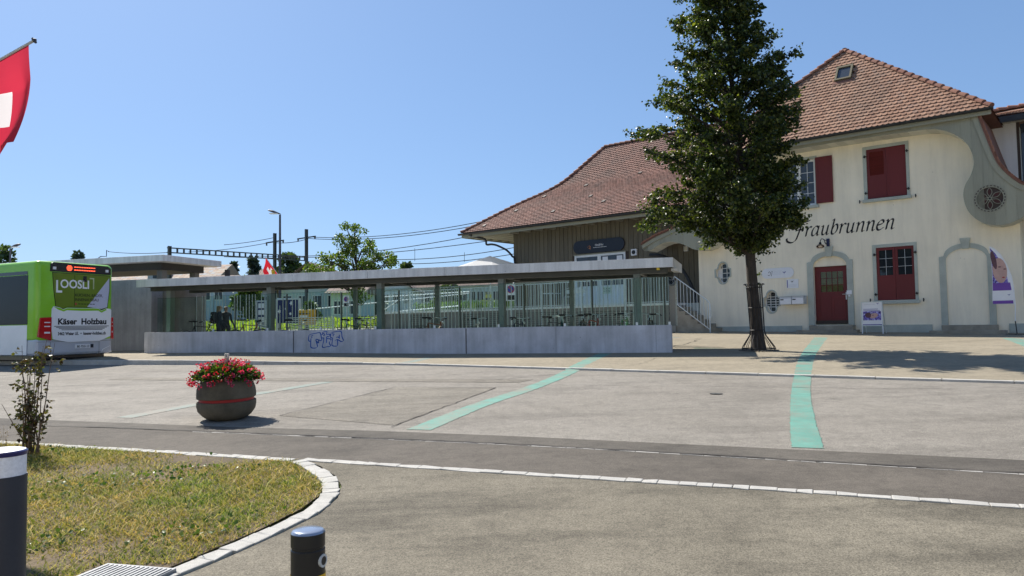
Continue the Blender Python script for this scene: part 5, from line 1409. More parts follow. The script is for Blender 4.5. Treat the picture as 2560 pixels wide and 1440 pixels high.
# ------------------------------------------------------------------ people
def person(label, loc, rz, hgt, skin, top, legs, hair, long_hair, lean=0.0, arm_fwd=0.2, bare_arms=False):
    t_ = thing('person', label, 'person', loc, rz)
    k = hgt / 1.75
    def skinned(name, verts, edges, mat, parent, sub=2):
        me = bpy.data.meshes.new(name); me.from_pydata([tuple(Vector(v[:3]) * k) for v in verts], edges, []); me.update()
        o = link(name, me, mat, parent)
        md = o.modifiers.new('skin', 'SKIN')
        for i, v in enumerate(verts):
            sv = me.skin_vertices[0].data[i]; sv.radius = (v[3] * k, (v[4] if len(v) > 4 else v[3]) * k)
        me.skin_vertices[0].data[0].use_root = True
        s2 = o.modifiers.new('sub', 'SUBSURF'); s2.levels = sub; s2.render_levels = sub
        return o
    V = [(0, 0, 0.95, 0.15, 0.11), (0, 0.01, 1.12, 0.13, 0.1), (0, 0.02, 1.32, 0.165, 0.11), (0, 0.02, 1.44, 0.11, 0.08), (0, 0.0, 1.50, 0.055, 0.055), (0, -0.015, 1.56, 0.06, 0.065), (0, -0.02, 1.64, 0.078, 0.092), (0, -0.01, 1.72, 0.06, 0.07)]
    E = [(0,1),(1,2),(2,3),(3,4),(4,5),(5,6),(6,7)]
    for s_ in (-1, 1):
        b = len(V); V += [(s_*0.19, 0.01, 1.40, 0.055), (s_*0.235, 0.02, 1.14, 0.042), (s_*0.22, -arm_fwd, 0.96, 0.033), (s_*0.21, -arm_fwd-0.06, 0.89, 0.03), (s_*0.20, -arm_fwd-0.1, 0.83, 0.024)]
        E += [(3, b), (b, b+1), (b+1, b+2), (b+2, b+3), (b+3, b+4)]
        b = len(V); st = 0.09 * s_; V += [(s_*0.1, 0, 0.86, 0.095), (s_*0.105, -0.01 - st*0.4, 0.48, 0.06), (s_*0.11, 0.02 - st, 0.1, 0.04), (s_*0.115, -0.06 - st, 0.045, 0.04), (s_*0.12, -0.15 - st, 0.03, 0.03)]
        E += [(0, b), (b, b+1), (b+1, b+2), (b+2, b+3), (b+3, b+4)]
    m, nt, b = nmat('person_' + str(len(bpy.data.materials)))
    tc = N(nt, 'ShaderNodeTexCoord'); sx = N(nt, 'ShaderNodeSeparateXYZ'); nt.links.new(tc.outputs['Object'], sx.inputs[0])
    zr = N(nt, 'ShaderNodeMath', operation='DIVIDE'); nt.links.new(sx.outputs[2], zr.inputs[0]); zr.inputs[1].default_value = 1.75 * k
    c = N(nt, 'ShaderNodeValToRGB'); c.color_ramp.interpolation = 'CONSTANT'
    els = c.color_ramp.elements; stops = [(0.0, (0.05, 0.05, 0.05)), (0.045, legs), (0.545, top), (0.845, skin)]
    while len(els) < 4: els.new(0.5)
    for e, (p, cc_) in zip(els, stops): e.position = p; e.color = (*cc_, 1)
    nt.links.new(zr.outputs[0], c.inputs[0]); nt.links.new(c.outputs[0], b.inputs['Base Color']); b.inputs['Roughness'].default_value = 0.8
    body = skinned('body', V, E, m, t_)
    hm = pm('hair_%d' % len(bpy.data.materials), hair, 0.6, 0.25, 20, 90, 0.2, 0.1)
    hv = [(0, 0.0, 1.70, 0.088, 0.1), (0, 0.035, 1.62, 0.085, 0.075), (0, 0.06, 1.52, 0.075 if long_hair else 0.04, 0.05)] + ([(0, 0.08, 1.36, 0.07, 0.04), (0, 0.085, 1.26, 0.045, 0.03)] if long_hair else [])
    skinned('hair', hv, [(i, i+1) for i in range(len(hv)-1)], hm, t_, 2)
    fm = pm('face_dark', (0.05, 0.02, 0.015), 0.6)
    for s_ in (-1, 1):
        MB().obox((s_*0.032*k, -0.108*k, 1.645*k), (0.012*k, 0, 0), (0, 0.006*k, 0), (0, 0, 0.007*k)).build('eye', fm, t_, bevel=0.003)
    MB().obox((0, -0.12*k, 1.61*k), (0.012*k, 0, 0), (0, 0.014*k, 0.006), (0, 0, 0.02*k)).build('nose', pm('skin_%d' % len(bpy.data.materials), skin, 0.6), t_, bevel=0.005)
    MB().obox((0, -0.1*k, 1.575*k), (0.022*k, 0, 0), (0, 0.008*k, 0), (0, 0, 0.005*k)).build('mouth', fm, t_, bevel=0.003)
    return t_
s_ = sloc(548, 800, 2.0); w1_ = sw(s_.x, 2.0); s_ = sloc(562, 800, 2.3); w2_ = sw(s_.x + 0.05, 2.3)
person('person with long hair and dark backpack standing behind the glass', (w1_.x, w1_.y, surf(w1_.x, w1_.y)), SRZ + R(150), 1.60, (0.5, 0.3, 0.22), (0.02, 0.025, 0.04), (0.03, 0.03, 0.04), (0.22, 0.14, 0.07), True)
person('person in dark top leaning beside the one with the backpack', (w2_.x, w2_.y, surf(w2_.x, w2_.y)), SRZ + R(60), 1.56, (0.5, 0.3, 0.22), (0.03, 0.03, 0.035), (0.04, 0.04, 0.05), (0.06, 0.035, 0.02), False, arm_fwd=0.28)
bp_ = thing('backpack', 'dark backpack with pale patch worn by the long-haired person', 'backpack', (w1_.x, w1_.y, surf(w1_.x, w1_.y)), SRZ + R(150))
MB().obox((0, 0.2, 1.12), (0.15, 0, 0), (0, 0.08, 0), (0, 0, 0.22)).build('bag', pm('bag_navy', (0.012, 0.013, 0.022), 0.7), bp_, bevel=0.05)
MB().obox((0, 0.285, 1.03), (0.1, 0, 0), (0, 0.025, 0), (0, 0, 0.09)).build('pocket', MATS['bag_navy'], bp_, bevel=0.02)
MB().obox((0.02, 0.282, 1.22), (0.04, 0, 0), (0, 0.004, 0), (0, 0, 0.015)).build('patch', MATS['sign_white'], bp_)

# ------------------------------------------------------------------ furniture and signs behind the shelter
def stand(name, label, cat, u, v, Y, rz=SRZ, **k):
    p = at(u, v, Y); z = gz(p.x, p.y); return thing(name, label, cat, (p.x, p.y, z), rz, **k), p.z - z
def px_m(px, Y): return px * Y / FPX
def noparking(u, v, Y, w, lab):
    t_, h = stand('no_parking_sign', lab, 'sign', u, v, Y, group='no parking signs'); W = px_m(w, Y)
    MB().box(-W*0.62, W*0.62, -0.02, 0.0, h - W*1.45, h + W*0.7).build('board', MATS['sign_white'], t_)
    MB().xz(circ(0, h, W*0.5, 24), -0.024, -0.0205).build('red_ring', pm('sign_red', (0.45, 0.03, 0.03), 0.5), t_)
    MB().xz(circ(0, h, W*0.40, 24), -0.028, -0.0245).build('blue_disc', pm('sign_blue', (0.03, 0.06, 0.32), 0.5), t_)
    MB().obox((0, -0.03, h), (W*0.28, 0, -W*0.28), (0, 0.0015, 0), (W*0.04, 0, W*0.04)).build('red_bar', MATS['sign_red'], t_)
    MB().box(-W*0.5, W*0.5, -0.023, -0.0205, h - W*1.35, h - W*0.75).build('text_panel', MATS['black_paint'], t_)
    MB().tube([(0, 0.03, -0.1), (0, 0.03, h + W*0.7)], 0.03, 8).build('post', MATS['galvanised'], t_)
noparking(1277, 723, 30, 20, 'white no parking sign just right of the third tall shelter column')
noparking(866, 748, 34, 13, 'white no parking sign left of the small leafy tree trunk')
t_, h = stand('information_panel', 'large dark blue information panel with pale emblems behind the shelter', 'information board', 721, 775, 31)
W = px_m(60, 31)
MB().box(-W/2, W/2, -0.03, 0.02, h - 0.55, h + 0.42).build('panel', pm('panel_blue', (0.012, 0.02, 0.10), 0.4), t_)
for x_ in (-W/2 - 0.04, W/2 + 0.04): MB().box(x_ - 0.04, x_ + 0.04, -0.05, 0.04, -0.1, h + 0.48).build('post', MATS['galvanised'], t_)
MB().box(-W/2, W/2, -0.05, 0.03, h + 0.43, h + 0.5).build('head_rail', MATS['galvanised'], t_)
for x_, z_, r_ in ((-0.42, -0.05, 0.09), (-0.1, 0.05, 0.06), (0.17, 0.28, 0.1), (0.12, -0.16, 0.07)):
    MB().xz([(x_ + r_*math.cos(a)*(1 if i % 2 else 0.6), h + z_ + r_*math.sin(a)*(1 if i % 2 else 0.6)) for i, a in enumerate(np.linspace(0, 6.28, 11)[:-1])], -0.034, -0.031).build('emblem', MATS['sign_white'], t_)
t_, h = stand('timetable_case', 'glazed white-framed timetable case left of the blue information panel', 'display case', 654, 775, 31)
W = px_m(30, 31)
plate('frame', rect(-W/2, W/2, h - 0.7, h + 0.4), [rect(-W/2 + 0.05, W/2 - 0.05, h - 0.62, h + 0.34)], 0.06, MATS['galvanised'], t_, -0.03)
MB().box(-W/2 + 0.04, W/2 - 0.04, 0.0, 0.02, h - 0.62, h + 0.34).build('back', pm('case_blue', (0.05, 0.07, 0.14), 0.4), t_)
for z_ in (-0.5, -0.2, 0.08): MB().box(-W/2 + 0.09, W/2 - 0.1, -0.004, -0.001, h + z_, h + z_ + 0.2).build('notice', MATS['sign_white'], t_)
for x_ in (-W/2 + 0.02, W/2 - 0.02): MB().box(x_ - 0.025, x_ + 0.025, -0.02, 0.03, -0.1, h - 0.7).build('leg', MATS['galvanised'], t_)
t_, h = stand('yellow_mailbox', 'yellow post box right of the blue information panel', 'mailbox', 768, 787, 30)
W = px_m(36, 30)
MB().box(-W/2, W/2, -0.2, 0.2, h - 0.42, h + 0.2).build('box', pm('post_yellow', (0.62, 0.33, 0.01), 0.45), t_, bevel=0.02)
MB().box(-W/2 + 0.05, W/2 - 0.05, -0.215, -0.201, h + 0.02, h + 0.06).build('slot', MATS['black_paint'], t_)
MB().box(-W/2 + 0.08, W/2 - 0.15, -0.206, -0.201, h - 0.1, h - 0.02).build('label_plate', MATS['sign_white'], t_)
MB().box(-0.06, 0.06, -0.06, 0.06, -0.1, h - 0.42).build('post', MATS['steel_dark'], t_)

# ramp handrails and planted bank at the far end of the platform
rh = thing('ramp_handrail', 'white tubular ramp handrails rising to the right behind the railing', 'handrail', BLOC, BRZ)
for (a, b) in (((790, 772), (1172, 733)), ((960, 742), (1174, 729)), ((1000, 778), (1150, 764)), ((925, 800), (1002, 745))):
    p, q = bloc(*a, -0.4), bloc(*b, -0.4); MB().tube([p, q], 0.028, 8).build('rail', MATS['sign_white'], rh)
for u, v in ((1150, 734), (1060, 745), (985, 755), (900, 765)):
    p = bloc(u, v, -0.4); MB().tube([p, (p.x, p.y, 2.35)], 0.02, 6).build('post', MATS['galvanised'], rh)
bk = MB().box(-26, -18.6, 1.0, 3.4, 0.6, 2.38).build('planting_bed', MATS['soil']); bk.matrix_world = BM; tag(bk, kind='structure')
n = 6000; X = nrg.uniform(-26, -18.6, n); Yy = nrg.uniform(0.98, 3.4, n); pts = np.stack([X, Yy, np.full(n, 2.36) + nrg.uniform(0, 0.45, n)], 1)
nr = nrg.normal(size=(n, 3)) * 0.5; nr[:, 2] = 1.0
leafmat('bank_leaf', (0.03, 0.07, 0.012), (0.08, 0.15, 0.025), (0.2, 0.26, 0.05), 0.4)
o = leaf_cloud('bank_plants', pts, nr, nrg.uniform(0.12, 0.35, n), MATS['bank_leaf'], kind6=False, aspect=0.22); o.matrix_world = BM
tag(o, 'tall green plants on the bank behind the ramp handrails', 'plants', kind='stuff')
def canvas():
    m, nt, b = nmat('canvas_white'); b.inputs['Base Color'].default_value = (0.8, 0.8, 0.79, 1); b.inputs['Roughness'].default_value = 0.9
    tl = N(nt, 'ShaderNodeBsdfTranslucent'); tl.inputs[0].default_value = (0.75, 0.75, 0.74, 1); mx = N(nt, 'ShaderNodeMixShader'); mx.inputs[0].default_value = 0.5
    nt.links.new(b.outputs[0], mx.inputs[1]); nt.links.new(tl.outputs[0], mx.inputs[2]); nt.links.new(mx.outputs[0], nt.nodes['Material Output'].inputs[0]); return m
# parasol, table and chairs on the platform
p = bloc(1225, 640, 0.2)
t_ = thing('parasol', 'large white parasol on the platform left of the shed wall', 'parasol', tuple(BM @ Vector((p.x, 0.2, 2.42))), BRZ)
hz = p.z - 2.42; mb = MB(); n = 8
mb.v.append((0, 0, hz)); 
for k in range(n): a = 2*math.pi*k/n; mb.v.append((2.1*math.cos(a), 2.1*math.sin(a), hz - 0.66))
for k in range(n): a = 2*math.pi*k/n; mb.v.append((2.1*math.cos(a), 2.1*math.sin(a), hz - 0.86))
for k in range(n): mb.f += [(0, 1+k, 1+(k+1) % n), (1+k, 1+n+k, 1+n+(k+1) % n, 1+(k+1) % n)]
mb.build('canopy', canvas(), t_, recalc=False)
MB().tube([(0, 0, 0), (0, 0, hz)], 0.03, 8).build('pole', MATS['galvanised'], t_)
for k in range(n): a = 2*math.pi*k/n; MB().tube([(0, 0, hz - 0.04), (1.72*math.cos(a), 1.72*math.sin(a), hz - 0.64)], 0.012, 4).build('rib', MATS['galvanised'], t_)
MB().box(-0.35, 0.35, -0.35, 0.35, 0, 0.08).build('base', MATS['concrete_step'], t_)
p = bloc(1378, 733, -0.4)
t_ = thing('bistro_table', 'tall slim metal table on the platform before the shed door', 'table', tuple(BM @ Vector((p.x, -0.4, 2.42))), BRZ)
h = p.z - 2.42
MB().box(-0.34, 0.34, -0.34, 0.34, h - 0.03, h).build('table_top', MATS['galvanised'], t_); MB().tube([(0, 0, 0), (0, 0, h - 0.03)], 0.025, 8).build('leg', MATS['galvanised'], t_); MB().box(-0.25, 0.25, -0.25, 0.25, 0, 0.02).build('foot', MATS['galvanised'], t_)
def chair(lab, u, y, rz, col):
    p = bloc(u, 745, y)
    t_ = thing('metal_chair', lab, 'chair', tuple(BM @ Vector((p.x, y, 2.42))), BRZ + rz, 'chairs on the platform')
    for s_ in (-0.22, 0.22):
        MB().tube(smoothpath([(s_, -0.22, 0), (s_, -0.2, 0.45), (s_*1.02, 0.2, 0.45), (s_, 0.24, 0.0)], 3), 0.012, 6).build('leg', col, t_)
    MB().tube(smoothpath([(-0.22, 0.2, 0.45), (-0.22, 0.27, 0.8), (-0.12, 0.28, 0.88), (0.12, 0.28, 0.88), (0.22, 0.27, 0.8), (0.22, 0.2, 0.45)], 4), 0.012, 6).build('back_frame', col, t_)
    MB().box(-0.2, 0.2, 0.26, 0.28, 0.62, 0.8).build('backrest', col, t_); MB().box(-0.21, 0.21, -0.2, 0.2, 0.45, 0.47).build('seat', col, t_)
chair('silver tube chair beside the slim table on the platform', 1424, -0.4, 0.5, MATS['galvanised'])
chair('second silver tube chair further right on the platform', 1450, -0.1, -2.4, MATS['galvanised'])
chair('yellow-green chair on the platform left of the third tall column', 1216, -0.2, 0.3, pm('chair_lime', (0.5, 0.5, 0.06), 0.6))
# ------------------------------------------------------------------ bus (local x across the rear, y forwards)
bz = gz(-14.3, 22.2)
bus = thing('city_bus', 'bright green and silver city bus seen from behind with advertising on its rear', 'bus', (-14.3, 22.2, bz), R(63.4))
pm('bus_green', (0.24, 0.55, 0.02), 0.32, 0.05, 2, 60, 0.02, 0.0, coat=0.5)
pm('bus_silver', (0.5, 0.52, 0.58), 0.35, 0.06, 2, 60, 0.03, 0.0, metal=0.2, coat=0.3)
pm('bus_white', (0.84, 0.84, 0.86), 0.35, 0.04, 2, 60, 0.02, 0.0, coat=0.3)
pm('bus_black', (0.012, 0.012, 0.02), 0.2, 0.1, 2, 60, 0.05, 0.0, coat=0.5)
bd = MB().box(0, 2.5, 0, 11.9, 0.74, 3.22).build('body', MATS['bus_green'], bus)
bv_ = bd.modifiers.new('bevel', 'BEVEL'); bv_.width = 0.15; bv_.segments = 5; bd.data.polygons.foreach_set('use_smooth', [True]*len(bd.data.polygons))
lw = MB().box(0.01, 2.49, 0.02, 11.88, 0.32, 0.86).build('skirt', MATS['bus_silver'], bus, bevel=0.09)
MB().box(-0.006, 0.001, 0.42, 11.7, 0.36, 1.26).build('side_panel', MATS['bus_white'], bus)
sw_ = MB().box(-0.008, 0.001, 0.4, 11.6, 1.28, 2.78).build('side_window', darkglass('bus_window', (0.012, 0.014, 0.02), 0.12, 0.25), bus)
MB().box(-0.012, -0.009, 0.42, 11.5, 2.80, 2.90).build('window_trim', MATS['bus_black'], sw_)
MB().box(2.499, 2.508, 0.4, 11.6, 1.28, 2.78).build('side_window', MATS['bus_window'], bus)
MB().box(2.499, 2.506, 0.42, 11.7, 0.36, 1.26).build('side_panel', MATS['bus_white'], bus)
rw = [(0.30, 2.80), (2.30, 2.78), (2.30, 2.3), (2.22, 1.74), (2.0, 1.68), (1.9, 1.75), (0.78, 1.75), (0.66, 1.70), (0.42, 1.76), (0.34, 2.3)]
w_o = MB().xz(rw, -0.012, 0.0).build('rear_window', MATS['bus_black'], bus)
rw2 = [(x*0.985 + 0.02, (z-2.25)*0.965 + 2.25) for x, z in rw]
MB().xz(rw2, -0.016, -0.0125).build('advert_film', pm('film_green', (0.15, 0.22, 0.018), 0.3, 0.12, 2, 60, 0.04, 0), w_o)
MB().xz([(2.27, 2.70), (2.27, 2.3), (2.2, 1.77), (1.99, 1.72), (1.48, 1.775), (1.50, 1.79)], -0.019, -0.0165).build('advert_wedge', pm('film_lilac', (0.52, 0.53, 0.66), 0.4, 0.05), w_o)
text('advert_lettering', 'L', w_o, MATS['bus_white'], 0.42, 2.20, -0.021, 0.52, 0.20, 0.01)
text('advert_lettering', 'OOSLI', w_o, MATS['bus_white'], 0.56, 2.34, -0.0195, 0.36, 0.98, 0.008)
MB().box(1.56, 1.72, -0.021, -0.0185, 2.64, 2.68).box(1.68, 1.72, -0.021, -0.0185, 2.33, 2.64).build('advert_mark', pm('film_pale', (0.45, 0.5, 0.3), 0.4), w_o)
text('advert_lettering', 'KÜCHEN, BÄDER,', w_o, MATS['letter_black'], 1.06, 2.09, -0.0215, 0.125, 0.98)
text('advert_lettering', 'INNENAUSBAU', w_o, MATS['letter_black'], 1.06, 1.95, -0.0215, 0.125, 0.83)
MB().box(1.06, 1.12, -0.0215, -0.0185, 1.83, 1.89).build('advert_badge', pm('badge_red', (0.4, 0.04, 0.04), 0.5), w_o)
for k in range(6): MB().box(1.17 + k*0.1, 1.25 + k*0.1, -0.0205, -0.0185, 1.85, 1.872).build('small_print', MATS['letter_black'], w_o)
MB().box(1.035, 1.045, -0.0205, -0.0165, 1.79, 2.74).build('window_seam', MATS['bus_black'], w_o)
MB().box(1.33, 1.46, -0.021, -0.0165, 2.55, 2.72).build('camera_box', MATS['bus_black'], w_o)
ds = MB().xz([(0.22, 2.82), (2.33, 2.80), (2.33, 3.0), (2.2, 3.07), (0.36, 3.10), (0.24, 3.04)], -0.014, 0.03).build('destination_display', MATS['bus_black'], bus)
led = emit('led_red', (1.0, 0.10, 0.04), 1.6)
for k in range(6):
    w = [0.12, 0.17, 0.19, 0.19, 0.17, 0.12][k]; MB().box(0.86 - w/2, 0.86 + w/2, -0.017, -0.0145, 2.865 + k*0.028, 2.881 + k*0.028).build('led_row', led, ds)
for z_ in (2.885, 2.975): 
    for k in range(9): MB().box(1.02 + k*0.083, 1.09 + k*0.083, -0.017, -0.0145, z_, z_ + 0.022).build('led_row', led, ds)
for x_ in (0.36, 2.18): MB().box(x_ - 0.05, x_ + 0.05, -0.03, -0.0142, 2.88, 2.96).build('marker_lamp', MATS['sign_white'], ds)
ep = [(0.30, 1.70), (0.36, 1.78), (0.55, 1.745), (0.68, 1.69), (0.8, 1.735), (1.88, 1.735), (2.0, 1.67), (2.16, 1.735), (2.33, 1.72), (2.36, 1.68), (2.34, 0.86), (1.95, 0.72), (0.85, 0.70), (0.34, 0.80), (0.28, 1.2)]
eng = MB().xz(ep, -0.018, 0.0).build('engine_cover', MATS['bus_white'], bus)
MB().xz([(0.36, 1.765), (0.55, 1.735), (0.68, 1.68), (0.8, 1.725), (1.88, 1.725), (2.0, 1.66), (2.14, 1.72), (2.2, 1.69), (2.0, 1.60), (1.88, 1.66), (1.3, 1.65), (0.8, 1.665), (0.68, 1.625), (0.5, 1.68)], -0.021, -0.0185).build('green_edge', MATS['bus_green'], eng)
text('advert_lettering', 'Käser  Holzbau', eng, MATS['letter_black'], 0.50, 1.24, -0.0205, 0.25, 1.68, 0.009)
for k, (a, b) in enumerate(((0.38, 2.27), (0.44, 2.20), (0.53, 2.12), (0.62, 2.04))): MB().box(a, b, -0.0205, -0.0185, 1.172 - k*0.036, 1.19 - k*0.036).build('advert_rule', MATS['letter_black'], eng)
text('advert_lettering', '3462 Weier i.E.  •  kaeser-holzbau.ch', eng, MATS['letter_black'], 0.50, 0.915, -0.0205, 0.13, 1.66, 0.004)
for x0, x1, s_ in ((0.06, 0.47, 1), (2.41, 2.51, -1)):
    lp = [(x0 + (0.06 if s_ > 0 else 0), 1.48), (x1 - (0 if s_ > 0 else 0.02), 1.50), (x1, 0.78), (x0 + (0.0 if s_ > 0 else 0), 0.90)]
    lt = MB().xz(lp, -0.028, 0.09).build('tail_light', pm('lens_red', (0.5, 0.012, 0.012), 0.15, 0.1, 6, 60, 0.05, 0, coat=0.6), bus, bevel=0.012)
    for z_ in (1.32, 1.20, 1.0): MB().box((x0+x1)/2 - 0.02, x1 - 0.05, -0.031, -0.0285, z_, z_ + (0.05 if z_ < 1.1 else 0.03)).build('reflector', MATS['sign_white'], lt)
pt = MB().box(1.24, 1.72, -0.012, 0.02, 0.52, 0.64).build('number_plate', MATS['sign_white'], bus)
text('plate_number', 'BE·755113', pt, MATS['letter_black'], 1.28, 0.545, -0.0135, 0.10, 0.40, 0.002)
MB().box(1.73, 1.83, -0.005, 0.03, 0.53, 0.64).build('plate_recess', MATS['bus_black'], bus)
plate('tow_flap', [(2.1, 0.36), (2.16, 0.47), (2.42, 0.58), (2.46, 0.36)], [[(2.12, 0.37), (2.17, 0.46), (2.41, 0.565), (2.45, 0.37)]], 0.012, MATS['bus_white'], bus, 0.008)
def remap(o):
    o.data.transform(Matrix(((0.944, 0, 0, 0.192), (0, 1, 0, 0), (0, 0, 1.03, 0.0), (0, 0, 0, 1))))
    for c in children(o): remap(c)
for o_ in (w_o, eng, ds): remap(o_)
for a_ in ((0.46, 0.464, 0.33, 0.74), (2.03, 2.034, 0.33, 0.72), (0.06, 2.44, 0.742, 0.748)): MB().box(a_[0], a_[1], 0.012, 0.03, a_[2], a_[3]).build('panel_gap', MATS['bus_black'], bus)
for x_, y_ in ((0.12, 3.3), (2.38, 3.3), (0.12, 9.2), (2.38, 9.2)):
    wl_ = MB(); wl_.tube([(x_ - 0.13, y_, 0.48), (x_ + 0.13, y_, 0.48)], 0.48, 28); w__ = wl_.build('wheel', MATS['rubber'], bus)
    MB().tube([(x_ - 0.135, y_, 0.48), (x_ + 0.135, y_, 0.48)], 0.28, 20).build('rim', MATS['lead_grey'], w__)
MB().box(0.1, 2.4, 0.3, 11.5, 0.2, 0.33).build('underbody', MATS['bus_black'], bus)

# ------------------------------------------------------------------ concrete flower planter
pc = (-4.15, 10.78, gz(-4.15, 10.78))
pt = thing('flower_planter', 'round dark concrete planter with red band standing on the road', 'planter', pc)
pt.rotation_euler = (R(1.9), R(-0.8), 0); pt.scale = (0.93, 0.93, 1.03)
MB().lathe([(0.24, 0.0), (0.30, 0.02), (0.36, 0.06), (0.42, 0.13), (0.437, 0.20), (0.435, 0.255), (0.425, 0.262), (0.38, 0.263)], 40).build('lower_bowl', MATS['planter_concrete'], pt, smooth=True)
MB().lathe([(0.405, 0.255), (0.408, 0.31)], 40).build('red_band', pm('band_red', (0.34, 0.016, 0.016), 0.5, 0.08), pt, smooth=True)
MB().lathe([(0.38, 0.302), (0.428, 0.303), (0.437, 0.31), (0.437, 0.36), (0.43, 0.43), (0.405, 0.50), (0.36, 0.55), (0.31, 0.565), (0.28, 0.54), (0.27, 0.5)], 40, capt=False).build('upper_bowl', MATS['planter_concrete'], pt, smooth=True)
from mathutils import noise as mnoise
for o_ in [c for c in bpy.data.objects if c.parent == pt and 'bowl' in c.name]:
    for v_ in o_.data.vertices:
        d_ = Vector((v_.co.x, v_.co.y, 0)); r_ = d_.length
        if r_ > 0.3: k_ = 1 + 0.018*mnoise.noise(v_.co*7) + 0.008*mnoise.noise(v_.co*23); v_.co.x *= k_; v_.co.y *= k_
MB().lathe([(0.275, 0.5), (0.27, 0.53)], 24).build('soil', MATS['soil'], pt)
n = 2600
th = nrg.uniform(0, 2*math.pi, n); rr_ = np.sqrt(nrg.uniform(0, 1, n)) * 0.45; zt = 0.60 + 0.19*np.sqrt(np.clip(1 - (rr_/0.48)**2, 0, 1)) * nrg.uniform(0.2, 1.0, n) - 0.05*(rr_ > 0.36)
pts = np.stack([rr_*np.cos(th), rr_*np.sin(th), zt], 1); nr = pts - np.array([0, 0, 0.5]); nr += nrg.normal(size=(n, 3))*0.15
leafmat('geranium_leaf', (0.02, 0.045, 0.01), (0.045, 0.09, 0.02), (0.10, 0.15, 0.035), 0.35)
fl_th = thing('flower_bed', 'dense mound of pink and red flowers growing in the round planter', 'flowers', pc)
leaf_cloud('foliage', pts, nr, nrg.uniform(0.03, 0.06, n), MATS['geranium_leaf'], fl_th)
leafmat('petal_pink', (0.40, 0.012, 0.075), (0.56, 0.03, 0.15), (0.72, 0.15, 0.32), 0.3, 0.6)
leafmat('petal_red', (0.28, 0.006, 0.015), (0.42, 0.012, 0.035), (0.58, 0.05, 0.1), 0.3, 0.6)
for nm, nh, sd in (('petal_pink', 80, 1), ('petal_red', 62, 2)):
    P = []; D = []; S_ = []
    for k in range(nh):
        a = rng.uniform(0, 6.283); q = math.sqrt(rng.random()) * 0.485
        z = 0.60 + 0.21*math.sqrt(max(0, 1 - (q/0.5)**2)) + rng.uniform(-0.06, 0.05) - (0.05 if q > 0.4 else 0)
        if rng.random() < 0.1: q = rng.uniform(0.46, 0.54); z = rng.uniform(0.50, 0.60)
        if nm == 'petal_red' and q < 0.25 and rng.random() < 0.6: continue
        c = np.array([q*math.cos(a), q*math.sin(a), z])
        m_ = rng.randint(8, 24); dd = nrg.normal(size=(m_, 3)); dd /= np.linalg.norm(dd, axis=1, keepdims=True)
        P.append(c + dd*rng.uniform(0.012, 0.03)); D.append(dd); S_.append(nrg.uniform(0.016, 0.03, m_))
    leaf_cloud('blossoms', np.concatenate(P), np.concatenate(D), np.concatenate(S_), MATS[nm], fl_th, aspect=1.1, kind6=True)
st = thing('wooden_stake', 'small wooden stake standing up out of the planter flowers', 'stake', (pc[0] + 0.0, pc[1] - 0.02, pc[2] + 0.55))
MB().box(-0.026, 0.026, -0.02, 0.02, -0.1, 0.39).build('post', MATS['stake_wood'], st, bevel=0.004)
MB().box(-0.028, 0.028, -0.023, 0.022, 0.33, 0.392).build('cap', MATS['board_cream'], st)
MB().box(-0.004, 0.004, -0.026, -0.0205, 0.34, 0.375).build('number_mark', MATS['letter_black'], st)

# ------------------------------------------------------------------ bollards
bp = at(770, 1325, 2.3); gz_ = gz(bp.x, bp.y); h = bp.z - gz_
bl = thing('lock_bollard', 'black round bollard with grey cap, key lock and yellow band in the foreground', 'bollard', (bp.x, bp.y, gz_))
r0 = 0.0515
MB().lathe([(r0, 0.0), (r0, h - 0.155)], 40).build('shaft', MATS['black_paint'], bl, smooth=True)
MB().lathe([(r0 + 0.0012, h - 0.30), (r0 + 0.0012, h - 0.128)], 40, capb=False, capt=False).build('yellow_band', pm('band_yellow', (0.7, 0.42, 0.01), 0.4), bl, smooth=True)
MB().lathe([(r0, h - 0.155), (r0, h - 0.056), (r0 - 0.002, h - 0.054)], 40).build('head', pm('bollard_black', (0.014, 0.014, 0.015), 0.32, 0.1, 8, 90, 0.05, 0.02), bl, smooth=True)
MB().lathe([(r0 - 0.003, h - 0.054), (r0 - 0.003, h - 0.048), (r0, h - 0.046), (r0, h - 0.006)], 40).build('collar', MATS['bollard_black'], bl, smooth=True)
MB().lathe([(r0 - 0.0008, h - 0.006), (r0 - 0.003, h - 0.001), (r0 - 0.008, h + 0.002), (0.02, h + 0.003)], 40).build('cap', pm('cap_grey', (0.30, 0.34, 0.42), 0.18, 0.08, 20, 200, 0.05, 0.02, metal=0.5), bl, smooth=True)
lk = MB(); lkx = Matrix.Rotation(R(-17), 3, 'Z'); c = lkx @ Vector((r0, 0, 0)); dn = lkx @ Vector((1, 0, 0))
lk.tube([Vector((c.x, c.y, h - 0.088)) - dn*0.008, Vector((c.x, c.y, h - 0.088)) + dn*0.003], 0.02, 20); lko = lk.build('lock_ring', MATS['lead_grey'], bl)
MB().tube([Vector((c.x, c.y, h - 0.088)) - dn*0.002, Vector((c.x, c.y, h - 0.088)) + dn*0.0036], 0.013, 16).build('lock_core', MATS['black_paint'], lko)
lp = at(6, 1122, 3.6); gz_ = gz(lp.x, lp.y); h = lp.z - gz_
bl = thing('light_bollard', 'tall dark grey bollard light with white ring at the left edge', 'bollard light', (lp.x, lp.y, gz_))
pm('bollard_anthracite', (0.030, 0.033, 0.045), 0.5, 0.1, 6, 120, 0.08, 0.05)
MB().lathe([(0.104, 0.0), (0.104, h - 0.125)], 40).build('shaft', MATS['bollard_anthracite'], bl, smooth=True)
MB().lathe([(0.1, h - 0.125), (0.1, h - 0.03)], 40).build('diffuser', pm('opal', (0.80, 0.80, 0.84), 0.35, 0.02), bl, smooth=True)
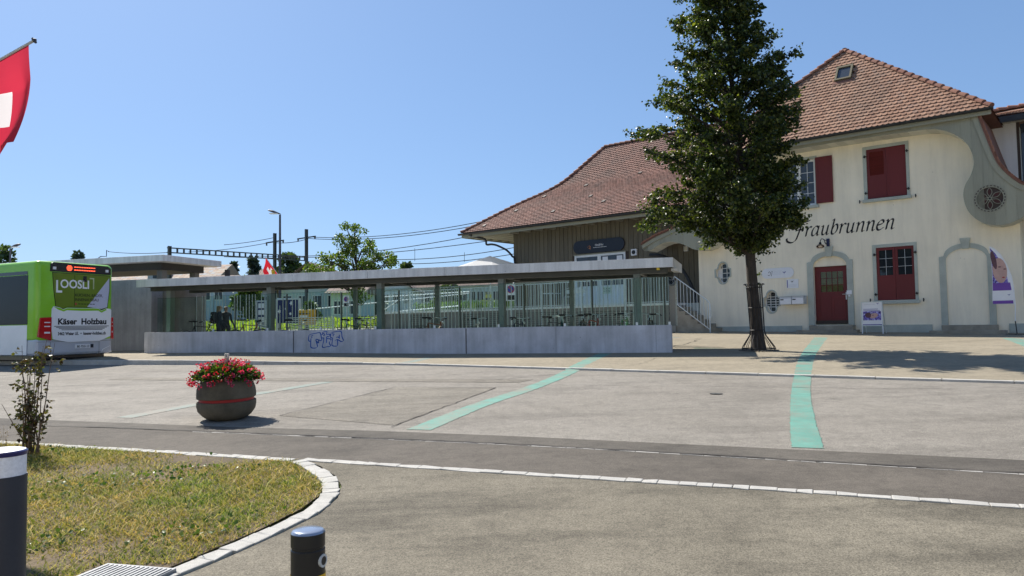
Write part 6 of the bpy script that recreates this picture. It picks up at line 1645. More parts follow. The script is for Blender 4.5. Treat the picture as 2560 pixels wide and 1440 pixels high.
MB().lathe([(0.103, h - 0.03), (0.105, h - 0.012), (0.098, h - 0.006)], 40).build('cap_rim', pm('rim_navy', (0.02, 0.02, 0.10), 0.3), bl, smooth=True)
MB().lathe([(0.097, h - 0.006), (0.08, h - 0.001), (0.03, h + 0.001)], 40).build('cap', MATS['opal'], bl, smooth=True)

# ------------------------------------------------------------------ thin half-dry shrub by the grass
sb = (-5.45, 8.41, gz(-5.45, 8.41))
bs = thing('dry_shrub', 'thin half-withered shrub with curled brown leaves on the grass corner', 'shrub', sb)
stm = MB(); LP = []; LD = []
for k in range(15):
    a = rng.uniform(0, 6.283); sp_ = rng.uniform(0.05, 0.34); H = rng.uniform(0.55, 1.32)
    p0 = Vector((rng.uniform(-0.09, 0.09), rng.uniform(-0.06, 0.06), -0.03)); tip = Vector((math.cos(a)*sp_, math.sin(a)*sp_*0.7, H))
    pth = [p0.lerp(tip, t) + Vector((rng.uniform(-0.015, 0.015), 0, 0)) for t in (0, 0.25, 0.5, 0.75, 1)]
    stm.tube(pth, [0.009, 0.008, 0.006, 0.004, 0.002], 5)
    for q in range(9):
        t = rng.uniform(0.18, 1.0); c = p0.lerp(tip, t)
        e = c + Vector((rng.uniform(-0.09, 0.09), rng.uniform(-0.07, 0.07), rng.uniform(0.0, 0.06))); stm.tube([c, e], [0.002, 0.001], 3)
        for _ in range(rng.randint(2, 5)):
            LP.append(tuple(e + Vector((rng.gauss(0, 0.02), rng.gauss(0, 0.02), rng.gauss(0, 0.015))))); LD.append((rng.gauss(0, 1), rng.gauss(0, 1), rng.gauss(-0.5, 0.6)))
for _ in range(90): LP.append((rng.gauss(0.02, 0.07), rng.gauss(0, 0.05), rng.uniform(0.05, 0.5))); LD.append((rng.gauss(0, 1), rng.gauss(0, 1), rng.gauss(0, 0.6)))
stm.build('stems', pm('twig', (0.13, 0.085, 0.06), 0.85), bs, recalc=False)
leafmat('dry_leaf', (0.05, 0.028, 0.02), (0.09, 0.075, 0.035), (0.08, 0.11, 0.03), 0.3)
leaf_cloud('leaves', np.array(LP), np.array(LD), nrg.uniform(0.03, 0.062, len(LP)), MATS['dry_leaf'], bs, fold=0.7, aspect=0.75)
for k in range(5):
    q = at(8 + k*7, 1085, 7.0); gzz = gz(q.x, q.y)
o = thing('tall_weed', 'dry straw-coloured weed stalks behind the bollard light', 'weed', (at(10, 1100, 7.6).x, 7.6, gz(-5.2, 7.6)))
stm = MB(); LP = []
for k in range(6):
    tip = Vector((rng.uniform(-0.1, 0.14), rng.uniform(-0.05, 0.05), rng.uniform(0.3, 0.48))); stm.tube([(rng.uniform(-0.03, 0.03), 0, 0), tip*0.6, tip], [0.003, 0.002, 0.001], 4)
    for q in range(14): LP.append(tuple(tip * rng.uniform(0.45, 1.0) + Vector((rng.gauss(0, 0.012), rng.gauss(0, 0.012), 0))))
stm.build('stalks', pm('straw', (0.32, 0.24, 0.12), 0.9), o, recalc=False)
leaf_cloud('seed_heads', np.array(LP), nrg.normal(size=(len(LP), 3)), nrg.uniform(0.015, 0.035, len(LP)), MATS['straw'], o, kind6=False, aspect=0.3)

# ------------------------------------------------------------------ flags
def cross_mat(name, red, white, cross=(0.5, 0.095, 0.31)):
    m, nt, b = nmat(name)
    uv = N(nt, 'ShaderNodeUVMap'); sx = N(nt, 'ShaderNodeSeparateXYZ'); nt.links.new(uv.outputs[0], sx.inputs[0])
    def band(o, c, w):
        a = N(nt, 'ShaderNodeMath', operation='SUBTRACT'); nt.links.new(o, a.inputs[0]); a.inputs[1].default_value = c
        a2 = N(nt, 'ShaderNodeMath', operation='ABSOLUTE'); nt.links.new(a.outputs[0], a2.inputs[0])
        l = N(nt, 'ShaderNodeMath', operation='LESS_THAN'); nt.links.new(a2.outputs[0], l.inputs[0]); l.inputs[1].default_value = w; return l.outputs[0]
    def both(p, q, op): n_ = N(nt, 'ShaderNodeMath', operation=op); nt.links.new(p, n_.inputs[0]); nt.links.new(q, n_.inputs[1]); return n_.outputs[0]
    a = both(band(sx.outputs[0], cross[0], cross[1]), band(sx.outputs[1], 0.5, cross[2]), 'MULTIPLY')
    c = both(band(sx.outputs[0], cross[0], cross[2]), band(sx.outputs[1], 0.5, cross[1]), 'MULTIPLY')
    k = both(a, c, 'MAXIMUM')
    col = mixc(nt, red, white, k)
    nt.links.new(col, b.inputs['Base Color']); b.inputs['Roughness'].default_value = 0.75
    tl = N(nt, 'ShaderNodeBsdfTranslucent'); nt.links.new(col, tl.inputs[0]); mx = N(nt, 'ShaderNodeMixShader'); mx.inputs[0].default_value = 0.5
    nt.links.new(b.outputs[0], mx.inputs[1]); nt.links.new(tl.outputs[0], mx.inputs[2]); nt.links.new(mx.outputs[0], nt.nodes['Material Output'].inputs[0])
    return m
cross_mat('swiss_cloth', (0.62, 0.022, 0.035), (0.78, 0.77, 0.75)); cross_mat('swiss_cloth_large', (0.50, 0.03, 0.06), (0.70, 0.68, 0.68), (0.84, 0.18, 0.58))
def cloth(name, f, nu, nv, mat, parent):
    mb = MB(); uvs = []
    for j in range(nv+1):
        for i in range(nu+1): mb.v.append(tuple(f(i/nu, j/nv))); uvs.append((i/nu, j/nv))
    for j in range(nv):
        for i in range(nu): a = j*(nu+1)+i; mb.f.append((a, a+1, a+nu+2, a+nu+1))
    me = mb.mesh(name); ul = me.uv_layers.new(name='UVMap')
    for l in me.loops: ul.data[l.index].uv = uvs[l.vertex_index]
    return link(name, me, mat, parent, smooth='all')
FY = 7.0
tip = at(84, 102, FY); lowp = tip + (at(-420, 385, FY) - tip)
mast_x = lowp.x
fp = thing('swiss_flag', 'red flag with white cross hanging from slanting pole, upper left corner', 'flag', (lowp.x, lowp.y, gz(lowp.x, lowp.y)))
loc0 = Vector((lowp.x, lowp.y, gz(lowp.x, lowp.y)))
MB().tube([lowp - loc0, tip - loc0], 0.013, 10).build('pole', MATS['lead_grey'], fp)
dpole = (tip - lowp).normalized()
MB().tube([tip - loc0, tip - loc0 + dpole*0.012], 0.03, 14).tube([tip - loc0 + dpole*0.012, tip - loc0 + dpole*0.03], [0.022, 0.006], 14).build('finial', MATS['mast_steel'], fp)
MB().tube([Vector((0, 0, 0)), lowp - loc0 + Vector((0, 0, 0.25))], 0.05, 12).build('mast', MATS['lead_grey'], fp)
hp = at(72, 112, FY) - loc0
def swiss(u, v):
    # u along the pole from the tip inwards, v down the hanging cloth
    p = hp - dpole * (0.98 * u)
    q = p + Vector((-0.167 * v**2.1 * (1 - 0.4*u), 0, -0.93 * (1 - 0.06*u) * v))
    fold = math.sin(10.5*u - 2.2*v + 0.6) * (0.10 + 0.9*v) * min(1.0, u*6 + 0.25)
    q += Vector((0.0, (0.15*fold + 0.10*math.sin(4*u + 2*v)) * min(1.0, v*3), 0.0))
    return q
cloth('cloth', swiss, 44, 44, MATS['swiss_cloth_large'], fp)

# ------------------------------------------------------------------ street lamps
def street_lamp(label, u, vtop, Y, side, headlen=0.62):
    top = at(u, vtop, Y); g = gz(top.x, top.y)
    t_ = thing('street_lamp', label, 'street lamp', (top.x, top.y, g), 0, 'street lamps beyond the shelter'); h = top.z - g
    MB().tube([(0, 0, -0.1), (0, 0, h*0.55), (0, 0, h)], [0.065, 0.055, 0.042], 10).build('pole', MATS['mast_steel'], t_)
    hd = MB(); s_ = side
    prof = [(0.0, 0.03, 0.03), (0.1, 0.07, 0.05), (0.3, 0.13, 0.08), (0.5, 0.12, 0.07), (0.62, 0.05, 0.03)]
    n = 10
    for (d, w, hh) in prof:
        for k in range(n):
            a = 2*math.pi*k/n; hd.v.append((s_*(d*headlen/0.62 - 0.03), math.cos(a)*w, h + 0.02 + d*0.28 + math.sin(a)*hh*(1.0 if math.sin(a) > 0 else 0.35)))
    for i in range(len(prof)-1):
        for k in range(n): hd.f.append((i*n+k, i*n+(k+1) % n, (i+1)*n+(k+1) % n, (i+1)*n+k))
    hd.f += [tuple(range(n)), tuple(range((len(prof)-1)*n, len(prof)*n))]
    ho = hd.build('lamp_head', MATS['mast_steel'], t_, smooth=True)
    MB().box(min(s_*0.08, s_*0.5*headlen/0.62), max(s_*0.08, s_*0.5*headlen/0.62), -0.09, 0.09, h + 0.04, h + 0.075).build('lens', MATS['sign_white'], ho)
    return t_, h
L1, lh = street_lamp('slim dark street lamp rising behind the shelter roof beside the small flag', 700, 537, 32, -1, 0.55)
street_lamp('street lamp with rounded head at far left above the bus', 26, 621, 35, 1, 0.5)
# small banner on the lamp pole
l1 = L1.location
fl = thing('small_flag', 'small red flag with white cross leaning from the street lamp pole', 'flag', tuple(l1))
pa, pb = at(698, 690, 32) - l1, at(664, 643, 32) - l1
MB().tube([pa, pb], 0.016, 6).build('pole', MATS['galvanised'], fl)
dp_ = (pb - pa)
def sflag(u, v):
    p = pb - dp_ * (u * 0.95); return p + Vector((-0.10 - 0.05*u, 0.05*math.sin(6*u + 3*v), -0.62 - 0.1*u)) * v + Vector((0, 0.06*math.sin(5*v), 0))
cloth('cloth', sflag, 16, 16, MATS['swiss_cloth'], fl)
MB().obox(at(683, 680, 31.9) - l1, (0.07, 0, 0.02), (0, 0.008, 0), (-0.02, 0, 0.1)).build('yellow_patch', pm('flag_yellow', (0.7, 0.42, 0.02), 0.7), fl)

# ------------------------------------------------------------------ railway portal and wires
def mast(label, u, vtop, Y, w=0.13):
    top = at(u, vtop, Y); g = gz(top.x, top.y); h = top.z - g
    t_ = thing('catenary_mast', label, 'mast', (top.x, top.y, g), BRZ, 'catenary masts of the railway')
    MB().box(-w, w, -w, -w + 0.03, -0.2, h).box(-w, w, w - 0.03, w, -0.2, h).box(-0.02, 0.02, -w + 0.03, w - 0.03, -0.2, h).build('column', MATS['mast_steel'], t_)
    return t_, h, top
mL, hL, tL = mast('leftmost catenary mast showing above the flat pavilion roof', 424, 615, 66)
m1, h1, t1 = mast('catenary mast next to the street lamp', 687, 583, 75)
m2, h2, t2 = mast('tallest catenary mast just left of the small leafy tree', 766, 573, 77)
for t_, z_ in ((m1, at(687, 604, 75).z - m1.location.z), (m2, at(766, 594, 77).z - m2.location.z)):
    MB().box(-1.6, 1.6, -0.05, 0.05, z_ - 0.06, z_ + 0.06).build('cross_arm', MATS['mast_steel'], t_)
    for s_ in (-1.5, 1.5): MB().lathe([(0.05, -0.3), (0.1, -0.25), (0.05, -0.2), (0.1, -0.12), (0.05, -0.06)], 8, (s_, 0, z_)).build('insulator', MATS['wood_dark'], t_)
a, b = at(418, 631, 66), at(768, 652, 77)
pb_ = thing('portal_beam', 'dark lattice beam spanning the railway between the catenary masts', 'beam', tuple(a))
d = b - a; up_ = Vector((0, 0, 0.42))
MB().bar((0, 0, 0), d, 0.12, 0.1).build('lower_chord', MATS['mast_steel'], pb_); MB().bar(up_, d + up_, 0.12, 0.1).build('upper_chord', MATS['mast_steel'], pb_)
for k in range(24):
    p = d * ((k + 0.5) / 24); MB().bar(p + Vector((0, 0, 0.05)), p + up_ - Vector((0, 0, 0.05)), 0.1, 0.14, up=(1, 0, 0)).build('batten', MATS['mast_steel'], pb_)
wires = [((560, 612, 80), (690, 593, 75), 0.1, 'overhead wire from the left towards the mast beside the street lamp'), ((470, 630, 80), (680, 605, 75), 0.2, 'lower overhead wire reaching the mast beside the street lamp'), ((766, 592, 77), (1240, 546, 60), 0.6, 'topmost overhead wire running right behind the shed roof'),
         ((766, 596, 77), (1240, 554, 60), 0.6, 'second overhead wire from the top, close under the first'), ((640, 640, 76), (1240, 577, 60), 0.7, 'third overhead wire passing behind the small leafy tree'),
         ((560, 642, 80), (1290, 592, 60), 0.7, 'fourth overhead wire from the top above the parasol'), ((960, 649, 70), (1290, 618, 60), 0.3, 'fifth overhead wire ending behind the shed wall'), ((960, 659, 70), (1290, 634, 60), 0.3, 'lowest overhead wire just above the parasol'),
         ((690, 607, 75), (766, 598, 77), 0.15, 'short wire linking the two tall catenary masts'), ((270, 629, 90), (424, 631, 66), 0.15, 'thin wire left of the leftmost mast over the pavilion')]
for p, q, sag, lab in wires:
    p, q = at(*p), at(*q); t_ = tag(MB().tube([p.lerp(q, t) - Vector((0, 0, sag * 4 * t * (1 - t))) for t in np.linspace(0, 1, 14)], 0.03, 4).build('overhead_wire', MATS['cable']), lab, 'wire', 'overhead railway wires')
for (u, v0, v1, Y) in ((1037, 621, 653, 67), (1161, 631, 655, 64)):
    p, q = at(u, v0, Y), at(u, v1, Y); tag(MB().tube([p, q], 0.018, 4).build('wire_dropper', MATS['cable']), 'thin vertical dropper wire %s the parasol top' % ('far left of' if u < 1100 else 'just left of'), 'wire', 'overhead railway wires')
p = at(262, 641, 88); t_ = thing('wire_bracket', 'small bent wire bracket peeking over the pavilion roof', 'bracket', tuple(p))
MB().tube([(-0.9, 0, -0.3), (-0.5, 0, 0), (0.2, 0, 0), (0.2, 0, 0.75), (0.5, 0, 0.55)], 0.05, 6).build('bracket', MATS['mast_steel'], t_)

# ------------------------------------------------------------------ notice stand and feather banner by the house
def print_mat(name, cols, scale):
    m, nt, b = nmat(name)
    vo = N(nt, 'ShaderNodeTexVoronoi'); vo.inputs['Scale'].default_value = scale; nt.links.new(wcoord(nt), vo.inputs['Vector'])
    bw_ = N(nt, 'ShaderNodeRGBToBW'); nt.links.new(vo.outputs['Color'], bw_.inputs[0])
    c = ramp(nt, bw_.outputs[0], [(0.15, cols[0]), (0.45, cols[1]), (0.65, cols[2]), (0.9, cols[3])])
    nt.links.new(c, b.inputs['Base Color']); b.inputs['Roughness'].default_value = 0.6; return m
print_mat('flower_print', [(0.03, 0.02, 0.12), (0.12, 0.08, 0.38), (0.25, 0.22, 0.62), (0.55, 0.55, 0.8)], 26)
pm('print_skin', (0.52, 0.33, 0.29), 0.6, 0.12, 6, 60, 0.05, 0); pm('print_hair', (0.12, 0.055, 0.07), 0.6, 0.3, 12, 60, 0.1, 0); pm('print_violet', (0.17, 0.07, 0.36), 0.6, 0.1)
pl_, pr_ = bloc(2155, 836, -1.05), bloc(2209, 836, -1.05); zt = bloc(2182, 754, -1.05).z
gw = BM @ Vector(((pl_.x+pr_.x)/2, -1.05, 0)); g = surf(gw.x, gw.y)
ab = thing('sandwich_board', 'white framed sandwich board with flower poster beside the red door', 'sandwich board', (gw.x, gw.y, g), BRZ)
W = (pr_.x - pl_.x) / 2; H = zt - g
plate('frame', rect(-W, W, H*0.24, H), [rect(-W + 0.03, W - 0.03, H*0.24 + 0.03, H - 0.03)], 0.03, MATS['galvanised'], ab, 0.0)
pa_ = MB().box(-W + 0.03, W - 0.03, 0.012, 0.02, H*0.24 + 0.03, H - 0.03).build('poster', MATS['sign_white'], ab)
pc_ = MB().box(-W + 0.06, W - 0.06, 0.008, 0.0115, H*0.42, H*0.70).build('poster_picture', MATS['flower_print'], pa_)
MB().xz([(0.05 + 0.14*math.cos(t), H*0.56 + 0.09*math.sin(t) + 0.03*math.cos(t)) for t in np.linspace(0, 6.2, 16)], 0.005, 0.0078).build('poster_face', MATS['print_skin'], pc_)
MB().xz([(-0.12 + 0.11*math.cos(t), H*0.58 + 0.09*math.sin(t)) for t in np.linspace(0.6, 5.6, 12)], 0.004, 0.0076).build('poster_hair', MATS['print_hair'], pc_)
MB().xz([(0.03 + 0.03*math.cos(t), H*0.575 + 0.01*math.sin(t)) for t in np.linspace(0, 6.2, 8)], 0.002, 0.0048).build('poster_eye', MATS['letter_black'], pc_)
for j in range(2): MB().box(-W + 0.07, W - 0.15 + 0.06*j, 0.009, 0.0118, H*0.76 - j*0.05, H*0.76 - j*0.05 + 0.016).build('text_line', MATS['print_blue'], pa_)
MB().box(-W + 0.04, W - 0.04, 0.009, 0.0118, H*0.27, H*0.295).build('blue_band', MATS['print_blue'], pa_)
bird(W - 0.16, H*0.93, 0.05, 0.0115, pa_, MATS['print_blue'])
for j in range(2): MB().box(-W + 0.1, W - 0.25, 0.009, 0.0118, H*0.92 - j*0.02, H*0.92 - j*0.02 + 0.006).build('text_line', MATS['lead_grey'], pa_)
for s_ in (-1, 1):
    MB().box(s_*(W - 0.015) - 0.015, s_*(W - 0.015) + 0.015, 0.0, 0.03, 0, H*0.24 - 0.002).build('leg', MATS['sign_white'], ab)
    MB().bar((s_*(W - 0.03), 0.05, H*0.95), (s_*(W - 0.03), 0.5, 0.0), 0.025, 0.025).build('rear_leg', MATS['galvanised'], ab)
yb = -0.95
poly = [bloc(u, v, yb) for u, v in ((2473, 616), (2486, 622), (2500, 636), (2515, 660), (2527, 690), (2533, 720), (2537, 761), (2508, 757), (2481, 754), (2481, 720), (2480, 680), (2477, 645))]
base = bloc(2543, 838, yb); gw = BM @ Vector((base.x, yb, 0)); g = surf(gw.x, gw.y)
bf = thing('feather_banner', 'white and violet feather banner with portrait print at the house corner', 'banner', (gw.x, gw.y, g), BRZ)
def fb_(p): return (p.x - base.x, p.z - g)
pol = [fb_(p) for p in poly]
fb_o = MB(); P2 = smoothpath(pol, 1, True)
sail = plate('sail', pol, [], 0.006, MATS['sign_white'], bf, -0.003)
def sub(frac0, frac1, inset, mat, nm, y):
    zs = [z for x, z in pol]; za, zb = min(zs), max(zs); lo, hi = za + (zb-za)*frac0, za + (zb-za)*frac1
    left = lambda z: np.interp(z, [pol[8][1], pol[9][1], pol[10][1], pol[11][1], pol[0][1]], [pol[8][0], pol[9][0], pol[10][0], pol[11][0], pol[0][0]])
    right = lambda z: np.interp(z, [pol[6][1], pol[5][1], pol[4][1], pol[3][1], pol[2][1], pol[1][1], pol[0][1]], [pol[6][0], pol[5][0], pol[4][0], pol[3][0], pol[2][0], pol[1][0], pol[0][0]])
    zz = np.linspace(lo, hi, 8); o_ = [(left(z) + 0.012, z) for z in zz] + [(max(left(z) + 0.013, right(z) - inset), z) for z in zz[::-1]]
    return MB().xz(o_, y - 0.002, y).build(nm, mat, sail)
sub(0.24, 0.97, 0.10, MATS['flower_print'], 'print_ground', -0.004); sub(0.24, 0.37, 0.05, MATS['print_violet'], 'print_band', -0.0075); sub(0.015, 0.07, 0.03, MATS['print_violet'], 'print_hem', -0.0065)
zs = [z for x, z in pol]; za, zb = min(zs), max(zs); xm = pol[9][0] + 0.24
MB().xz([(xm - 0.02 + 0.19*math.cos(t) - 0.05*math.sin(t), za + (zb-za)*0.58 + 0.40*math.sin(t) + 0.05*math.cos(t)) for t in np.linspace(0, 6.1, 18)], -0.0095, -0.0075).build('print_face', MATS['print_skin'], sail)
MB().xz([(xm - 0.17 + 0.07*math.cos(t) - 0.05*math.sin(t), za + (zb-za)*0.76 + 0.3*math.sin(t)) for t in np.linspace(0, 6.1, 12)], -0.0115, -0.0097).build('print_hair', MATS['print_hair'], sail)
for dx, dz in ((-0.02, 0.64), (0.12, 0.6)): MB().xz([(xm + dx + 0.045*math.cos(t), za + (zb-za)*dz + 0.018*math.sin(t)) for t in np.linspace(0, 6.1, 8)], -0.0115, -0.0097).build('print_eye', MATS['print_hair'], sail)
MB().xz([(xm + 0.07 + 0.04*math.cos(t), za + (zb-za)*0.46 + 0.022*math.sin(t)) for t in np.linspace(0, 6.1, 8)], -0.0115, -0.0097).build('print_lips', MATS['badge_red'], sail)
bird(pol[6][0] - 0.14, za + (zb-za)*0.16, 0.05, -0.0035, sail, MATS['print_blue'])
pp = [(x + 0.012, 0.0, z) for x, z in [pol[0], pol[1], pol[2], pol[3], pol[4], pol[5], pol[6]]]
MB().tube([(0.0, 0, 0.02), (-0.03, 0, pol[6][1]*0.45)], 0.016, 8).build('lower_pole', MATS['black_paint'], bf); MB().tube([(-0.03, 0, pol[6][1]*0.45)] + pp[::-1], [0.013]*4 + [0.01]*2 + [0.006]*2, 8).build('upper_pole', MATS['sign_white'], bf)
MB().box(-0.3, 0.3, -0.02, 0.02, 0, 0.02).box(-0.02, 0.02, -0.3, 0.3, 0.0, 0.019).build('foot', MATS['black_paint'], bf)
# ------------------------------------------------------------------ street tree in front of the station house
TB = Vector((6.6, 19.92, surf(6.6, 19.92)))
tree = thing('street_tree', 'tall dark-leaved street tree with iron guard in front of the station house', 'tree', tuple(TB))
pm('bark', (0.055, 0.043, 0.034), 0.95, 0.35, 6, 40, 0.35, 0.8, 0.02, stretch=(3, 3, 0.5))
def taxis(h):
    return Vector((float(np.interp(h, [0, 3, 6, 9.5, 11.4], [0.0, -0.17, -0.42, -0.62, -0.70])), 0.05*math.sin(h), h))
hs = np.linspace(-0.1, 11.3, 22)
tr = MB(); tr.tube([taxis(h) if h > 0 else Vector((0, 0, h)) for h in hs], [float(np.interp(h, [-0.1, 0.15, 0.6, 3, 6, 9, 11.3], [0.22, 0.185, 0.155, 0.125, 0.085, 0.04, 0.012])) for h in hs], 12)
EH = [2.75, 3.0, 3.44, 4.2, 4.6, 5.2, 5.7, 6.55, 7.7, 8.2, 9.0, 9.45, 10.5, 11.4]
EL = [0.2, 1.3, 2.85, 2.75, 2.8, 3.05, 3.35, 2.6, 1.65, 1.5, 1.6, 1.35, 0.8, 0.05]
ER = [0.2, 0.85, 1.45, 1.72, 1.35, 1.4, 1.4, 1.55, 1.6, 1.2, 0.8, 0.75, 0.5, 0.05]
def env(h, az):
    l = np.interp(h, EH, EL); r_ = np.interp(h, EH, ER); c = math.cos(az); s = math.sin(az)
    m = (l + r_) / 2 * 0.92; a = r_ if c > 0 else l
    return 1 / math.sqrt((c/a)**2 + (s/m)**2 + 1e-9)
br = MB(); LP = []; LD = []
ga = 2.399963; az = 0.7
nb = 225
for i in range(nb):
    f = i / (nb - 1); h_t = 2.75 + 8.5 * (f ** 1.1); az += ga + rng.uniform(-0.3, 0.3)
    L = env(h_t, az) * rng.choice((rng.uniform(0.45, 0.72), rng.uniform(0.72, 0.98), rng.uniform(0.85, 1.12)))
    rise = rng.uniform(0.25, 0.85) * min(L, 1.6) if h_t > 3.6 else rng.uniform(0.0, 0.3) * L
    h0 = max(2.55, h_t - rise)
    b0 = taxis(h0); dirv = Vector((math.cos(az), math.sin(az), 0)); b3 = taxis(h_t); b3 = Vector((b3.x, b3.y, 0)) + dirv * L + Vector((0, 0, h_t))
    mid1 = b0.lerp(b3, 0.4) + Vector((0, 0, 0.10*L)); mid2 = b0.lerp(b3, 0.75) + Vector((0, 0, 0.10*L))
    pth = [b0, mid1, mid2, b3]; r0_ = 0.012 + 0.013 * L
    br.tube(pth, [r0_, r0_*0.7, r0_*0.4, 0.003], 5, False)
    def bp_at(t): return (b0.lerp(mid1, t/0.4) if t < 0.4 else (mid1.lerp(mid2, (t-0.4)/0.35) if t < 0.75 else mid2.lerp(b3, (t-0.75)/0.25)))
    nt_ = int(6 + L * 6)
    for k in range(nt_):
        t = rng.uniform(0.22, 1.0) ** 0.75; c = bp_at(min(t, 1.0)); tl_ = rng.uniform(0.2, 0.58) * (1.15 - 0.55 * t)
        ta = az + rng.uniform(-1.5, 1.5); e = c + Vector((math.cos(ta), math.sin(ta), rng.uniform(-0.35, 0.75))) * tl_
        br.tube([c, c.lerp(e, 0.5) + Vector((0, 0, 0.02)), e], [0.006, 0.004, 0.002], 3, False)
        m_ = rng.randint(20, 36)
        for _ in range(m_):
            q = rng.uniform(0.1, 1.08); p = c.lerp(e, q) + Vector((rng.gauss(0, 0.055), rng.gauss(0, 0.055), rng.gauss(-0.01, 0.05)))
            LP.append(tuple(p)); LD.append((rng.gauss(math.cos(ta)*0.5, 0.8), rng.gauss(math.sin(ta)*0.5, 0.8), rng.gauss(-0.55, 0.55)))
tr.build('trunk', MATS['bark'], tree, smooth=True, recalc=False); br.build('branches', MATS['bark'], tree, smooth=True, recalc=False)
leafmat('lime_leaf', (0.016, 0.028, 0.008), (0.034, 0.055, 0.014), (0.15, 0.165, 0.04), 0.36, 0.4, 0.35)
LP = np.array(LP); print('street tree leaves', len(LP))
leaf_cloud('crown', LP, np.array(LD), nrg.uniform(0.055, 0.10, len(LP)), MATS['lime_leaf'], tree, fold=0.3, aspect=0.9)
for z_, s_ in ((2.45, 1), (2.05, 1), (1.75, 1)):
    c = taxis(z_); P_ = np.array([c + Vector((0.13 + rng.uniform(0, 0.12), rng.uniform(-0.1, 0.05), rng.uniform(-0.06, 0.06))) for _ in range(7)]); leaf_cloud('shoot_leaves', P_, nrg.normal(size=(7, 3)), nrg.uniform(0.05, 0.09, 7), MATS['lime_leaf'], tree)
# iron guard
gd = thing('tree_guard', 'flared black iron tree guard around the street tree trunk', 'tree guard', tuple(TB))
nb_ = 16
for k in range(nb_):
    a = 2*math.pi*k/nb_; c = lambda r_, z: (r_*math.cos(a) + taxis(max(z, 0)).x*0.8, r_*math.sin(a), z)
    MB().tube([c(0.43, 0.02), c(0.42, 0.10), c(0.21, 0.42), c(0.185, 0.55), c(0.20, 1.72), c(0.24, 1.80), c(0.262, 1.785), c(0.262, 1.765)], 0.0085, 5).build('bar', MATS['black_iron'], gd)
for r_, z in ((0.435, 0.06), (0.19, 0.55), (0.193, 1.15), (0.205, 1.70)):
    MB().tube([(r_*math.cos(2*math.pi*k/28) + taxis(z).x*0.8, r_*math.sin(2*math.pi*k/28), z) for k in range(29)], 0.011, 5, False).build('ring', MATS['black_iron'], gd)
gp = thing('tree_grate', 'slotted iron ground grate at the foot of the street tree', 'grate', tuple(TB))
for k in range(26):
    a = 2*math.pi*k/26; MB().bar((0.22*math.cos(a), 0.22*math.sin(a), 0.012), (0.52*math.cos(a), 0.52*math.sin(a), 0.012), 0.03, 0.012).build('slat', MATS['steel_dark'], gp)

# ------------------------------------------------------------------ other trees
def leafy_tree(name, label, base, H, rad, n, leafsz, mat, cb=0.35, blobs=9, group=None, tr_r=0.12, seed=1, kind6=True, cone=False, squash=0.8):
    r2 = np.random.default_rng(seed); t_ = thing(name, label, 'tree', tuple(base), 0, group)
    mb = MB(); mb.tube([(0, 0, -0.2), (rng.uniform(-.1, .1), 0, H*cb), (0, 0, H*0.85)], [tr_r, tr_r*0.75, tr_r*0.15], 8, False)
    P = []; D = []
    for k in range(blobs):
        f = (k + 0.5) / blobs; z = H * (cb + (0.97 - cb) * f)
        rr_ = rad * ((1 - f) ** 0.8 + 0.05 if cone else math.sqrt(max(0.05, 1 - (2*f*0.85 - 0.6)**2)))
        m_ = max(3, int(6 * (rr_ / rad) + 1))
        for q in range(m_):
            a = r2.uniform(0, 6.283); d = rr_ * r2.uniform(0.3, 0.85); c = np.array([math.cos(a)*d, math.sin(a)*d, z + r2.uniform(-0.05, 0.05)*H]); br_ = rad * r2.uniform(0.22, 0.42) * (0.55 if cone else 1)
            mb.tube([(0, 0, max(H*cb*0.8, c[2] - d*0.7)), tuple(c)], [tr_r*0.25, 0.01], 4, False)
            nn = max(6, int(n / blobs / m_)); dd = r2.normal(size=(nn, 3)); dd /= np.linalg.norm(dd, axis=1, keepdims=True); rad_ = r2.uniform(0.35, 1.05, (nn, 1))
            P.append(c + dd * rad_ * br_ * np.array([1, 1, squash])); D.append(dd + r2.normal(size=(nn, 3))*0.6)
    mb.build('trunk', MATS['bark'], t_, recalc=False)
    P = np.concatenate(P); leaf_cloud('crown', P, np.concatenate(D), r2.uniform(0.7, 1.35, len(P)) * leafsz, mat, t_, kind6=kind6)
    return t_
leafmat('apple_leaf', (0.04, 0.075, 0.014), (0.075, 0.125, 0.024), (0.15, 0.20, 0.04), 0.4)
leafmat('far_leaf', (0.04, 0.065, 0.03), (0.06, 0.095, 0.04), (0.09, 0.13, 0.05), 0.3)
leafmat('far_conifer', (0.035, 0.055, 0.05), (0.05, 0.075, 0.065), (0.07, 0.1, 0.08), 0.2)  # distance haze is put into this colour: paler and bluer than the needles
p = at(885, 800, 37); gpz = gz(p.x, p.y)
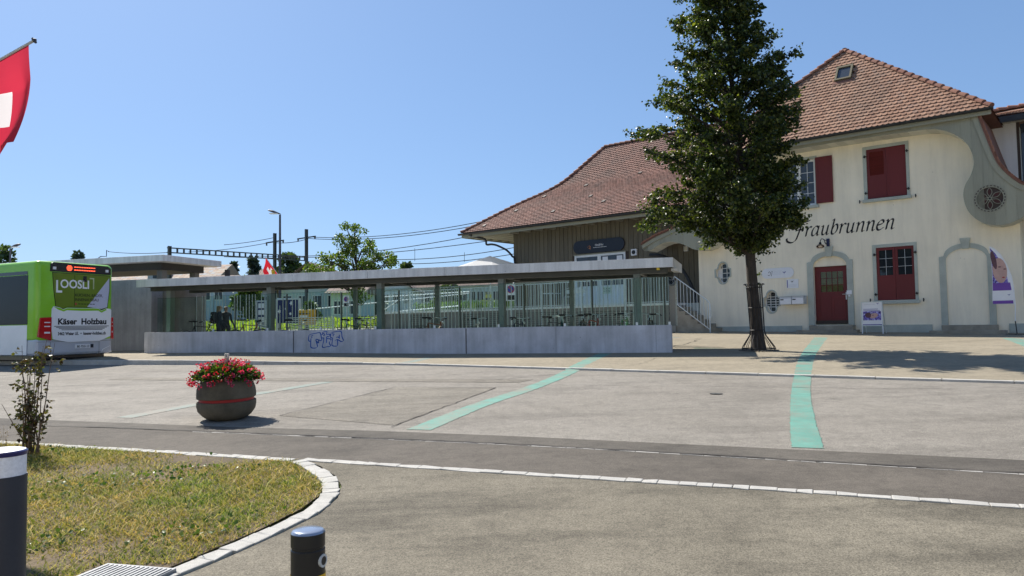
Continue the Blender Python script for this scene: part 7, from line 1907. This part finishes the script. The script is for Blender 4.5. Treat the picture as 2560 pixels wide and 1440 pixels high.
def small_tree():
    t_ = thing('small_tree', 'small bright green leafy tree rising behind the shelter roof', 'tree', (p.x, p.y, gpz))
    mb = MB(); P = []; D = []
    mb.tube([(0, 0, -0.1), (0.05, 0, 1.6), (0.1, 0, 2.6), (0.15, 0, 4.6)], [0.07, 0.06, 0.05, 0.02], 8, False)
    top = at(870, 572, 37).z - gpz
    ends = [(-0.15, top, 0.5), (0.35, top + 0.02, 0.45), (-0.55, top - 0.5, 0.5), (0.1, top - 0.7, 0.7), (0.75, top - 0.75, 0.5), (-0.1, top - 1.2, 0.8), (0.9, top - 1.2, 0.7), (-0.9, top - 1.45, 0.6), (1.45, top - 1.35, 0.55), (-1.4, top - 1.5, 0.5),
            (2.0, top - 1.35, 0.42), (1.7, top - 1.75, 0.6), (0.1, top - 3.3, 0.5), (0.5, top - 3.5, 0.4), (0.5, top - 1.7, 0.8), (-0.6, top - 1.9, 0.75), (-1.7, top - 1.85, 0.6), (-2.05, top - 2.25, 0.5), (1.2, top - 2.1, 0.7), (2.1, top - 1.8, 0.4), (-1.1, top - 2.25, 0.6), (0.1, top - 2.3, 0.8), (0.9, top - 2.6, 0.5), (-0.4, top - 2.7, 0.5), (0.3, top - 3.0, 0.4)]
    for (x, z, r_) in ends:
        for q in range(3):
            y = rng.uniform(-1, 1) * 0.9; c = np.array([x + rng.gauss(0, 0.12), y, z + rng.gauss(0, 0.1)])
            mb.tube([(0.1, 0, max(1.6, z - 1.1)), (c[0]*0.5, c[1]*0.5, z - 0.35), tuple(c)], [0.035, 0.02, 0.006], 4, False)
            n = int(95 * (r_ / 0.6) ** 2); dd = nrg.normal(size=(n, 3)); dd /= np.linalg.norm(dd, axis=1, keepdims=True)
            P.append(c + dd * nrg.uniform(0.15, 1.0, (n, 1)) * r_ * 0.62 * np.array([1, 1, 0.75])); D.append(dd + nrg.normal(size=(n, 3))*0.7)
    mb.build('trunk', MATS['bark'], t_, recalc=False); P = np.concatenate(P)
    leaf_cloud('crown', P, np.concatenate(D), nrg.uniform(0.07, 0.13, len(P)), MATS['apple_leaf'], t_)
small_tree()
def far_tree(u, vtop, Y, w_px, lab, mat='far_leaf', cone=False, n=1400, cb=0.25, seed=3, name='far_tree'):
    q = at(u, vtop, Y); g = gz(q.x, q.y); H = q.z - g; rad = px_m(w_px, Y) / 2 * 1.45
    leafy_tree(name, lab, (q.x, q.y, g), H, rad, n, max(0.16, Y*0.0055), MATS[mat], cb, 8, 'trees beyond the railway', 0.18, seed, False, cone)
far_tree(4, 612, 95, 75, 'dark green tree cut off by the left edge above the bus', n=1800, seed=2)
far_tree(192, 636, 120, 36, 'flat-topped dark pine peeking over the pavilion roof', 'far_conifer', n=1200, cb=0.6, seed=4)
far_tree(585, 655, 130, 26, 'slim pointed conifer right of the pavilion roof', 'far_conifer', True, 900, 0.1, 5)
far_tree(568, 670, 132, 16, 'short dark cypress beside the slim pointed conifer', 'far_conifer', True, 600, 0.1, 6)
far_tree(634, 645, 125, 52, 'broad dark conifer left of the small flag', 'far_conifer', True, 1500, 0.1, 7)
far_tree(720, 636, 110, 58, 'round dark tree between the two tall catenary masts', n=1600, seed=8)
far_tree(1015, 656, 130, 34, 'small round tree right of the leafy tree above the roof', n=900, seed=9)
far_tree(1265, 704, 190, 12, 'left of two tiny conifers under the shelter roof', 'far_conifer', True, 300, 0.1, 10)
far_tree(1275, 702, 190, 12, 'right of two tiny conifers under the shelter roof', 'far_conifer', True, 300, 0.1, 11)
far_tree(618, 702, 88, 60, 'bright bushy tree behind the field seen through the glass', 'apple_leaf', n=1600, cb=0.1, seed=12)
far_tree(930, 715, 90, 50, 'green garden tree behind the second tall shelter column', n=1200, cb=0.1, seed=13)
far_tree(1120, 722, 95, 60, 'green garden tree below the roofs midway along the shelter', n=1200, cb=0.1, seed=14)
far_tree(775, 758, 60, 30, 'low garden bush left of the pale annexe', n=600, cb=0.1, seed=15)

# ------------------------------------------------------------------ houses beyond the railway
tile_mat('patch_tiles', [(0.0, (0.30, 0.20, 0.14)), (0.35, (0.42, 0.30, 0.20)), (0.6, (0.33, 0.36, 0.38)), (0.8, (0.48, 0.40, 0.28)), (1.0, (0.40, 0.22, 0.15))], (0.3, 0.27, 0.25))
tile_mat('far_roof', [(0.0, (0.11, 0.075, 0.062)), (0.5, (0.15, 0.10, 0.08)), (1.0, (0.19, 0.13, 0.105))], (0.10, 0.075, 0.065))
render_wall('far_white', (0.66, 0.67, 0.69)); render_wall('far_blue', (0.42, 0.5, 0.58)); render_wall('far_mint', (0.50, 0.58, 0.58)); render_wall('far_grey', (0.40, 0.42, 0.45))
def far_house(label, u0, u1, v_ridge, v_eave, Y, wallmat, roofmat='far_roof', gable=False, depth=9.0, nwin=4, storeys=2, overhang=0.5, dormer=False, rz=0.0, v_floor=None):
    a = at(u0, v_eave, Y); b = at(u1, v_eave, Y); zr = at((u0+u1)/2, v_ridge, Y + depth/2 if not gable else Y).z
    g = gz((a.x+b.x)/2, Y) - 0.3; W = b.x - a.x; ze = a.z - g; zr -= g
    t_ = thing('far_house', label, 'house', ((a.x+b.x)/2, Y, g), rz, 'houses beyond the railway')
    hw = W/2
    if gable:
        MB().xz([(-hw, 0), (hw, 0), (hw, ze), (0, zr), (-hw, ze)], 0.0, depth).build('wall', MATS[wallmat], t_)
        o = overhang; k = (zr - ze) / hw; mb = MB()
        for s_ in (-1, 1):
            mb.add([(s_*(hw+o), -o, ze - k*o), (0, -o, zr), (0, depth+o, zr), (s_*(hw+o), depth+o, ze - k*o), (s_*(hw+o), -o, ze - k*o + 0.22), (0, -o, zr + 0.22), (0, depth+o, zr + 0.22), (s_*(hw+o), depth+o, ze - k*o + 0.22)], [(0,1,2,3),(7,6,5,4),(0,4,5,1),(1,5,6,2),(2,6,7,3),(3,7,4,0)])
        rf = mb.build('roof', MATS[roofmat], t_)
    else:
        MB().box(-hw, hw, 0, depth, 0, ze).build('wall', MATS[wallmat], t_)
        o = overhang; mb = MB()
        mb.add([(-hw-o, -o, ze), (hw+o, -o, ze), (hw+o, depth/2, zr), (-hw-o, depth/2, zr), (hw+o, depth+o, ze), (-hw-o, depth+o, ze)], [(0,1,2,3),(3,2,4,5),(1,4,2),(0,3,5),(0,5,4,1)])
        rf = mb.build('roof', MATS[roofmat], t_)
        # courses of tiles as raised battens
        sl_ = Vector((0, depth/2 + o, zr - ze)); L_ = sl_.length; un = sl_.normalized(); nn = Vector((0, -un.z, un.y))
        mbt = MB(); s_ = 0.05
        while s_ < L_ - 0.2:
            c = Vector((0, -o, ze)) + un * s_ + nn * 0.03; x = -hw - o
            while x < hw + o - 0.1: w2 = min(0.6, hw + o - x); mbt.obox(c + Vector((x + w2/2, 0, 0)), (w2/2 - 0.01, 0, 0), un*0.2, nn*0.02); x += 0.6
            s_ += 0.42
        to = mbt.build('tile_courses', MATS[roofmat], rf, recalc=False); to['kind'] = 'stuff'
    MB().box(hw*0.3, hw*0.3 + 0.5, depth*0.4, depth*0.4 + 0.5, zr - 0.8, zr + 0.7).build('chimney', MATS['wood_dark'], rf)
    for st_ in range(storeys):
        zb = ze - 2.2 - st_ * 2.7
        if zb < 0.3: continue
        for i in range(nwin):
            x = -hw + W * (i + 0.5) / nwin
            w_ = MB().box(x - 0.55, x + 0.55, -0.06, 0.02, zb - 0.05, zb + 1.45).build('window', MATS['window_white'], t_)
            MB().box(x - 0.45, x - 0.03, -0.08, -0.061, zb + 0.05, zb + 1.35).build('pane', MATS['window_dark'], w_); MB().box(x + 0.03, x + 0.45, -0.08, -0.061, zb + 0.05, zb + 1.35).build('pane', MATS['window_dark'], w_)
    if dormer:
        d_ = MB().xz([(-1.3, ze + 0.3), (1.3, ze + 0.3), (1.3, ze + 1.3), (0, ze + 2.4), (-1.3, ze + 1.3)], -0.1, depth/2).build('dormer', MATS['far_grey'], t_)
        MB().box(-0.5, 0.5, -0.13, -0.101, ze + 0.6, ze + 1.5).build('dormer_window', MATS['window_dark'], d_)
        for s_ in (-1, 1): MB().add([(s_*1.6, -0.3, ze + 1.1), (0, -0.3, ze + 2.5), (0, depth/2, ze + 2.5), (s_*1.6, depth/2, ze + 1.1), (s_*1.6, -0.3, ze + 1.25), (0, -0.3, ze + 2.65), (0, depth/2, ze + 2.65), (s_*1.6, depth/2, ze + 1.25)], [(0,1,2,3),(7,6,5,4),(0,4,5,1),(1,5,6,2),(2,6,7,3),(3,7,4,0)]).build('dormer_roof', MATS[roofmat], d_)
    return t_
far_house('large barn with multicoloured tiled roof behind the pavilion', 250, 532, 664, 708, 112, 'far_white', 'patch_tiles', depth=13, nwin=7, dormer=True)
far_house('pale blue house right of the pavilion wall, behind the field', 470, 562, 690, 706, 90, 'far_blue', nwin=3, depth=10, overhang=0.2)
far_house('white house with brown roof behind the bushy tree', 606, 684, 690, 727, 100, 'far_white', nwin=4)
far_house('pale gabled house behind the yellow post box', 700, 850, 660, 722, 82, 'far_mint', gable=True, nwin=4, storeys=2, overhang=1.1, depth=12)
far_house('low pale annexe with shallow roof left of the small tree trunk', 826, 905, 712, 733, 76, 'far_mint', nwin=2, storeys=1, depth=7)
far_house('brown-roofed house right of the second tall shelter column', 952, 1030, 690, 722, 105, 'far_white', gable=True, nwin=3, depth=11)
far_house('dark-roofed house midway between the middle shelter columns', 1018, 1100, 688, 722, 118, 'far_grey', nwin=4)
far_house('house with small gabled dormer below the parasol', 1082, 1170, 684, 716, 126, 'far_white', nwin=4, dormer=True)
far_house('pale house left of the third tall shelter column', 1150, 1250, 684, 716, 112, 'far_white', nwin=5)
far_house('pale house at the far left edge behind the bus', -60, 110, 690, 715, 130, 'far_white', nwin=5)
far_house('small house roof behind the small flag', 640, 735, 672, 692, 135, 'far_white', nwin=3)

# ------------------------------------------------------------------ unseen house behind the viewer, added to bounce sunlight onto the shaded fronts
hb = thing('added_bounce_house', 'long pale unseen house behind the viewer, added to bounce sunlight at the station', 'building', (2.0, -17.0, gz(2, -17)))
MB().box(-32, 32, -10, 0, -0.5, 10.5).build('wall', MATS['plaster_white'], hb)
MB().prism([(-33, 0), (33, 0)], lambda x, _: (x, 0.8, 10.5), lambda x, _: (x, -5, 15.0)) if False else None
MB().add([(-33, 0.8, 10.4), (33, 0.8, 10.4), (33, -5, 14.5), (-33, -5, 14.5), (33, -10.8, 10.4), (-33, -10.8, 10.4)], [(0,1,2,3),(3,2,4,5),(0,5,4,1),(1,4,2),(0,3,5)]).build('roof', MATS['far_roof'], hb)
for i in range(14):
    for z_ in (1.2, 4.3, 7.4):
        x = -29.2 + i*4.5; w_ = MB().box(x - 0.7, x + 0.7, 0.0, 0.05, z_, z_ + 1.6).build('window', MATS['window_white'], hb)
        MB().box(x - 0.6, x + 0.6, 0.051, 0.06, z_ + 0.1, z_ + 1.5).build('pane', MATS['window_dark'], w_)

# ------------------------------------------------------------------ field and far wood
def quad_ground(name, pts, mat, dz=0.02, kind='structure'):
    mb = MB(); mb.add([(x, y, gz(x, y) + dz) for x, y in pts], [tuple(range(len(pts)))]); o = mb.build(name, mat, recalc=False)
    if o.data.polygons[0].normal.z < 0: o.data.flip_normals()
    tag(o, kind=kind)
quad_ground('field', [(-55, 50), (10, 50), (14, 74), (-59, 74)], MATS['field_green'], 0.05)
n = 9000; X = nrg.uniform(-34, -6, n); Y = nrg.uniform(46, 72, n); Zg = GA*X + GB*Y
pts = np.stack([X, Y, Zg + 0.05], 1); nr = nrg.normal(size=(n, 3))*0.45; nr[:, 2] = 1
leafmat('crop_leaf', (0.16, 0.22, 0.03), (0.30, 0.36, 0.05), (0.46, 0.48, 0.10), 0.4)
tag(leaf_cloud('crop_plants', pts, nr, nrg.uniform(0.2, 0.55, n), MATS['crop_leaf'], kind6=False, aspect=0.4), 'bright yellow-green crop plants of the field behind the fence', 'crops', kind='stuff')
n = 14000; X = nrg.uniform(-260, 260, n); Y = nrg.uniform(196, 215, n); H = 7 + 3*np.sin(X*0.05) + 2*np.sin(X*0.13 + 1)
pts = np.stack([X, Y, 4.5 + nrg.uniform(0, 1, n)*H*0.75], 1); nr = nrg.normal(size=(n, 3))
tag(leaf_cloud('far_wood', pts, nr, nrg.uniform(1.2, 2.6, n), MATS['far_conifer'], kind6=False), 'low dark line of woodland along the horizon', 'woodland', kind='stuff')
print('objects', len(bpy.data.objects))
